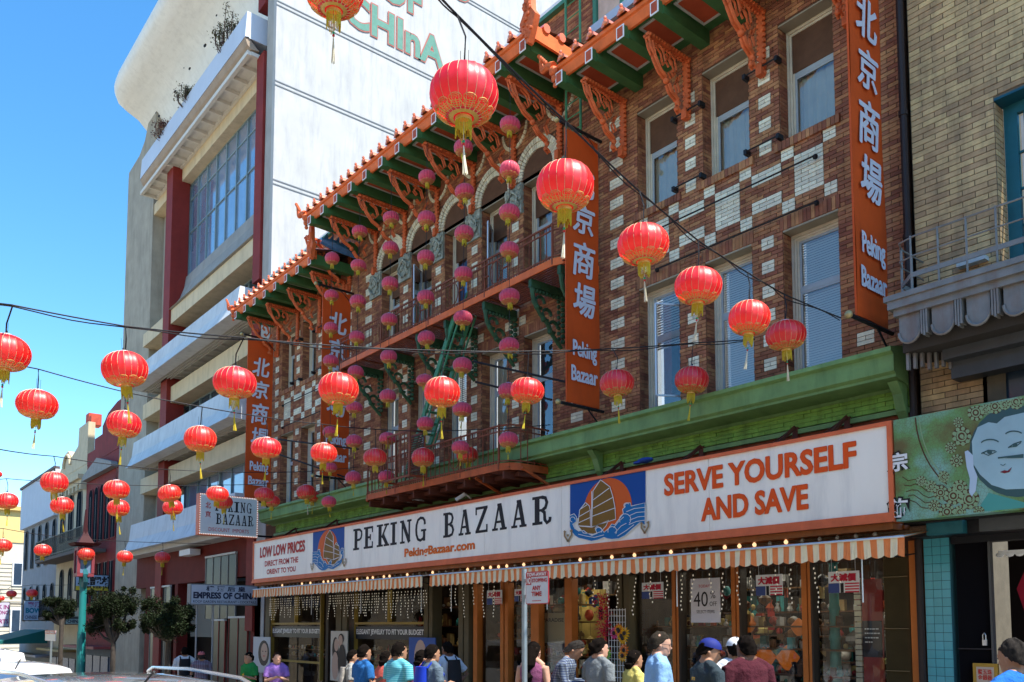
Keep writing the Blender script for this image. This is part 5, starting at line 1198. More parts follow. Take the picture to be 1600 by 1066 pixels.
br(arc(1585,681,14,200,330,10,ry=7),2,6,1);br([(1576,700),(1585,694),(1597,690)],2,6,1);br([(1578,699),(1588,698),(1596,692)],1.4,6,1);g.poly([B2(6.5)(x,y) for x,y in arc(1587,696,4,0,360,10,ry=3)],1)
bp([(1563,738),(1570,735),(1575,736),(1582,730),(1578,738),(1570,740)],6,4);br([(1564,726),(1568,728),(1572,725)],1,6,1);br([(1560,716),(1600,711)],2.5,7,1)
bp([(1570,716.5),(1600,710),(1600,716)],7.5,1)
def swirl(cx,cy,r,k,rev=1,n_=16): 
    pts=[(cx+r*(1-i/n_)*math.cos(rev*i*.62),cy+r*(1-i/n_)*math.sin(rev*i*.62)) for i in range(n_)];br(pts,1.3,k,3)
rr=random.Random(5)
bl=[(1525,645,13),(1503,682,15),(1555,635,12),(1588,628,12),(1486,700,9),(1500,762,12),(1490,775,14),(1515,780,16),(1470,770,11),(1455,760,9),(1480,800,13),(1500,800,10),(1460,790,9),(1540,640,8),(1498,660,8),(1440,752,8),(1495,720,10),(1475,745,9),(1530,800,9),(1570,632,9)]
for i,(cx,cy,r) in enumerate(bl):
    bp(arc(cx,cy,r,0,360,16),2.2+i*.05,2)
for i,(cx,cy,r) in enumerate(bl):
    for q in range(9): a=q*.698;bp(arc(cx+r*.8*math.cos(a),cy+r*.8*math.sin(a),r*.22,0,360,7),3.4+i*.02,3)
    bp(arc(cx,cy,r*.55,0,360,12),3.45+i*.02,3);bp(arc(cx,cy,r*.4,0,360,12),3.6+i*.02,2);bp(arc(cx,cy,r*.22,0,360,8),3.75+i*.02,3)
    if i%2: swirl(cx,cy,r*1.0,4.2,1 if i%4 else -1)
br(arc(1530,640,100,120,190,14,ry=135),2,2.5,2);br(arc(1530,640,94,120,190,14,ry=128),1.5,2.6,3)
for j in range(5): br([(1410+i*9+j*3,745+j*10+4*math.sin(i*1.6+j)+i*2.4) for i in range(9)],1.2,2.7,2)
part('printed_face',g,PF,BB)
for s,py0,py1 in (('宗',705,738),('飾',777,810)):
    for k,(o,mm) in enumerate(((.09,BLK),(.03,WHITE))):
        p=atd(1397,py1,12);q=atd(1419,py0,12);g=G();text_y(g,s,p[0]-.07-(.03 if k==0 else 0),q[0]+(.03 if k==0 else 0),p[2]-(.03 if k==0 else 0),q[2]+(.03 if k==0 else 0),11.985-.004*k,off=o);part('lettering',g,mm,BB)
# right shop front
RS=thing('corner_shop_front','dark shop front with turquoise tiled pillar and black folding shutter at the right edge','shop front',(-4,13,-.1))
g=G();g.box(-5.9,-5.52,12.9,13.2,-.5,3.45);part('pillar',g,mat('turquoise_tile_grout',(.03,.1,.12),.6),RS)
TQ=mat('turquoise_tile',(.07,.36,.42),.3,.1,4,island=.1,coat=.4,stain=.3,scol=(.03,.15,.17))
base=None
for i in range(30):
    for j in range(3):
        z=-.4+i*.128
        if z>3.35: continue
        a=-5.895+j*.125+(.0 if i%2 else .0)
        if base is None: g=G();g.brick(0,.119,-.012,0,0,.12);base=mk('tile',g,TQ)
        o=bpy.data.objects.new('tile',base);COL.objects.link(o);o.parent=RS;po=ORG[RS.name];o.location=((a-po[0])*U,(12.9-po[1])*U,(z-po[2])*U)
g=G();n=18
for i in range(n): x=-5.47+.46*i/n;g.prism([(x,13.02),(x+.0128,12.94),(x+.0256,13.02)],'z',-.4,3.2)
g.box(-5.47,-5.0,12.93,12.95,1.66,1.68);part('folding_shutter',g,mat('black_shutter',(.022,.02,.025),.45),RS)
g=G();g.box(-5.12,-5.06,12.9,12.93,1.72,1.8,0);g.tube([(-5.11,12.9,1.8),(-5.11,12.9,1.87),(-5.09,12.9,1.9),(-5.07,12.9,1.87),(-5.07,12.9,1.8)],.007,5);part('padlock',g,mat('steel_bright',(.6,.6,.6),.3,metal=.7),RS)
g=G();g.box(-5.0,-4.97,12.9,13.0,-.4,3.2);part('door_frame',g,mat('dark_steel',(.08,.08,.08),.5),RS)
g=G();g.box(-5.9,-1.5,12.5,13.1,3.3,3.5);g.box(-5.5,-1.5,12.9,13.1,3.2,3.3);part('header',g,BLK,RS);g=G();g.box(-5.6,-5.1,12.35,12.5,3.3,3.48);part('teal_board',g,TEAL,RS);g=G();g.box(-4.9,-1.5,12.4,12.5,3.3,3.48);part('grey_board',g,mat('dark_grey_metal',(.07,.075,.08),.5),RS)
g=G();g.poly([(-5.5,15,-.6),(0,15,-.6),(0,15,3.5),(-5.5,15,3.5)]);g.poly([(-5.5,13,-.5),(0,13,-.5),(0,15,-.5),(-5.5,15,-.5)]);g.box(-5.88,-5.8,13.1,15,-.6,3.5);g.box(-5.8,0,13.1,15,3.4,3.5);g.box(-.1,0,13.1,15,-.6,3.4);part('room',g,mat('dim_room',(.03,.02,.02),.8),RS)
for x,c,l in ((-5.0,(.3,.01,.03),'crimson robe with floral embroidery'),(-4.35,(.35,.3,.06),'yellow robe')):
    g=G();P=[(-.28,0),(.3,0),(.22,.9),(.34,1.3),(.2,1.55),(.06,1.62),(-.06,1.62),(-.2,1.55),(-.34,1.25),(-.24,.9)];g.prism([(x+.45+a*.9,1.35+b*.95) for a,b in P],'y',13.5,13.62)
    r_=part('robe',g,mat('robe_%d'%int(x*-10),c,.7,.15,4,.3),RS,label=l)
    g=G();rr=random.Random(2)
    for i in range(60): a=x+.45+rr.uniform(-.05,.06);z=1.5+rr.random()*1.2;g.ball((a,13.49,z),.022,5,4,rr.choice([0,1,2]))
    part('embroidery',g,[mat('thread_gold',(.5,.3,.03),.5),mat('thread_green',(.03,.2,.05),.5),INKR],r_)
g=G()
for i in range(14): x=-4.95+i*.13;g.ball((x,13.2,3.02),.06,8,4,sc=(1,.3,.6))
g.box(-4.97,-3,13.19,13.21,3.02,3.08);part('lace_valance',g,WHITE,RS)
# framed plaque on the shutter
p=atd(1522,1036,12.9);q=atd(1562,1066,12.9)
t=thing('framed_plaque','small gold framed plaque with red Chinese writing on the black shutter','plaque',(p[0],12.85,q[2]));x0,x1,z0,z1=p[0],q[0],q[2]-.06,p[2]
g=G();g.box(x0,x1,12.85,12.9,z0,z1);part('frame',g,mat('old_gold',(.4,.25,.04),.4,metal=.4),t);g=G();g.box(x0+.05,x1-.05,12.84,12.85,z0+.05,z1-.05);part('paper',g,mat('old_paper',(.5,.4,.32),.6),t)
g=G();text_y(g,'寶玉珠\n金銀器',x0+.07,x1-.07,z0+.08,z1-.08,12.835,off=.02);part('lettering',g,INKR,t)
# ======================= buildings farther down the street =======================
def facade(name,label,x0,x1,z1,y,wallm,parapet=None,wins=[],depth=14,wm=None):
    t=thing(name,label,'building',((x0+x1)/2,y,gz(x0)-1));g=G();g.box(x0,x1,y,y+depth,gz(x0)-2,z1);
    if parapet:g.prism([(a,b) for a,b in parapet],'y',y-.02,y+.4)
    part('wall',g,wallm,t)
    for (a,b,c,d_,ar) in wins:
        P=[(a,c),(b,c),(b,d_)]+([((a+b)/2+(b-a)/2*math.cos(q*.314),d_+(b-a)/2*math.sin(q*.314)) for q in range(1,10)] if ar else [])+[(a,d_)]
        f=part('window',G().prism([( (a+b)/2+(u-(a+b)/2)*1.18,(c+d_)/2+(v-(c+d_)/2)*1.03) for u,v in P],'y',y-.06,y-.001),wm or mat('stone_surround',(.2,.18,.15),.8),t)
        part('pane',G().prism(P,'y',y-.075,y-.061),mat('far_dark_pane',(.015,.02,.025),.9,spec=0),f)
        part('mullion',G().box((a+b)/2-.02,(a+b)/2+.02,y-.085,y-.076,c,d_),mat('grey_frame',(.2,.2,.19),.5),f)
    return t
DRD=mat('dark_red_brick_wall',(.2,.018,.018),.75,.2,2,.2,stain=.4,scol=(.03,.01,.012))
zA=lambda px,py,d=13.4:atd(px,py,d)[2]
xA=lambda px,py=900,d=13.4:atd(px,py,d)[0]
t1=facade('dark_red_building','dark red building with stepped parapet and narrow windows beside the concrete building',-60.0,-52.15,12.4,13.4,DRD,parapet=[(-60,12.4),(-52.15,12.4),(-52.15,15.3),(-53.2,15.3),(-55.2,15.0),(-56.4,14.4),(-56.4,13.9),(-58.2,13.9),(-58.2,13.2),(-60,13.2)][::-1],wins=[(-59+i*1.35,-58.1+i*1.35,7.2,10.2,True) for i in range(5)]+[(-59+i*1.35,-58.2+i*1.35,3.4,5.8,False) for i in range(5)],wm=mat('red_surround',(.2,.03,.03),.6))
g=G();g.prism([(-59.6,11.3),(-52.5,11.3),(-52.7,11.6),(-56,12.3),(-59.4,11.6)],'y',13.0,13.38);part('tiled_hood',g,mat('grey_hood',(.25,.24,.23),.7,.2,3),t1)
BGE=mat('beige_stucco',(.55,.46,.31),.8,.12,2,.15,stain=.4,scol=(.2,.17,.13))
t2=facade('beige_building','beige stucco building with ornate curved parapet and arched windows',-68.1,-60.05,12.6,13.4,BGE,parapet=[(-68.1,12.6),(-60.05,12.6),(-60.05,15.4),(-62.6,15.4),(-62.7,14.2),(-63.4,14.0),(-64.5,13.7),(-65.6,14.3),(-66.6,14.2),(-67.3,13.4),(-68.1,13.1)][::-1],wins=[(-67+i*2.4,-65.8+i*2.4,7.9,10.4,True) for i in range(3)]+[(-66.6+i*2.6,-65.6+i*2.6,3.2,5.4,True) for i in range(3)])
g=G();g.box(-67.9,-60.2,12.9,13.38,11.6,11.9);g.box(-67.9,-60.2,13.1,13.38,11.3,11.6)
for i in range(8): g.box(-67.7+i*1.04,-67.4+i*1.04,13.05,13.38,10.9,11.3)
part('ornate_cornice',g,BGE,t2);g=G();g.tube([(-65.6+1.0*math.cos(a*.4),13.3,13.2+.8*math.sin(a*.4)) for a in range(9)],.1,6);part('scroll',g,BGE,t2)
g=G();g.box(-61.8,-61.0,13.6,14.4,15.4,16.2);g.box(-60.9,-60.3,13.6,14.2,15.3,15.9);part('chimney',g,mat('red_white_chimney',(.45,.08,.05),.8,.3,3),t2)
GRY=mat('grey_stucco',(.25,.26,.28),.8,.1,1.5,.15,stain=.3,scol=(.15,.14,.14));
t3=facade('grey_building','long grey building with rows of narrow arched windows at the far corner',-81.0,-68.15,10.0,13.4,GRY,wins=[(-80+i*2.6,-79+i*2.6,6.6,9.3,True) for i in range(5)]+[(-80+i*2.6,-79+i*2.6,2.4,4.6,True) for i in range(5)])
g=G();g.box(-81.1,-68.15,13.1,27.4,10.0,13.4);part('upper_band',g,mat('pale_blue_stucco',(.5,.55,.62),.8,.06,1.5),t3);g=G();g.box(-81.3,-68.15,13.0,13.4,13.4,13.6);part('coping',g,mat('dark_coping',(.1,.08,.08),.7),t3)
def bal2(label,x0,x1,y0,z0,z1):
    t=thing('street_balcony',label,'balcony',((x0+x1)/2,13.3,z0));g=G();g.box(x0,x1,y0,13.35,z0-.2,z0);part('slab',g,mat('brown_slab',(.12,.1,.09),.8),t)
    g=G();g.box(x0,x1,y0,y0+.04,z1-.05,z1);g.box(x0,x1,y0,y0+.04,z0+.1,z0+.14)
    n=int((x1-x0)/.22)
    for i in range(n+1): x=x0+(x1-x0)*i/n;g.box(x-.02,x+.02,y0,y0+.03,z0,z1)
    part('railing',g,BLK,t)
bal2('long upper black railed balcony on the beige and dark red buildings',-68.0,-54.5,12.0,6.6,7.9);bal2('lower black railed balcony on the beige building above the noodle sign',-68.0,-60.4,12.0,2.6,3.8)
# corner block across the cross street
YB=thing('yellow_building','sunlit yellow and cream building closing the street at the far left','building',(-118,13,-8))
g=G();g.box(-135,-112,6.5,40,-8,11.6);part('wall',g,mat('cream_lap_siding',(.6,.54,.42),.8,.05,2),YB)
g=G();g.box(-135,-111.9,6.3,40,11.6,15.3);part('upper_wall',g,mat('yellow_stucco',(.68,.5,.2),.8,.05,2),YB);g=G();g.box(-135,-111.5,6.0,40,15.3,15.8);part('cornice',g,mat('yellow_cornice',(.6,.42,.15),.8),YB)
g=G()
for i in range(22): g.box(-112,-111.95,6.5,40,-1+i*.48,-.95+i*.48)
part('siding_lines',g,mat('siding_shadow',(.35,.3,.24),.8),YB)
for i,(y,z) in enumerate([(9.5,6.6),(13.5,6.6),(17.5,6.6),(9.5,1.2),(13.5,1.2),(17.5,1.2),(21,6.6)]):
    f=part('window',G().box(-111.95,-111.88,y,y+2.0,z,z+2.8),WHITE,YB);g=G();g.box(-111.88,-111.85,y+.15,y+.95,z+.15,z+2.6);g.box(-111.88,-111.85,y+1.05,y+1.85,z+.15,z+2.6);part('pane',g,GCD,f)
# opposite side of the street, behind the viewer
OB=thing('opposite_building','long pale building on the near side of the street, behind the viewer','building',(-25,-3,-2))
g=G();g.box(-75,18,-16,-3.05,-3,11);part('wall',g,mat('opposite_stucco',(.62,.52,.38),.8,.1,1),OB)
for i in range(34):
    for z in (4.0,7.6):
        x=-72+i*2.6;g=G();g.box(x,x+1.2,-3.05,-2.98,z,z+2.0);f=part('window',g,WHITE,OB);g=G();g.box(x+.1,x+1.1,-2.98,-2.96,z+.1,z+1.9);part('pane',g,GCD,f)
# ======================= lanterns =======================
LRED=mat('lantern_red_silk',(.97,.012,.02),.44,.05,8,.05,coat=0,spec=.6,sheen=0,island=.1,trans=.5)
for _m in (LRED,):
    _b=_m.node_tree.nodes['Principled BSDF'];_b.inputs['IOR'].default_value=1.95
LRS=mat('lantern_shaded_red_silk',(.8,.07,.13),.5,.14,8,.05,sheen=.35,coat=.2,trans=.3,stain=.3,scol=(.45,.2,.25))  # same red silk; sky-lit shade is painted into this pinker colour
LGD=mat('lantern_gold_trim',(.62,.4,.1),.4,.15,20,.1,metal=.25);LRIB=mat('lantern_gold_rib',(.7,.52,.3),.5);LCAP=mat('lantern_cap',(.6,.5,.5),.4,.1,5)
LYE=mat('yellow_fringe',(.55,.42,.03),.7,.2,20);LWT=mat('white_tassel',(.65,.6,.45),.8,.1,10);LGR=mat('green_bead',(.0,.3,.12),.35);WIR=mat('black_cable',(.02,.02,.022),.6)
def lantern_parts(big,tassel,cap=True):
    """meshes in units of the lantern radius, to be scaled"""
    out=[];lob=22 if big else 18;n=lob*4
    prof=[]
    for i in range(15):
        a=math.radians(-68+i*(138/14));prof.append((max(.2,math.cos(a)**.82),.76*math.sin(a)))
    g=G();g.lathe(prof,n,lob=lob,amp=.02 if big else .06);out.append(('shade',g,LRED if big else LRS,True))
    g=G()
    for k in range(lob):
        t=math.pi*2*k/lob+math.pi/lob
        pts=[((r*(.99 if big else .955)+.004)*math.cos(t),(r*(.99 if big else .955)+.004)*math.sin(t),z) for r,z in prof]
        g.tube(pts,.012 if big else .012,3,cap=False)
    out.append(('rib',g,LRIB if big else mat('lantern_pale_rib',(.5,.25,.2),.6),False))
    g=G();g.lathe([(.001,.79),(.24,.79),(.26,.74),(.3,.72),(.28,.68),(.22,.66)],20);out.append(('cap',g,LCAP if big else mat('lantern_cap_blue',(.35,.45,.62),.4),True))
    # gold filigree: petals lying on the lower body
    g=G()
    def body(a,t,e=.018):
        a=math.radians(a);r=max(.2,math.cos(a)**.82)+e;return (r*math.cos(t),r*math.sin(t),.76*math.sin(a)-e*.5)
    m=11
    for k in range(m):
        t0=2*math.pi*k/m;dt=2*math.pi/m
        for rad in (.42,.27,.12):
            pts=[body(-46+9*rad/.42*math.sin(q)*1.0,t0+dt*rad*1.05*math.cos(q)) for q in [math.pi*j/7 for j in range(8)]]
            g.tube(pts,.012,3,cap=False)
        for s in (-.42,.42): g.tube([body(-46,t0+dt*s),body(-52,t0+dt*s*.8),body(-57,t0+dt*s*1.1),body(-64,t0+dt*s*.7)],.014,3,cap=False)
        g.tube([body(-47,t0),body(-55,t0),body(-64,t0)],.014,3,cap=False)
        for j in range(4): g.tube([body(-49-j*4.2,t0-dt*.45),body(-51-j*4.2,t0),body(-49-j*4.2,t0+dt*.45)],.011,3,cap=False)
    g.lathe([(.52,-.64),(.5,-.665),(.34,-.715),(.3,-.72)],24);out.append(('gold_trim',g,LGD,False))
    g=G();g.lathe([(.22,-.70),(.25,-.72),(.25,-.82),(.22,-.84)],18);out.append(('collar',g,LGD,True))
    g=G();nf=26
    for k in range(nf):
        t=2*math.pi*k/nf;w_=.015;l=.4+.1*math.sin(k*7.3)
        x,y=.225*math.cos(t),.225*math.sin(t);g.box(x-w_,x+w_,y-w_,y+w_,-.84-l,-.83)
    out.append(('fringe',g,LYE,False))
    if tassel:
        g=G();g.tube([(0,0,-.8),(0.01,0,-1.45)],.012,3);g.ball((.01,0,-1.42),.05,6,4,1);g.ball((.01,0,-1.5),.05,6,4,2)
        L=.9 if big else .6
        for k in range(7): g.tube([(.01,0,-1.52),(.03+.03*math.cos(k),.03*math.sin(k),-1.5-L*.5),(.07+.07*math.cos(k),.06*math.sin(k),-1.5-L)],.017,3,mi=0)
        out.append(('tassel',g,[LYE if tassel==1 else LWT,LGR,INKR],False))
    g=G()
    g.tube([(-.12,0,.76),(-.12,0,1.35)],.008,3,cap=False);g.tube([(.12,0,.76),(.12,0,1.35)],.008,3,cap=False);g.tube([(0,0,.76),(.02,0,.95)],.035,5);out.append(('hanger',g,WIR,False))
    return out
PRO={}
def lantern(p,rad,label,group,big=True,tas=1,hang=None,sway=0):
    key=(big,tas)
    if key not in PRO: PRO[key]=[(n,mk(n,g,m,(0,0,0),s)) for n,g,m,s in lantern_parts(big,tas)]
    e=bpy.data.objects.new('paper_lantern',None);COL.objects.link(e);e.location=[c*U for c in p];e['label']=label;e['category']='lantern';e['group']=group;ORG[e.name]=p;e.empty_display_size=.1
    rz=R_.random()*6.28
    q=(R_.uniform(.96,1.04),R_.uniform(.96,1.04),R_.uniform(.93,1.06));tl=(R_.gauss(0,.05),R_.gauss(0,.05))
    for n,me in PRO[key]:
        if n=='hanger' and hang is not None and not big: continue
        o=bpy.data.objects.new(n,me);COL.objects.link(o);o.parent=e;o.scale=(rad*q[0],rad*q[1],rad*q[2])
        o.rotation_euler=(sway*.6+tl[0],sway+tl[1],rz)
    return e
ordn=['first','second','third','fourth','fifth','sixth','seventh','eighth','ninth']
def wirerow(lans,atts,dd,wname,ends,group,cablelab,tasf=None,strands=1,Dfix=None):
    pts=[];n=len(lans)
    for i,((px,py,w_),(ax,ay)) in enumerate(zip(lans,atts)):
        d=dd[i];p=atd(px,py,d);dep=depthof(p);rad=w_/2*dep/FL
        a=atd(ax,ay,d);pts.append(a)
        lab='%s red lantern from the left %s'%(ordn[i],wname) if n>1 else wname
        t=(tasf[i] if tasf else [1,1,2,1,1,2,1][i%7])
        le=lantern(p,rad,lab,group,True,t,sway=R_.uniform(-.05,.05))
        ht=max(.05,a[2]-p[2]-.76*rad);g=G();g.tube([(p[0],p[1],p[2]+.8*rad),(p[0]+.02,p[1],p[2]+.8*rad+ht*.5),a],.010,4);part('cord',g,WIR,le)
    P=[ends[0]]+pts+[ends[1]] if ends else pts
    Q=[]
    for i in range(len(P)-1):
        a,b=Vector(P[i]),Vector(P[i+1]);sag=.012*(b-a).length
        for k in range(6): t=k/6;q=a.lerp(b,t);q.z-=sag*4*t*(1-t)*.5;Q.append(tuple(q))
    Q.append(P[-1]);g=G();g.tube(Q,.011,5)
    if strands>1: g.tube([(x+.02*math.sin(i),y,z-.03-.02*math.sin(i*.9)) for i,(x,y,z) in enumerate(Q)],.009,4)
    solo('overhead_wire',g,WIR,cablelab,'wire',P[0],smooth=True)
GRP='large red lanterns strung on wires across the street'
def de(ls,f=None): return [depthof(atd(px,py,1))and (FL*.6/w_)*( .634+(px-800)/1325*.773) for px,py,w_ in ls]
# wire nearest the right, with the biggest lanterns
A=[(725,148,110),(883,291,93),(1005,382,84),(1091,447,76),(1171,497,68),(1228,524,64)]
wirerow(A,[(714,23),(884,190),(999,299),(1091,376),(1168,426),(1225,460)],[4.26,5.86,7.2,8.5,10.0,11.0],'on the steep wire from the right banner',[atd(640,-60,3.0),atd(1314,497,11.75)],GRP,'thick double black wire running steeply from the right banner over the street',[2,2,2,2,2,2],2)
wirerow([(522,-18,100)],[(500,-110)],[2.5],'large red lantern cut off by the top edge of the picture',[atd(300,-100,.8),atd(760,-130,5)],GRP,'wire above the top of the picture carrying one lantern',[2])
B=[(8,551,76),(195,577,70),(367,598,66),(529,608,62),(691,613,59),(824,611,54),(964,599,53),(1081,594,53)]
wirerow(B,[(20,477),(196,510),(381,528),(533,541),(693,548),(826,549),(957,545),(1083,536)],[1.8,3.2,4.6,6.1,7.7,9.4,10.95,12.0],'on the highest wire crossing the whole picture',[atd(-120,455,1.0),atd(1180,530,12.6)],GRP,'highest black wire crossing the whole picture',[2,1,1,1,1,1,1,1],2)
C=[(58,632,59),(194,663,53),(313,686,50),(416,700,46),(506,708,43),(586,715,38),(661,715,37),(730,711,35)]
wirerow(C,[(60,577),(192,612),(316,636),(414,652),(503,663),(587,671),(661,674),(733,672)],[2.8,4.2,5.6,7.1,8.5,10.4,11.4,11.9],'on the second wire below the highest',[atd(-100,540,1.2),atd(860,664,12.8)],GRP,'second black wire, below the highest one',[1,1,1,1,1,0,1,1])
D=[(85,754,41),(182,765,38),(265,771,35),(340,772,34),(413,773,31),(478,769,29)]
wirerow(D,[(84,713),(182,727),(265,734),(340,737),(413,738),(478,737)],[4.2,5.7,7.3,8.6,10.5,11.8],'on the third wire over the street',[atd(-80,686,1.5),atd(560,730,12.9)],GRP,'third black wire over the street',[0,1,1,0,0,2])
E_=[(11,783,33),(97,790,35),(185,794,33),(270,793,31),(349,785,29),(425,783,25),(488,776,24)]
wirerow(E_,[(10,748),(100,754),(187,758),(270,759),(349,758),(425,756),(488,752)],[4.3,5.7,7.1,8.6,10.0,11.4,12.3],'on the fourth wire over the street',[atd(-60,742,2.2),atd(540,745,12.9)],GRP,'fourth black wire over the street',[1,1,1,1,1,1,1])
F_=[(4,852,27),(67,860,26),(134,866,26),(195,870,24),(254,871,24)]
wirerow(F_,[(5,826),(67,836),(134,842),(195,846),(254,848)],[4.8,6.3,7.6,9.3,10.6],'on the fifth, low and distant wire',[atd(-50,818,3),atd(330,849,12.8)],GRP,'fifth wire, low and distant',[1,0,0,1,1])
G_=[(1,935,11),(18,928,15),(50,927,16)]
wirerow(G_,[(1,922),(18,916),(50,914)],[6.0,8.2,10.2],'on the farthest wire at the left edge',[atd(-30,918,5),atd(110,914,12.9)],GRP,'farthest wire at the left edge',[0,0,0])
lantern(atd(-3,741,2.6),6*depthof(atd(-3,741,2.6))/FL,'sliver of a pink red lantern at the left edge of the picture',GRP,True,0)
# vertical strings of smaller lanterns under the raised eave
CS=[('rightmost',[(797,195,33),(796,266,33),(795,333,34),(795,391,33),(795,464,33),(794,541,33),(791,612,33),(792,688,32)]),
('second from the right',[(724,231,31),(728,298,31),(727,364,31),(725,428,31),(724,497,31),(723,571,31),(722,640,31),(717,700,29)]),
('third from the right',[(667,277,28),(667,342,29),(665,403,29),(665,465,29),(667,528,28),(663,595,27),(665,662,28)]),
('third from the left',[(611,341,27),(610,388,27),(609,444,28),(607,500,27),(606,558,27),(604,620,27),(604,686,27),(600,746,25)]),
('second from the left',[(562,362,25),(559,416,26),(558,472,26),(556,528,26),(553,583,26),(549,639,26),(549,691,26),(547,748,26)]),
('leftmost',[(519,404,24),(518,462,23),(517,513,24),(517,564,24),(517,620,23),(517,675,24),(518,730,22),(515,784,24)])]
SG2='small pinkish lanterns in vertical strings before the arched windows'
for nm,ls in CS:
    d=11.42;P=[];x=None
    for i,(px,py,w_) in enumerate(ls):
        p=atd(px,py,d);rad=w_/2*depthof(p)/FL
        if x is None:x=p[0]
        p=(x+(p[0]-x)*.5,d,p[2]);P.append(p)
        lantern(p,rad,'%s small pinkish lantern from the top of the %s vertical string'%(ordn[i],nm),SG2,False,0 if i<6 else 1,hang=1,sway=R_.uniform(-.06,.06))
    g=G();g.tube([(x,d,14.2)]+P,.008,4);solo('lantern_string',g,WIR,'thin black cord of the %s vertical lantern string'%nm,'cord',(x,d,14.2))
# ======================= far left street things =======================
def flatsign(name,label,px0,px1,py0,py1,d,facem,lines,th=.12,edge=BLK,cat='sign',post=False):
    x0,_,z1=atd(px0,py0,d);x1=atd(px1,py0,d)[0];z0=atd(px0,py1,d)[2];t=thing(name,label,cat,(x0,d,z0));g=G();g.box(x0-.03,x1+.03,d,d+th,z0-.03,z1+.03);part('box',g,edge,t);g=G();g.box(x0,x1,d-.006,d,z0,z1);part('face',g,facem,t);W=x1-x0;HH=z1-z0
    for s,a,b,c,e,m,o in lines: g=G();text_y(g,s,x0+a*W,x0+b*W,z0+c*HH,z0+e*HH,d-.012,off=o);part('lettering',g,m,t)
    return t
def bladesign(name,label,px0,px1,py0,py1,X,facem,lines,edge=BLK):
    A=atx(px0,py0,X);B=atx(px1,py0,X);z1=A[2];z0=atx(px0,py1,X)[2];ya,yb=min(A[1],B[1]),max(A[1],B[1]);t=thing(name,label,'sign',(X,(ya+yb)/2,z0))
    g=G();g.box(X-.2,X-.006,ya-.05,yb+.05,z0-.05,z1+.05);part('box',g,edge,t);g=G();g.box(X-.006,X,ya,yb,z0,z1);part('face',g,facem,t);W=yb-ya;HH=z1-z0
    for s,a,b,c,e,m,o in lines: g=G();text_x(g,s,ya+a*W,ya+b*W,z0+c*HH,z0+e*HH,X+.008,off=o);part('lettering',g,m,t)
    g=G();g.tube([(X-.1,yb,z1-.1),(X-.1,13.3,z1-.1)],.05,5);part('arm',g,BLK,t);return t
PBL=mat('sign_pale_blue',(.32,.42,.55),.5);INKN=mat('ink_navy',(.02,.025,.06),.5);INKP=mat('ink_purple_red',(.25,.03,.15),.5);INKT=mat('ink_teal',(.0,.16,.25),.5);SYE=mat('sign_yellow',(.55,.42,.04),.5)
t=bladesign('projecting_sign','pale blue and yellow noodle restaurant sign with black brush characters',119,180,898,922,-53.6,PBL,[('三記棧',.05,.96,.32,.95,INKB,.05)])
o0=ORG[t.name];A=atx(119,898,-53.6);B=atx(180,898,-53.6);z0=atx(119,922,-53.6)[2]
g=G();g.box(-53.592,-53.585,A[1],B[1],z0,z0+(A[2]-z0)*.27);part('yellow_strip',g,SYE,t);g=G();text_x(g,'NAM KEE JAN',A[1]+.2,B[1]-.2,z0+.08,z0+.26,-53.57,off=.04);part('lettering',g,INKB,t)
t=bladesign('projecting_sign','blue BOW HON restaurant sign partly hidden by a street tree',38,91,939,969,-66,PBL,[('寶漢',.1,.5,.68,.95,INKP,.03),('BOW HON',.05,.98,.36,.64,INKT,.05),('CHINESE RESTAURANT',.04,.96,.06,.24,INKN,.02)])
bladesign('projecting_sign','small red box sign with a dark Chinese character under the balcony',110,120,932,947,-63,mat('sign_red_small',(.45,.06,.08),.5),[('中',.2,.8,.15,.85,INKB,.03)])
bladesign('projecting_sign','pale sign with purple red lettering cut by the left edge',-25,15,941,979,-72,mat('sign_pale_pink',(.5,.48,.58),.5),[('SILK IN',.3,.98,.72,.9,INKP,.03),('KIMONO',.3,.98,.5,.66,INKP,.03),('SHIRTS',.3,.98,.12,.3,INKP,.03)])
t=bladesign('projecting_sign','pale green CHINA sign under the trees',103,127,967,975,-60,mat('sign_pale_green',(.3,.42,.38),.5),[('CHINA',.1,.95,.2,.85,INKN,.04)])
t=thing('green_awning','dark green fabric awning over the corner shop at the far left','awning',(-70,12,.5));g=G();X=-69.5;A=atx(-30,984,X);
a=atx(58,984,X);b=atx(0,1004,X);g.poly([(X,9.6,a[2]-1.0),(X,13.3,a[2]),(X-9,13.3,a[2]),(X-9,9.6,a[2]-1.0)]);g.poly([(X,9.6,a[2]-1.0),(X,13.3,a[2]),(X,13.3,a[2]-1.0)]);g.poly([(X,9.6,a[2]-1.4),(X,9.6,a[2]-1.0),(X-9,9.6,a[2]-1.0),(X-9,9.6,a[2]-1.4)]);part('canvas',g,mat('dark_green_canvas',(.01,.12,.11),.7),t)
for i,(y,zc) in enumerate(((-55,0),)): pass
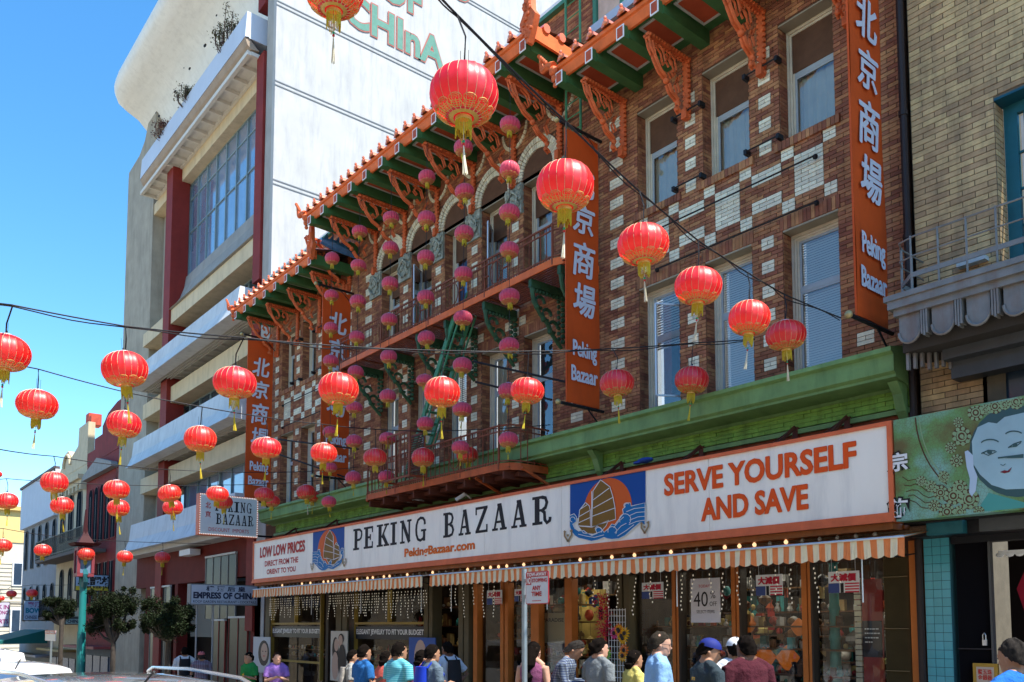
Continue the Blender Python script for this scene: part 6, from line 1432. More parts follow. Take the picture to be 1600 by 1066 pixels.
for x0,x1,c,l in ((-80.8,-68.2,(.05,.05,.06),'dim shop front'),(-68,-60.1,(.06,.04,.03),'dim shop front'),(-59.9,-52.2,(.02,.04,.09),'blue shop front')):
    par={'-80.8':t3,'-68':t2,'-59.9':t1}[str(x0)];g=G();g.box(x0,x1,13.25,13.39,gz(x0)-.5,gz(x0)+3.0);part('shop_front',g,mat('shopf%d'%int(-x0),c,.6,.4,1.5,island=.2),par)
    for i in range(4): a=x0+.4+i*(x1-x0-.6)/4;g=G();g.box(a,a+(x1-x0)/5,13.2,13.24,gz(x0)+.5,gz(x0)+2.6);part('shop_pane',g,GCD,par)
    g=G();g.box(x0,x1,12.3,13.3,gz(x0)+3.05,gz(x0)+3.2);part('shop_canopy',g,mat('canopy_%d'%int(-x0),[(.3,.3,.35),(.35,.25,.1),(.25,.05,.05)][[-80.8,-68,-59.9].index(x0)],.6),par)
# small parking sign on the far kerb
c=atd(80,1000,7.2);t=thing('parking_sign','small distant red and white parking sign near the green awning','sign',(c[0],7.2,gz(c[0])));x0,_,z1=atd(71,985,7.2);x1=atd(87,985,7.2)[0];z0=atd(71,1001,7.2)[2];g=G();g.box(x0,x1,7.2,7.22,z0,z1);part('plate',g,mat('sign_face',(.55,.58,.62),.4),t);g=G();g.box(x0,x1,7.19,7.199,z1-(z1-z0)*.35,z1);part('red_band',g,mat('sign_red',(.42,.03,.04),.4),t);g=G();text_y(g,'TOW-AWAY',x0+.05,x1-.05,z1-(z1-z0)*.3,z1-.04,7.18,off=.02);part('lettering',g,WHITE,t);g=G();g.tube([((x0+x1)/2,7.25,gz(x0)),((x0+x1)/2,7.25,z1)],.04,6);part('pole',g,mat('galvanised_steel',(.25,.3,.33),.45),t)
# turquoise pagoda street lamp
L0=atd(127,1000,7.6);x=L0[0];y=7.6;zt_=atd(127,905,7.6)[2];sc_=depthof(L0)/FL
t=thing('pagoda_street_lamp','turquoise street lamp with red pagoda roof lantern and coiled dragon','street lamp',(x,y,gz(x)))
TQP=mat('lamp_turquoise',(.01,.17,.17),.4,.1,5)
z0=gz(x);g=G();g.lathe([(.26,0),(.26,.4),(.18,.6),(.15,1.2),(.15,(zt_-z0)*.6),(.13,(zt_-z0)*.62),(.12,zt_-z0)],12,(x,y,z0));part('post',g,TQP,t,smooth=True)
ZL=atd(127,897,7.6)[2];zq=atd(127,862,7.6)[2];zr_=atd(127,832,7.6)[2];w_=12*sc_
g=G();rr=random.Random(4)
for s in (-1,1): g.tube([(x+s*.1,y,zt_-.3),(x+s*w_*.7,y,zt_-.1),(x+s*w_*.95,y,zt_+.15),(x+s*w_*.6,y,zt_+.35),(x+s*w_*.8,y,zt_+.5)],[.1,.12,.1,.07,.04],6)
part('dragon',g,mat('dark_teal_dragon',(.02,.12,.14),.4),t,smooth=True)
g=G()
for s in (-1,1):
    for q in (-1,1): g.box(x+s*w_*.85-.05,x+s*w_*.85+.05,y+q*w_*.85-.05,y+q*w_*.85+.05,ZL,zq)
g.box(x-w_,x+w_,y-w_,y+w_,ZL-.12,ZL);g.box(x-w_,x+w_,y-w_,y+w_,zq,zq+.1);part('lantern_frame',g,mat('lamp_frame_red',(.2,.04,.05),.5),t)
g=G();g.box(x-w_*.8,x+w_*.8,y-w_*.8,y+w_*.8,ZL,zq);part('lamp_glass',g,mat('lamp_glass_blue',(.12,.2,.3),.2),t)
g=G();k=1.75*w_;hh=zr_-zq
for j in range(4):
    a0=math.pi/4+j*math.pi/2;a1=a0+math.pi/2;v=[]
    for r,zz_ in ((1.35,.28),(1.1,.1),(.75,.25),(.35,.6),(.06,1.0)): v+= [(x+k*r*math.cos(a0),y+k*r*math.sin(a0),zq+.1+hh*(zz_ if r<1.3 else .22)),(x+k*r*math.cos(a1),y+k*r*math.sin(a1),zq+.1+hh*(zz_ if r<1.3 else .22))]
    g.add(v,[(2*i,2*i+1,2*i+3,2*i+2) for i in range(4)])
g.tube([(x,y,zr_-.1),(x,y,zr_+.8)],[.1,.03],6);part('pagoda_roof',g,mat('lamp_roof_red',(.045,.01,.012),.7),t)
# ======================= street trees =======================
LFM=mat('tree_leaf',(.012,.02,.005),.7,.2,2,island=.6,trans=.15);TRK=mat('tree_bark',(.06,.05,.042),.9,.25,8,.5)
def tree(label,px,pyb,d,cpx,cpy,cw,ch,seed,extra=()):
    rr=random.Random(seed);x=atd(px,pyb,d)[0];s=depthof(atd(px,pyb,d))/FL;z0=gz(x);cc=atd(cpx,cpy,d);rw=cw*s/2;rh=ch*s/2
    t=thing('street_tree',label,'tree',(x,d,z0),'street trees at the left kerb');g=G();gl=G();fork=(x,d,cc[2]-rh*1.0)
    g.tube([(x,d,z0-.2),(x+.03,d,(z0+fork[2])/2),fork],[.12,.09,.08],9)
    cl=[]
    for i in range(19):
        a=rr.random()*6.28;e=rr.uniform(-.6,1);r=rr.uniform(.3,1.0);c=(cc[0]+rw*r*math.cos(a),d+rw*.8*r*math.sin(a),cc[2]+rh*.95*e*rr.uniform(.4,1));cl.append((c,rr.uniform(.16,.4)*min(rw,rh*1.2)))
        m=Vector(fork).lerp(Vector(c),.5);m.z-=.12*rh;g.tube([fork,tuple(m),c],[.07,.045,.015],5)
    for i in range(22):
        a=rr.random()*6.28;e=rr.uniform(-.5,1.1);c=(cc[0]+rw*1.12*math.cos(a)*rr.uniform(.6,1.15),d+rw*.8*math.sin(a),cc[2]+rh*1.05*e);cl.append((c,rr.uniform(.08,.16)*rw));g.tube([(cc[0],d,cc[2]-rh*.2),c],[.02,.006],4)
    for c,r in cl+[((cc[0]+ex*rw,d,cc[2]+ez*rh),er*rw) for ex,ez,er in extra]:
        for k in range(int(900*min(1,max(.12,r/(rw*.35))))):
            u=Vector((rr.gauss(0,1),rr.gauss(0,1),rr.gauss(0,.8))).normalized()*r*rr.random()**.4*rr.choice([1,1,1,1.35])
            p=(c[0]+u.x,c[1]+u.y,c[2]+u.z);s_=.034;a=Vector((rr.gauss(0,1),rr.gauss(0,1),rr.gauss(0,1))).normalized()*s_;b=a.cross(Vector((rr.gauss(0,1),rr.gauss(0,1),rr.gauss(0,1)))).normalized()*s_*.55
            gl.add([p,(p[0]+a.x+b.x,p[1]+a.y+b.y,p[2]+a.z+b.z),(p[0]+2*a.x,p[1]+2*a.y,p[2]+2*a.z),(p[0]+a.x-b.x,p[1]+a.y-b.y,p[2]+a.z-b.z)],[(0,1,2,3)])
    part('trunk',g,TRK,t,smooth=True);part('crown',gl,LFM,t)
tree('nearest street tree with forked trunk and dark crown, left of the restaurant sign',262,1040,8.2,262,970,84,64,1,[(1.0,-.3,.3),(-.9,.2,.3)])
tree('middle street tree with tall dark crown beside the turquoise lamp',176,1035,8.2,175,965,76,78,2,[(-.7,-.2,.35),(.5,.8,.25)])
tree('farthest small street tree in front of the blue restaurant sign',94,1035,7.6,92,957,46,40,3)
# ======================= vehicles =======================
def car(name,label,x0,x1,yc,zr,col,kind='suv',rails=True,cat='car'):
    t=thing(name,label,cat,((x0+x1)/2,yc,gz((x0+x1)/2)-.17));L=x1-x0;z0=gz((x0+x1)/2)-.17;Hh=zr-z0;W=1.05
    # side profile fractions, front at the left (towards -x)
    P={'suv':[(.02,.2),(.0,.42),(.04,.52),(.22,.6),(.33,.92),(.4,.985),(.6,1.0),(.82,.985),(.92,.93),(.985,.6),(1.0,.45),(.99,.2)],
       'sedan':[(.02,.2),(0,.45),(.05,.55),(.26,.64),(.38,.94),(.5,1.0),(.66,.98),(.82,.7),(.96,.64),(1,.45),(.99,.2)],
       'van':[(.02,.15),(0,.4),(.04,.52),(.12,.9),(.2,.98),(.6,1),(.97,.98),(1,.8),(1,.15)]}[kind]
    g=G();v=[];secs=[(-1,.0,.93),(-.985,.0,1),(-.985,.0,1),(.985,0,1),(1,0,.93)]
    ys=[-1,-.93,-.6,0,.6,.93,1]
    for k in ys:
        for a,b in P:
            tum=max(0,(b-.58)/.42);yy=k*W*(1-.2*tum);zz_=z0+Hh*(b-(.035*(abs(k)**4) if b>.5 else 0));xx=x0+L*(.5+(a-.5)*(1-.02*abs(k)**4));v.append((xx,yc+yy,zz_))
    n=len(P);g.add(v,[(i*n+j,i*n+j+1,(i+1)*n+j+1,(i+1)*n+j) for i in range(len(ys)-1) for j in range(n-1)]);g.add(v[:n],[tuple(range(n-1,-1,-1))]);g.add(v[-n:],[tuple(range(n))])
    bm_=part('body',g,mat('car_paint_%s'%label.split()[0],col,.25,coat=1,spec=.6),t,smooth=True)
    me=bm_.data
    GW=mat('car_window',(.01,.012,.015),.05,spec=1,coat=1)
    # side windows and screens standing just proud of the body
    top=.95;bot=.64
    def tz(b): return z0+Hh*b
    def ty(b,s): return yc+s*(W*(1-.2*max(0,(b-.58)/.42))+.006)
    spans={'suv':[(.36,.5),(.52,.68),(.7,.86)],'sedan':[(.36,.52),(.54,.7)],'van':[(.14,.3),(.34,.6),(.64,.92)]}[kind]
    for s in (-1,1):
        for a,b in spans:
            g=G();q=[(x0+L*a,ty(bot,s),tz(bot)),(x0+L*b,ty(bot,s),tz(bot)),(x0+L*(b-.01),ty(top-.06,s),tz(top-.06)),(x0+L*(a+.02),ty(top-.06,s),tz(top-.06))];g.poly(q if s<0 else q[::-1]);part('side_window',g,GW,t)
    g=G();a,b=[(i,j) for i,j in P if .5<j<.99][1],[(i,j) for i,j in P if .5<j<.99][2]
    g.poly([(x0+L*a[0]-.01,yc-W*.85,tz(a[1])+.02),(x0+L*b[0]-.01,yc-W*.75,tz(b[1])+.0),(x0+L*b[0]-.01,yc+W*.75,tz(b[1])+.0),(x0+L*a[0]-.01,yc+W*.85,tz(a[1])+.02)]);part('windscreen',g,GW,t)
    if rails:
        for s in (-1,1):
            g=G();yy=yc+s*W*.72;g.tube([(x0+L*.36,yy,zr-.05),(x0+L*.39,yy,zr+.0),(x0+L*.6,yy,zr+.03),(x0+L*.84,yy,zr-.0),(x0+L*.9,yy,zr-.06)],.018,6);part('roof_rail',g,mat('chrome_rail',(.6,.6,.62),.2,metal=.8),t,smooth=True)
    for fx in (.19,.8):
        for s in (-1,1):
            g=G();c=(x0+L*fx,yc+s*W*.9,z0+.38);v=[];m_=20
            for yy in (-.13,.13):
                for r in (.38,.24): v+=[(c[0]+r*math.cos(2*math.pi*i/m_),c[1]+yy,c[2]+r*math.sin(2*math.pi*i/m_)) for i in range(m_)]
            f=[]
            for i in range(m_):
                j=(i+1)%m_;f+=[(i,j,m_+j,m_+i),(2*m_+i,3*m_+i,3*m_+j,2*m_+j),(i,2*m_+i,2*m_+j,j)]
            g.add(v,f);w_=part('wheel',g,mat('tyre_rubber',(.02,.02,.02),.8),t);g=G()
            for yy in (-.12,.12):
                g.add([(c[0]+.24*math.cos(2*math.pi*i/m_),c[1]+yy,c[2]+.24*math.sin(2*math.pi*i/m_)) for i in range(m_)],[tuple(range(m_))])
            part('rim',g,mat('alloy_rim',(.4,.4,.42),.3,metal=.8),w_)
    for s in (-1,1):
        g=G();g.ball((x0+L*.01+.05,yc+s*W*.75,z0+Hh*.45),.13,8,5,sc=(.6,1,.6));part('headlight',g,mat('headlight_lens',(.6,.62,.65),.1,coat=1),t,smooth=True)
        g=G();g.ball((x1-L*.008-.04,yc+s*W*.82,z0+Hh*.5),.13,8,5,sc=(.5,.7,1.3));part('tail_light',g,mat('tail_lens',(.35,.01,.01),.2,coat=1),t,smooth=True)
        g=G();g.ball((x0+L*.32,yc+s*(W+.1),z0+Hh*.62),.1,8,5,sc=(.6,1,.7));part('mirror',g,bm_.data.materials[0],t,smooth=True)
    g=G();g.tube([(x0+L*.84,yc-.1,zr-.04),(x0+L*.9,yc-.1,zr+.1)],.012,4);part('aerial',g,BLK,t);return t
def fitcar(pxr,d): return atd(pxr,1030,d)
car('parked_car','silver grey sport utility car roof with chrome rails at the bottom left',-12.3,-6.6,2.25,1.53,(.2,.205,.21))
car('parked_car','white car partly behind the silver sport utility car at the left edge',-19.0,-13.2,2.4,1.42,(.7,.7,.7),'sedan',False)
car('parked_van','white and blue van farther down the street at the left edge',-30.5,-24.2,3.3,1.45,(.7,.72,.75),'van',False,'van')
# ======================= people =======================
HAIRD=mat('hair_black',(.007,.005,.004),.95,.3,60,.5,spec=.05,vs=(1,1,.15));HAIRG=mat('hair_grey',(.03,.026,.023),.95,.4,60,.5,spec=.05,vs=(1,1,.15));HAIRB=mat('hair_brown',(.03,.014,.008),.9,.3,60,.5,spec=.05,vs=(1,1,.15))
SKL=mat('skin_light',(.48,.27,.19),.55);SKM=mat('skin_tan',(.34,.18,.11),.55);SKD=mat('skin_brown',(.17,.08,.05),.55)
EYE=mat('eye_dark',(.01,.008,.008),.3);DEN=mat('denim',(.04,.07,.13),.8,.2,20);SHOE=mat('shoe_leather',(.03,.025,.02),.6);BLKC=mat('black_cloth',(.015,.015,.018),.8,.2,10)
def loft(g,rings,n=14):
    v=[]
    for c,ax,rx,ry in rings: # centre, (side vector, depth vector)
        for j in range(n):
            t=2*math.pi*j/n;ct,st=math.cos(t),math.sin(t);v.append((c[0]+ax[0][0]*rx*ct+ax[1][0]*ry*st,c[1]+ax[0][1]*rx*ct+ax[1][1]*ry*st,c[2]+ax[0][2]*rx*ct+ax[1][2]*ry*st))
    m=len(rings);g.add(v,[(i*n+j,i*n+(j+1)%n,(i+1)*n+(j+1)%n,(i+1)*n+j) for i in range(m-1) for j in range(n)]+[tuple(range(n-1,-1,-1)),tuple((m-1)*n+j for j in range(n))])
def limb(g,pts,rs,n=10): g.tube(pts,rs,n)
def fuse(name,g,mats,parent,vox=.016,smooth_it=4):
    """join the shapes of one body or garment into one continuous surface"""
    me=bpy.data.meshes.new(name);me.from_pydata(g.v,[],g.f);me.update();ob=bpy.data.objects.new('x',me);COL.objects.link(ob)
    r=ob.modifiers.new('r','REMESH');r.mode='VOXEL';r.voxel_size=vox;r.use_smooth_shade=True
    s=ob.modifiers.new('s','SMOOTH');s.iterations=smooth_it;s.factor=.5
    m2=bpy.data.meshes.new_from_object(ob.evaluated_get(bpy.context.evaluated_depsgraph_get()));bpy.data.objects.remove(ob);bpy.data.meshes.remove(me)
    m2.name=name;m2.materials.clear();m2.materials.append(mats);o=bpy.data.objects.new(name,m2);COL.objects.link(o);o.parent=parent;return o
I=((1,0,0),(0,1,0))
def person(px,pyt,d,face,label,shirt,skin=SKM,hair=HAIRD,pants=DEN,sex='m',sleeve='short',armL='down',armR='down',lean=0,hairlen='short',cap=None,extra=None,build=1.0,group=None,turn=0,hscale=None,neckbend=0):
    """real metres inside; feet on the pavement. face: heading in degrees, 0 = towards +x, 90 = towards the shops"""
    p=atd(px,pyt,d);ztop=p[2]*U;zf=gz(p[0])*U;Ht=ztop-zf
    if lean: Ht=Ht*1.05
    s=Ht/1.75;e=bpy.data.objects.new('person',None);COL.objects.link(e);e.location=(p[0]*U,d*U,zf);e.rotation_euler=(0,0,math.radians(face-90));e.scale=(s,s,s);e['label']=label;e['category']='person'
    if group:e['group']=group
    e.empty_display_size=.2;ORG[e.name]=(0,0,0);b=build;sh=.205*b*(1 if sex=='m' else .9);L=math.radians(lean)
    # local frame: facing +y ; lean pitches the trunk forward
    def T(x,y,z):
        if z>.95:
            zz=z-.95;return (x,y+zz*math.sin(L),.95+zz*math.cos(L)-y*math.sin(L)*.3)
        return (x,y,z)
    body=G();top=G();low=G()
    def trunk(g,gr,z0=.86,z1=1.46):
        R=[(.84,.165,.115,0),(.93,.17,.12,0),(1.03,.15*b**.5,.105*b,0.0),(1.15,.158*b**.5,.11*b,.0),(1.28,.185*b**.5,.118,.0),(1.38,.19*b**.3,.11,-.005),(1.43,.155,.09,-.01),(1.475,.085,.068,-.005),(1.5,.066,.062,0)]
        if sex=='f': R=[(a,(w*.93 if a>1.1 or a<1 else w*.86),dp+(.02 if 1.2<a<1.33 else 0),o) for a,w,dp,o in R]
        loft(g,[(T(0,o,a),I,w+gr,dp+gr) for a,w,dp,o in R if z0<=a<=z1],20)
    trunk(body,0)
    hd=(0,.022,1.592);HS=1.12;nb=math.radians(neckbend)
    def Hd(x,y,z): # point relative to head centre, nods forward
        x,y,z=x*HS,y*HS,z*HS
        yy=y*math.cos(nb)-z*math.sin(nb)*-1;zz=z*math.cos(nb)-y*math.sin(nb);c=math.cos(math.radians(turn));s_=math.sin(math.radians(turn));X=x*c-yy*s_;Y=x*s_+yy*c
        q=T(hd[0]+X,hd[1]+Y+.03*math.sin(nb),hd[2]+zz-.03*math.sin(nb));return q
    loft(body,[(T(0,-.015,1.40),I,.1,.07),(T(0,-.01,1.45),I,.068,.062),(T(0,0,1.5),I,.058,.06),(T(0,.01,1.56),I,.057,.062)],12)
    for q in (-1,1): limb(body,[T(q*.03,-.02,1.5),T(q*.1,-.015,1.465),T(q*(sh-.03),-.005,1.415)],[.045,.045,.045],8)
    hg=G();rings=[(-.118,.02,.035,.03),(-.105,.032,.045,.045),(-.075,.018,.062,.07),(-.035,.008,.07,.085),(.01,0,.074,.093),(.05,-.004,.074,.094),(.085,-.006,.062,.08),(.105,-.008,.04,.052),(.115,-.01,.012,.016)]
    vv=[]
    for z,yo,rx,ry in rings:
        for j in range(18): t=2*math.pi*j/18;vv.append(Hd(rx*math.cos(t),yo+ry*math.sin(t),z))
    m=len(rings);hg.add(vv,[(i*18+j,i*18+(j+1)%18,(i+1)*18+(j+1)%18,(i+1)*18+j) for i in range(m-1) for j in range(18)]+[tuple(range(17,-1,-1)),tuple((m-1)*18+j for j in range(18))])
    body.add(hg.v,hg.f)
    limb(body,[Hd(0,.085,.012),Hd(0,.104,-.022),Hd(0,.09,-.038)],[.008,.018,.012],8)  # nose
    limb(body,[Hd(-.022,.082,-.068),Hd(0,.09,-.066),Hd(.022,.082,-.068)],[.008,.012,.008],6) # lips
    for q in (-1,1): limb(body,[Hd(q*.07,-.005,.018),Hd(q*.085,-.012,0),Hd(q*.072,-.002,-.028)],[.012,.018,.01],6)
    for q in (-1,1): limb(body,[Hd(q*.018,.088,.028),Hd(q*.05,.078,.026)],[.007,.006],5)
    # legs
    for q in (-1,1):
        hip=T(q*.09,0,.9);kn=(q*.1,.02,.5);an=(q*.105,-.01,.09)
        limb(body,[hip,((hip[0]+kn[0])/2,.01,.7),kn,(q*.1,-.01,.32),an],[.09,.078,.056,.052,.036])
        limb(low,[(hip[0],hip[1],.93),((hip[0]+kn[0])/2,.01,.7),kn,(q*.1,-.005,.3),(an[0],an[1],.07)],[.1,.09,.072,.066,.06],12)
        sg=G();
        limb(sg,[(q*.105,-.07,.045),(q*.108,.03,.045),(q*.115,.13,.035),(q*.118,.17,.03)],[.042,.047,.042,.025],9);fuse('shoe',sg,SHOE,e,.014,2)
    loft(low,[(T(0,0,.8),I,.165,.115),(T(0,0,.9),I,.18,.13),(T(0,0,.99),I,.17*b**.5,.125*b**.5)],20)
    # arms
    for q,mode in ((-1,armL),(1,armR)):
        S=T(q*sh,-.005,1.385)
        if mode=='down': E_=T(q*(sh+.06),-.02,1.11);Wr=(E_[0]+q*.015,E_[1]+.06,E_[2]-.25)
        elif mode=='bent': E_=T(q*(sh+.05),.0,1.12);Wr=(E_[0]-q*.1,E_[1]+.2,E_[2]+.06)
        elif mode=='fold': E_=T(q*(sh+.05),.03,1.12);Wr=(q*.03,E_[1]+.2,E_[2]+.08)
        elif mode=='hip': E_=T(q*(sh+.2),-.06,1.16);Wr=(q*(sh+.0),.0,1.0)
        elif mode=='fwd': E_=T(q*(sh+.02),.12,1.16);Wr=(E_[0]-q*.05,E_[1]+.22,E_[2]+.0)
        elif mode=='up': E_=T(q*(sh+.06),.12,1.2);Wr=(q*.08,E_[1]+.12,E_[2]+.22)
        S2=T(q*(sh-.05),-.005,1.38)
        limb(body,[S2,S,tuple((Vector(S)+Vector(E_))/2),E_,tuple((Vector(E_)+Vector(Wr))/2),Wr],[.05,.058,.047,.038,.037,.026])
        d_=(Vector(Wr)-Vector(E_)).normalized();sd=d_.cross(Vector((0,0,1)));sd=sd.normalized() if sd.length>.2 else Vector((0,1,0));nrm=sd.cross(d_).normalized()
        W0=Vector(Wr)
        limb(body,[tuple(W0),tuple(W0+d_*.05)],[.026,.034],8)
        for k,(o,l) in enumerate(((-.03,.072),(-.01,.082),(.01,.076),(.029,.06))):
            a=W0+d_*.045+sd*o;bnd=nrm*-.012;limb(body,[tuple(a),tuple(a+d_*l*.5+sd*o*.1),tuple(a+d_*l*.85+bnd),tuple(a+d_*l+bnd*2)],[.0115,.0105,.0095,.008],6)
        a=W0+d_*.015-sd*.028;limb(body,[tuple(a),tuple(a+d_*.03-sd*.022),tuple(a+d_*.06-sd*.03)],[.014,.012,.009],6)
        # sleeve
        mid=tuple(Vector(S).lerp(Vector(E_),.72))
        if sleeve=='short': limb(top,[S2,S,tuple(Vector(S).lerp(Vector(E_),.4)),mid],[.062,.074,.068,.068],12)
        elif sleeve=='long': limb(top,[S2,S,tuple((Vector(S)+Vector(E_))/2),E_,tuple((Vector(E_)+Vector(Wr))/2),Wr],[.062,.072,.062,.056,.05,.042],12)
        else: limb(top,[S2,tuple(Vector(S2).lerp(Vector(S),.5))],[.06,.05],10)
    trunk(top,.022 if sex=='m' else .014,.8,1.48)
    if sleeve!='none':
        for q in (-1,1): limb(top,[T(q*.05,-.02,1.475),T(q*.11,-.015,1.46),T(q*(sh-.02),-.005,1.405)],[.05,.052,.056],8)
    rrj=random.Random(px);top.v=[(a+rrj.gauss(0,.004),b_+rrj.gauss(0,.004),c) for a,b_,c in top.v]
    fuse('body',body,skin,e,.011,2);fuse('shirt',top,shirt,e,.015,3);fuse('trousers',low,pants,e,.016,3)
    # eyes
    for q in (-1,1):
        g=G();g.ball(Hd(q*.032,.083,.012),.0095,7,5,sc=(1.3,.6,.7));o=part('eye',G().add([(a/U,b_/U,c/U) for a,b_,c in g.v],g.f),EYE,e,smooth=True)
    # hair
    hgm=G()
    def cap_(r,zlo,zmax,yshift,front):
        vv=[];n=20;m=8
        for i in range(m+1):
            ph=math.pi/2*(1-i/m)  # from brow level to crown
            for j in range(n):
                t=2*math.pi*j/n;st=math.sin(t);zb_=zlo+(front-zlo)*max(0,min(1,(st+.35)/.8))
                z=zb_+(zmax-zb_)*(1-math.cos(math.pi/2*i/m)**1.0) if i<m else zmax
                rr_=math.sqrt(max(0,1-(z/.132)**2.4)) if z>0 else 1
                vv.append(Hd((.08*r)*rr_*math.cos(t),-.006+yshift+(.1*r)*rr_*st,z))
        hgm.add(vv,[(i*n+j,i*n+(j+1)%n,(i+1)*n+(j+1)%n,(i+1)*n+j) for i in range(m) for j in range(n)]+[tuple(range(n-1,-1,-1)),tuple(m*n+j for j in range(n))])
    cap_(1.045,-.055 if hairlen!='bald' else .02,.128,-.006,.06)
    if hairlen=='long': limb(hgm,[Hd(0,-.06,.05),Hd(0,-.1,-.05),T(0,-.12,1.42),T(0,-.135,1.28),T(0,-.13,1.15)],[.07,.085,.085,.075,.03],12)
    if hairlen=='bun': hgm.ball(Hd(0,-.1,.03),.05,10,8)
    if hairlen=='tail': limb(hgm,[Hd(0,-.09,.05),Hd(.02,-.13,-.02),T(.04,-.11,1.44),T(.05,-.07,1.33)],[.03,.035,.03,.012],8)
    if hairlen=='bob': limb(hgm,[Hd(0,-.05,.04),Hd(0,-.07,-.05),Hd(0,-.06,-.11)],[.085,.09,.06],12)
    rrj=random.Random(px);hgm.v=[(a+rrj.gauss(0,.006),b_+rrj.gauss(0,.006),c+rrj.gauss(0,.006)) for a,b_,c in hgm.v]
    fuse('hair',hgm,hair,e,.009,1)
    if cap:
        cg=G();vv=[];n=20
        for i in range(7):
            a=math.pi/2*i/6
            for j in range(n): t=2*math.pi*j/n;vv.append(Hd(.086*math.cos(a)*math.cos(t),-.006+.106*math.cos(a)*math.sin(t),.045+.088*math.sin(a)))
        cg.add([(a/U,b_/U,c/U) for a,b_,c in vv],[(i*n+j,i*n+(j+1)%n,(i+1)*n+(j+1)%n,(i+1)*n+j) for i in range(6) for j in range(n)])
        br_=[Hd(.075*math.cos(t),.08+.085*math.sin(t),.05-.012*math.sin(t)) for t in [math.pi*k/10 for k in range(11)]];br2=[(a,b_,c-.008) for a,b_,c in br_]
        cg.add([(a/U,b_/U,c/U) for a,b_,c in br_+br2],[tuple(range(11)),tuple(range(21,10,-1))]);part('cap',cg,cap,e,smooth=True)
    def sp(name,g,m,lab=None,sm=True): return part(name,G().add([(a/U,b_/U,c/U) for a,b_,c in g.v],g.f,0),m,e,sm and lab or lab,smooth=True)
    if extra: extra(sp,T,Hd,e)
    return e
def cl(n,c,**k): return mat('cloth_'+n,c,.9,.22,4,.9,bdist=.03,spec=.2,**k)
def chk(n,c1,c2,sc):
    if n in MATS:return MATS[n]
    m=bpy.data.materials.new(n);m.use_nodes=True;t=m.node_tree;b=t.nodes['Principled BSDF'];b.inputs['Roughness'].default_value=.85
    tc=t.nodes.new('ShaderNodeTexCoord');w_=t.nodes.new('ShaderNodeTexWave');w_.wave_type='BANDS';w_.bands_direction='Z';w_.inputs['Scale'].default_value=sc;t.links.new(tc.outputs['Object'],w_.inputs[0]);cr=t.nodes.new('ShaderNodeValToRGB');cr.color_ramp.elements[0].position=.45;cr.color_ramp.elements[0].color=(*c1,1);cr.color_ramp.elements[1].position=.55;cr.color_ramp.elements[1].color=(*c2,1);t.links.new(w_.outputs[1],cr.inputs[0])
    if n.startswith('plaid'):
        w2=t.nodes.new('ShaderNodeTexWave');w2.bands_direction='X';w2.inputs['Scale'].default_value=sc*.8;t.links.new(tc.outputs['Object'],w2.inputs[0]);mx=t.nodes.new('ShaderNodeMix');mx.data_type='RGBA';mx.blend_type='MULTIPLY';mx.inputs[0].default_value=.7;t.links.new(cr.outputs[0],mx.inputs[6]);t.links.new(w2.outputs[0],mx.inputs[7]);t.links.new(mx.outputs[2],b.inputs[0])
    else: t.links.new(cr.outputs[0],b.inputs[0])
    MATS[n]=m;return m
def backpack(m,col2=None):
    def f(sp,T,Hd,e):
        g=G();n=9;P=[]
        for i in range(n):
            z=.98+.44*i/(n-1);w_=.145*(1-.25*abs(i/(n-1)-.4)**2);dp=.13-.06*(i/(n-1));P.append((T(0,-.13-dp/2,z),I,w_,dp*.75))
        loft(g,P,14);sp('backpack',g,m)
        for q in (-1,1):
            g=G();limb(g,[T(q*.1,-.12,1.4),T(q*.115,-.06,1.47),T(q*.12,.06,1.44),T(q*.125,.13,1.3),T(q*.14,.1,1.12),T(q*.12,-.1,1.02)],.02,6);sp('strap',g,m)
        if col2: g=G();loft(g,[(T(0,-.25,1.02),I,.1,.03),(T(0,-.255,1.15),I,.1,.03)],10);sp('pocket',g,col2)
    return f
def crossbag(m,side=1):
    def f(sp,T,Hd,e):
        g=G();limb(g,[T(-side*.13,.12,1.3),T(side*-.1,.02,1.475),T(-side*.02,-.13,1.3),T(side*.13,-.15,1.05),T(side*.2,-.06,.92)],.013,5);sp('strap',g,m)
        g=G();g.box(side*.17,side*.26,-.12,.08,.72,.9);sp('shoulder_bag',g,m)
    return f
def glasses(sp,T,Hd,e):
    g=G()
    for q in (-1,1): g.tube([Hd(q*.032+.022*math.cos(t),.1,.01+.017*math.sin(t)) for t in [k*.7 for k in range(10)]],.0025,4);g.tube([Hd(q*.054,.1,.014),Hd(q*.078,.04,.012),Hd(q*.08,-.01,.005)],.0025,4)
    sp('glasses',g,BLK)
def yel_trim(sp,T,Hd,e):
    ym=mat('yellow_piping',(.6,.35,.02),.6)
    for z in (1.24,1.2):
        g=G();g.tube([T(.205*math.cos(t),-.02+.135*math.sin(t),z-.03*math.sin(t)*-1) for t in [math.pi+k*math.pi/12 for k in range(13)]],.006,4);sp('piping',g,ym)
    g=G();v,f=text2d('STR',off=.04);g.add([T(-.05+a*.1,-.152,1.3+b_*.035) for a,b_ in v],f);g.v=[(-a,b_,c) for a,b_,c in g.v];o=sp('back_print',g,ym,sm=False)
def tshirt_print(txt,m):
    def f(sp,T,Hd,e):
        g=G();v,f_=text2d(txt,off=.04);g.add([T(.08-a*.16,.155+.0,1.2+b_*.09) for a,b_ in v],f_);sp('shirt_print',g,m,sm=False)
    return f
def star_print(sp,T,Hd,e):
    g=G();g.poly([T(.0+.07*math.cos(t)*(1 if k%2 else .4),.16,1.2+.07*math.sin(t)*(1 if k%2 else .4)) for k,t in enumerate([i*math.pi/5 for i in range(10)])]);sp('shirt_print',g,mat('print_orange_yellow',(.5,.3,.02),.7))
WHT=cl('white',(.62,.63,.65))
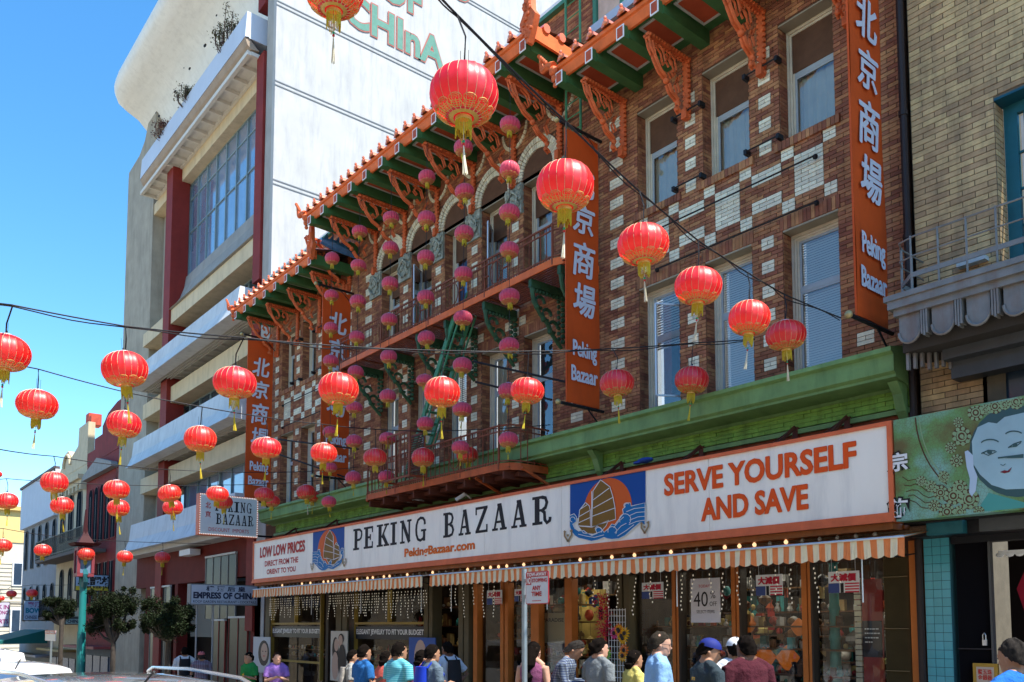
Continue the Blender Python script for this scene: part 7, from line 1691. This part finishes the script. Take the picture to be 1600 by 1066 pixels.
person(289,1010,10.6,165,'man in a white shirt with a dark backpack strap standing by the restaurant entrance',WHT,SKM,extra=backpack(BLKC),armL='bent',armR='bent')
person(315,1017,10.2,170,'man in a red and white cap and plaid shirt behind the man in white',chk('plaid_red_blue',(.25,.06,.08),(.3,.35,.45),9),SKM,HAIRG,armL='bent',armR='bent',cap=mat('cap_red_white',(.5,.12,.12),.7))
person(390,1018,9.2,-75,'man in a green T-shirt with an orange print facing the street',cl('green',(.015,.2,.05)),SKM,HAIRD,armL='bent',armR='down',extra=star_print)
person(433,1018,9.0,-20,'woman in a lilac top with long brown hair looking right',cl('lilac',(.3,.16,.5)),SKL,HAIRB,sex='f',armL='fold',armR='fold',hairlen='long',turn=10)
person(551,1014,8.6,60,'dark haired boy with a pale grey backpack at the jewelry window',cl('pale_grey',(.3,.3,.28)),SKM,HAIRD,armL='bent',extra=backpack(cl('stone',(.3,.28,.25))),hairlen='short')
person(568,1006,8.0,88,'man in a bright blue T-shirt seen from behind at the jewelry window',cl('blue',(.02,.12,.34)),SKM,HAIRD,armL='bent',armR='bent',build=1.1)
person(602,1016,8.9,95,'short dark haired woman in a coral top beside the striped shirt man',cl('coral',(.6,.12,.09)),SKM,HAIRD,sex='f',hairlen='bob',armL='down')
person(623,1002,7.6,90,'broad man in a turquoise striped T-shirt seen from behind',chk('stripe_turquoise',(.05,.34,.42),(.16,.48,.55),11),SKM,HAIRD,build=1.3,armL='bent',armR='bent')
person(658,1014,8.3,80,'woman in a magenta top with short dark hair between the two men',cl('magenta',(.42,.03,.22)),SKM,HAIRD,sex='f',hairlen='bob',armL='bent')
person(674,1005,7.7,85,'man in a grey T-shirt carrying a bright blue backpack',cl('slate',(.1,.14,.18)),SKM,HAIRD,extra=backpack(mat('backpack_blue',(.01,.04,.42),.6,.1,5),mat('backpack_blue_dark',(.01,.03,.25),.6)),armL='bent',armR='bent',build=1.05)
person(700,1001,10.2,185,'man in a white shirt leaning in the doorway with hands on his hips',cl('white_blue',(.45,.5,.58)),SKD,HAIRD,armL='hip',armR='hip',extra=backpack(BLKC))
person(833,1001,8.3,110,'woman with very long black hair in a mauve sleeveless top beside the parking sign',cl('mauve',(.2,.06,.13)),SKL,HAIRD,sex='f',hairlen='long',sleeve='none',armL='down',armR='down')
person(866,1001,8.6,35,'grey haired man in a blue plaid shirt bending forward near the entrance',chk('plaid_blue_grey',(.07,.1,.2),(.2,.25,.32),10),SKM,HAIRG,lean=22,sleeve='long',armL='fwd',armR='fwd',neckbend=12,build=1.1)
person(935,995,8.7,80,'woman in a grey T-shirt with hair tied back and a crossbody strap',cl('grey',(.16,.18,.19)),SKL,HAIRD,sex='f',hairlen='bun',build=1.25,armL='bent',armR='down',extra=crossbag(BLKC,-1),turn=-10)
person(990,1014,9.2,70,'person in a yellow and white top mostly hidden behind the man in light blue',cl('yellow_white',(.6,.52,.15)),SKM,HAIRD,sex='f',hairlen='bob')
person(1028,984,7.9,50,'large man in a light blue shirt with glasses looking into the shop window',cl('light_blue',(.22,.4,.66)),SKL,mat('hair_salt',(.03,.024,.018),.95,.4,50,.5,spec=.05),build=1.3,armL='down',armR='down',neckbend=8,extra=glasses,turn=-5)
person(1104,994,7.7,60,'man in a navy cap and dark jacket with yellow piping',cl('dark_teal_grey',(.03,.045,.055)),SKM,HAIRD,sleeve='long',build=1.35,cap=mat('cap_navy',(.01,.02,.16),.7),armL='bent',armR='bent',extra=yel_trim,neckbend=15,turn=-20)
person(1149,994,8.7,140,'man in a white cap and white printed T-shirt facing left',WHT,SKM,HAIRD,cap=mat('cap_white',(.6,.62,.66),.7),armR='down',armL='down',extra=tshirt_print('SALEM',FBL))
person(1167,990,8.2,165,'dark haired man in a maroon shirt standing in profile facing left',cl('maroon',(.06,.01,.018)),SKD,HAIRD,build=1.25,sleeve='long',armL='down',armR='down')
person(1588,994,6.9,165,'grey haired man in a bright blue shirt at the right bottom corner facing left',cl('bright_blue',(.02,.14,.5)),SKM,HAIRG,build=1.2,armL='down',armR='down',neckbend=10)
